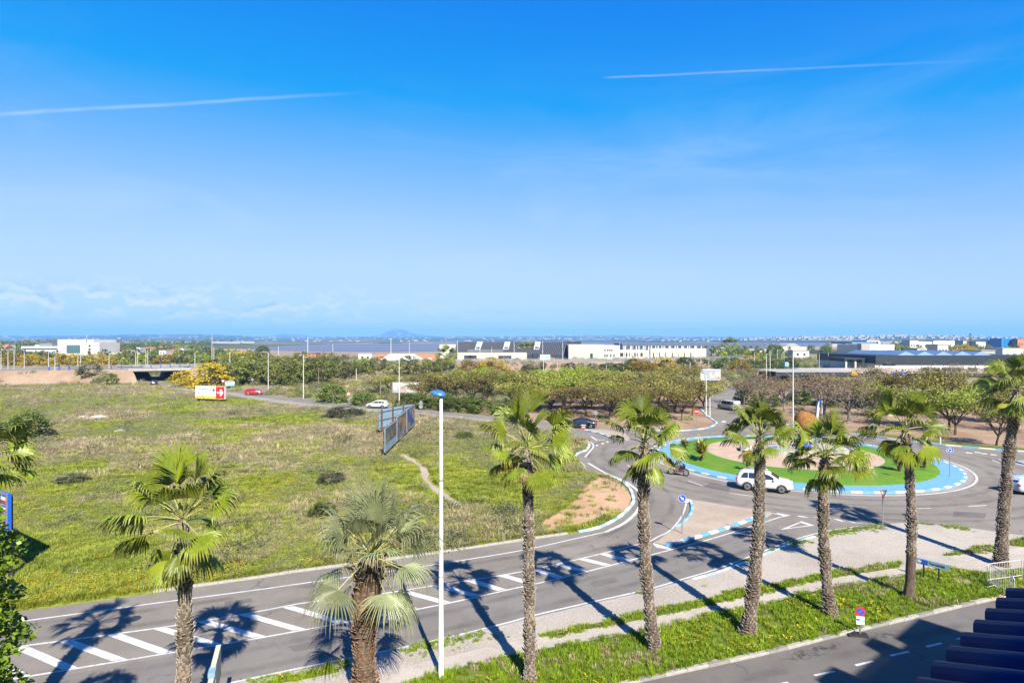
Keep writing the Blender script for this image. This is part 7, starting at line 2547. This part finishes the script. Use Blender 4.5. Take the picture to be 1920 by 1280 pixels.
def car(kind, paint_m, label, loc, heading):
    c = CARS[kind]
    o = thing('car', label, 'car', loc, heading)
    st = c['st']
    b = MB()
    vs = []
    for x, zb, be, tp, w, wr in st:
        half = [(0, zb), (w - .1, zb), (w - .01, zb + .14), (w, (zb + be) / 2 + .05), (w - .015, be), (wr + .03, max(be + .02, tp - .07)), (wr - .09, tp), (0, tp + .025)]
        ring = half + [(-y, z) for y, z in half[-2:0:-1]]
        vs += [(x, y, z) for y, z in ring]
    m = 14
    fs = [(i * m + k, i * m + (k + 1) % m, (i + 1) * m + (k + 1) % m, (i + 1) * m + k) for i in range(len(st) - 1) for k in range(m)]
    fs += [tuple(range(m - 1, -1, -1)), tuple((len(st) - 1) * m + k for k in range(m))]
    body = b.add(vs, fs).obj('body', M[paint_m], o, True)
    recalc(body.data)
    be, rf = c['belt'], c['roof']
    mid = st[len(st) // 2]

    def prof(x):
        for s0, s1 in zip(st[:-1], st[1:]):
            if s0[0] <= x <= s1[0]:
                t = (x - s0[0]) / (s1[0] - s0[0])
                return [a + (b_ - a) * t for a, b_ in zip(s0, s1)]
        return st[-1]

    def side_pt(x, z, s, off=0.012):
        _, zb, bl, tp, w, wr = prof(x)
        zt = max(bl + .02, tp - .07)
        t = min(1, max(0, (z - bl) / max(zt - bl, .02)))
        y = (w - .015) + ((wr + .03) - (w - .015)) * t
        return (x, s * (y + off), z)
    x_r = [s[0] for s in st if s[3] > rf - 0.02]
    xa, xb = min(x_r) - 0.22, max(x_r)
    xw = [s[0] for s in st if s[3] < be + 0.14 and s[0] > 0][0]
    cuts = [(xa, xa + (xb - xa) * 0.27), (xa + (xb - xa) * 0.30, xa + (xb - xa) * 0.66), (xa + (xb - xa) * 0.69, xw - 0.12)]
    for s in (-1, 1):
        for i, (a0, a1) in enumerate(cuts):
            a_lo = a0 - (0.0 if i else 0.0)
            zl, zh = be + 0.06, rf - 0.03
            qs = []
            for k in range(7):
                x = a0 + (a1 - a0) * k / 6
                zt_ = min(zh, prof(x)[3] - 0.12)
                if i == 0:
                    zt_ = min(zt_, zl + (zh - zl) * min(1.0, 0.15 + k / 3.0))
                zt_ = max(zt_, zl + 0.012)
                qs += [side_pt(x, zl, s, 0.022), side_pt(x, (zl + zt_) / 2, s, 0.024), side_pt(x, zt_, s, 0.022)]
            fq = []
            for k in range(6):
                for m_ in (0, 1):
                    f4 = (3 * k + m_, 3 * k + 3 + m_, 3 * k + 4 + m_, 3 * k + 1 + m_)
                    fq.append(f4 if s < 0 else f4[::-1])
            MB().add(qs, fq).obj('side_window', M['car_glass'], o)

    for s in (-1, 1):
        for xs_ in (xa + (xb - xa) * 0.285, xa + (xb - xa) * 0.675, xw - 0.10):
            lo_, hi_ = side_pt(xs_, be - 0.02, s, 0.004), prof(xs_)
            MB().tube([(xs_, s * (hi_[4] + 0.001), hi_[1] + 0.2), (xs_, s * (hi_[4] + 0.003), (hi_[1] + hi_[2]) / 2 + .05), lo_], 0.008, 4).obj('door_seam', M['black'], o)
        for xs_ in (xa + (xb - xa) * 0.36, xa + (xb - xa) * 0.76):
            MB().box((xs_, s * (prof(xs_)[4] + 0.008), be - 0.12), (0.16, 0.03, 0.03)).obj('door_handle', M['black'], o)

    def screen(xlo, xhi, name):
        lo, hi = prof(xlo), prof(xhi)
        dx = 0.02 if xlo > xhi else -0.02
        q = [(xlo + dx, -lo[5] + .08, lo[3] + .03), (xlo + dx, lo[5] - .08, lo[3] + .03), (xhi + dx, hi[5] - .06, hi[3] + .015), (xhi + dx, -hi[5] + .06, hi[3] + .015)]
        MB().add(q, [(0, 1, 2, 3)] if xlo > xhi else [(3, 2, 1, 0)]).obj(name, M['car_glass'], o)
    screen(xw - 0.08, xb + 0.30 if kind != 'van' else xb + 0.18, 'windscreen')
    tail = [s[0] for s in st if s[0] < xa + 0.3 and s[3] > be + 0.05]
    if kind == 'sedan':
        screen(-1.42, -0.9, 'rear_window')
    else:
        a_, b_ = prof(st[1][0] + 0.03), prof(st[2][0] + 0.05)
        screen(st[1][0] + 0.02, st[2][0] + 0.08, 'rear_window')
    # wheels, arches, lamps, bumpers
    for x in c['ax']:
        for s in (-1, 1):
            y = s * (prof(x)[4] - 0.07)
            w = MB().lathe([(c['wr'] * .62, -.10), (c['wr'] * .95, -.10), (c['wr'], -.06), (c['wr'], .06), (c['wr'] * .95, .10), (c['wr'] * .62, .10)], 22, 0, 'Y').obj('wheel', M['rubber'], o, True)
            w.location = (x, y, c['wr'])
            rim = MB().lathe([(c['wr'] * .68, 0), (c['wr'] * .68, s * .104), (c['wr'] * .60, s * .112)], 18, 0, 'Y').obj('rim', M['rim'], w)
            sp_ = MB()
            for k in range(5):
                sp_.box((0, s * 0.118, 0.0), (c['wr'] * 1.15, 0.012, 0.030), 0, 0, 1, Matrix.Rotation(k * math.pi / 5, 3, 'Y'))
            sp_.obj('spokes', M['dark_metal'], w)
            ab = MB()
            ring_sector(ab, c['wr'] * 1.02, c['wr'] * 1.22, -0.15, math.pi + 0.15, 14, s * (prof(x)[4] + 0.006), Matrix.Translation((x, 0, c['wr'])))
            ab.obj('wheel_arch', M['black'], o)
    f, rr = st[-2], st[1]
    for s in (-1, 1):
        MB().box((f[0] - .05, s * (f[4] - .18), f[2] + .0), (.22, .30, .13), 0, s * -0.35).obj('headlight', M['lamp_clear'], o)
        MB().box((rr[0] - .03, s * (rr[4] - .12), rr[2] - .02), (.14, .22, .17), 0, s * 0.3).obj('tail_light', M['lamp_red'], o)
        MB().box((xw - .42, s * (mid[4] + .07), be + .10), (.14, .18, .12), 0, 0, .8).obj('mirror', M[paint_m], o)
    MB().box((f[0] + .085, 0, f[1] + .16), (.06, 0.9, .16)).obj('grille', M['black'], o)
    MB().box((rr[0] - .11, 0, (rr[1] + rr[2]) / 2 + .1), (.03, .5, .12)).obj('number_plate', M['sign_white'], o)
    MB().box((f[0] + .12, 0, f[1] + .02), (.03, .5, .11)).obj('number_plate', M['sign_white'], o)
    for s in (-1, 1):
        MB().box((0.02, s * (mid[4] - .02), mid[1] + .06), (c['ax'][1] - c['ax'][0] - c['wr'] * 2.2, .06, .14)).obj('sill', M['black'], o)
    if kind == 'suv':
        for s in (-1, 1):
            MB().tube([(-1.5, s * .62, 1.66), (-1.4, s * .62, 1.72), (.1, s * .62, 1.70), (.25, s * .62, 1.64)], .018, 5).obj('roof_rail', M['grey_metal'], o)
    return o


def gv(px, py): return g(px, py) + Vector((0, 0, 0.022))


car('suv', 'car_white', 'white sport utility car driving round the roundabout', gv(1433, 918), R(-24))
car('sedan', 'car_black', 'black saloon car on the far road behind the red sign', gv(1089, 801.5), R(172))
car('hatch', 'car_white', 'white hatchback on the far road left of the hoardings', gv(708, 764.5), R(172))
car('hatch', 'car_red', 'red hatchback on the road at the side-road junction', gv(476.5, 740), R(14))
car('van', 'car_silver', 'silver van leaving on the exit road behind a palm crown', gv(1366, 768), R(112))
car('hatch', 'car_blue', 'pale blue car cut off by the right edge of the picture', gv(1934, 923), R(8))
car('hatch', 'car_black', 'dark car in the shade of the underpass', g(289, 722) + Vector((0, 0, 0.02)), R(120))

# motorcycle with rider
mp_ = gv(1272, 891)
o = thing('motorcycle', 'red and black sports motorcycle on the roundabout', 'motorcycle', mp_, R(-30))
for x, nm in ((-0.68, 'wheel'), (0.72, 'wheel')):
    b = MB()
    prof_ = [(0.30 - 0.06, -.05), (0.30, -.06), (0.32, 0), (0.30, .06), (0.24, .05)]
    w = b.lathe(prof_, 20, 0, 'Y').obj(nm, M['rubber'], o, True)
    w.location = (x, 0, 0.32)
    MB().lathe([(0.22, -.062), (0.22, .062)], 14, 0, 'Y').obj('rim', M['rim'], w)
M['bike_red'] = carpaint('bike_red', (0.20, 0.015, 0.012))
MB().slab([(-0.40, 0.36), (0.25, 0.30), (0.45, 0.42), (0.30, 0.58), (-0.2, 0.52)], 0.34, Matrix.Translation((0, -0.17, 0))).obj('fairing', M['bike_red'], o)
MB().slab([(-0.3, 0.60), (0.30, 0.58), (0.62, 0.62), (0.70, 0.88), (0.50, 0.98), (0.28, 0.86), (-0.2, 0.76)], 0.30, Matrix.Translation((0, -0.15, 0))).obj('fairing', M['car_black'], o)
MB().slab([(-0.25, 0.74), (0.28, 0.84), (0.22, 0.98), (-0.1, 0.94)], 0.28, Matrix.Translation((0, -0.14, 0))).obj('tank', M['bike_red'], o)
MB().slab([(-0.95, 0.86), (-0.85, 0.94), (-0.2, 0.82), (-0.2, 0.72), (-0.6, 0.72)], 0.24, Matrix.Translation((0, -0.12, 0))).obj('seat', M['black'], o)
MB().slab([(0.45, 0.98), (0.70, 0.88), (0.52, 1.16), (0.46, 1.16)], 0.24, Matrix.Translation((0, -0.12, 0))).obj('screen', M['car_glass'], o)
for s in (-1, 1):
    MB().tube([(0.72, s * .09, 0.32), (0.45, s * .10, 0.98)], .028, 6).obj('fork', M['grey_metal'], o)
    MB().tube([(0.42, s * .1, 0.98), (0.34, s * .34, 1.0)], .02, 5).obj('handlebar', M['black'], o)
MB().tube([(-0.3, .16, .34), (-0.95, .2, .5)], [.05, .065], 8).obj('exhaust', M['grey_metal'], o)
MB().tube([(-0.68, 0, .32), (-0.1, 0, .5)], .05, 6).obj('swing_arm', M['dark_metal'], o)
MB().box((0.74, 0, 0.82), (0.06, .2, .1)).obj('headlight', M['lamp_clear'], o)

jm = bpy.data.meshes.new('person')
J = [((-0.30, 0, 0.96), .17), ((-0.14, 0, 1.22), .16), ((0.06, 0, 1.44), .17), ((0.14, 0, 1.55), .075), ((0.17, 0, 1.66), .09),
     ((0.05, .22, 1.42), .085), ((0.20, .33, 1.20), .06), ((0.33, .32, 1.04), .045), ((0.38, .33, 1.02), .04),
     ((0.05, -.22, 1.42), .085), ((0.20, -.33, 1.20), .06), ((0.33, -.32, 1.04), .045), ((0.38, -.33, 1.02), .04),
     ((-0.26, .13, 0.94), .12), ((0.16, .22, 0.86), .10), ((-0.12, .22, 0.48), .07), ((-0.16, .22, 0.38), .05), ((0.0, .22, 0.36), .045),
     ((-0.26, -.13, 0.94), .12), ((0.16, -.22, 0.86), .10), ((-0.12, -.22, 0.48), .07), ((-0.16, -.22, 0.38), .05), ((0.0, -.22, 0.36), .045)]
Ed = [(0, 1), (1, 2), (2, 3), (3, 4), (2, 5), (5, 6), (6, 7), (7, 8), (2, 9), (9, 10), (10, 11), (11, 12), (0, 13), (13, 14), (14, 15), (15, 16), (16, 17), (0, 18), (18, 19), (19, 20), (20, 21), (21, 22)]
jm.from_pydata([j[0] for j in J], Ed, [])
M['leather'] = simple('black_leather_and_jeans', (0.022, 0.022, 0.025), 0.6, 0, 0.3, 6)
pm, N = newmat('rider_clothes')
tcz = N.n('ShaderNodeSeparateXYZ', ins={0: N.n('ShaderNodeTexCoord').outputs['Object']}).outputs[2]
fine = N.noise(N.n('ShaderNodeTexCoord').outputs['Object'], 20, 3)
cl = N.mix(N.rng(tcz, 0.99, 1.01), (0.10, 0.14, 0.24), (0.016, 0.016, 0.019))
cl = N.mix(N.rng(tcz, 0.46, 0.44), cl, (0.02, 0.02, 0.02))
finish(N, N.mix(N.m('MULTIPLY', fine, 0.3), cl, (0.05, 0.05, 0.06)), 0.7)
jm.materials.append(pm)
po = link(bpy.data.objects.new('person', jm))
po.location = mp_
po.rotation_euler = (0, 0, R(-30))
tag(po, 'motorcycle rider in black jacket, jeans and dark helmet leaning forward', 'person')
sk_ = po.modifiers.new('skin', 'SKIN')
for v, (_, rd_) in zip(jm.skin_vertices[0].data, J):
    v.radius = (rd_, rd_)
jm.skin_vertices[0].data[0].use_root = True
sb_ = po.modifiers.new('sub', 'SUBSURF')
sb_.levels = sb_.render_levels = 1
hv = MB()
hv.lathe([(0.02, -0.13), (0.11, -0.12), (0.145, -0.03), (0.14, 0.06), (0.10, 0.13), (0.03, 0.155)], 16)
hl = hv.obj('helmet', M['car_black'], po, True)
hl.location = (0.19, 0, 1.73)
vz = MB()
ring_sector(vz, 0.10, 0.10, 0, 1, 2, 0, Matrix())
MB().box((0.125, 0, -0.005), (0.06, 0.2, 0.075)).obj('visor', M['car_glass'], hl)
for s in (-1, 1):
    gl_ = MB().box((0.39, s * .33, 1.01), (0.10, 0.075, 0.06)).obj('glove', M['black'], po)
    for k in range(4):
        MB().tube([(0.42, s * (.30 + k * .02), 1.03), (0.455, s * (.30 + k * .02), 1.01), (0.44, s * (.30 + k * .02), 0.975)], .010, 4).obj('finger', M['black'], gl_)
    MB().tube([(0.39, s * .29, 1.02), (0.41, s * .275, .99)], .012, 4).obj('thumb', M['black'], gl_)

# ------------------------------------------------------------------ haze
hz = MB().box((0, 7600, 128), (36000, 15900, 259)).obj('haze', [])
hm_, N = newmat('haze_air')
pv_ = N.n('ShaderNodeVolumePrincipled', ins={'Color': (0.22, 0.52, 1.0, 1), 'Density': HAZE, 'Anisotropy': 0.0})
N.n('ShaderNodeOutputMaterial', ins={'Volume': pv_.outputs[0]})
hz.data.materials.append(hm_)
tag(hz, 'thin blue haze over the far plain', 'haze', kind='stuff')
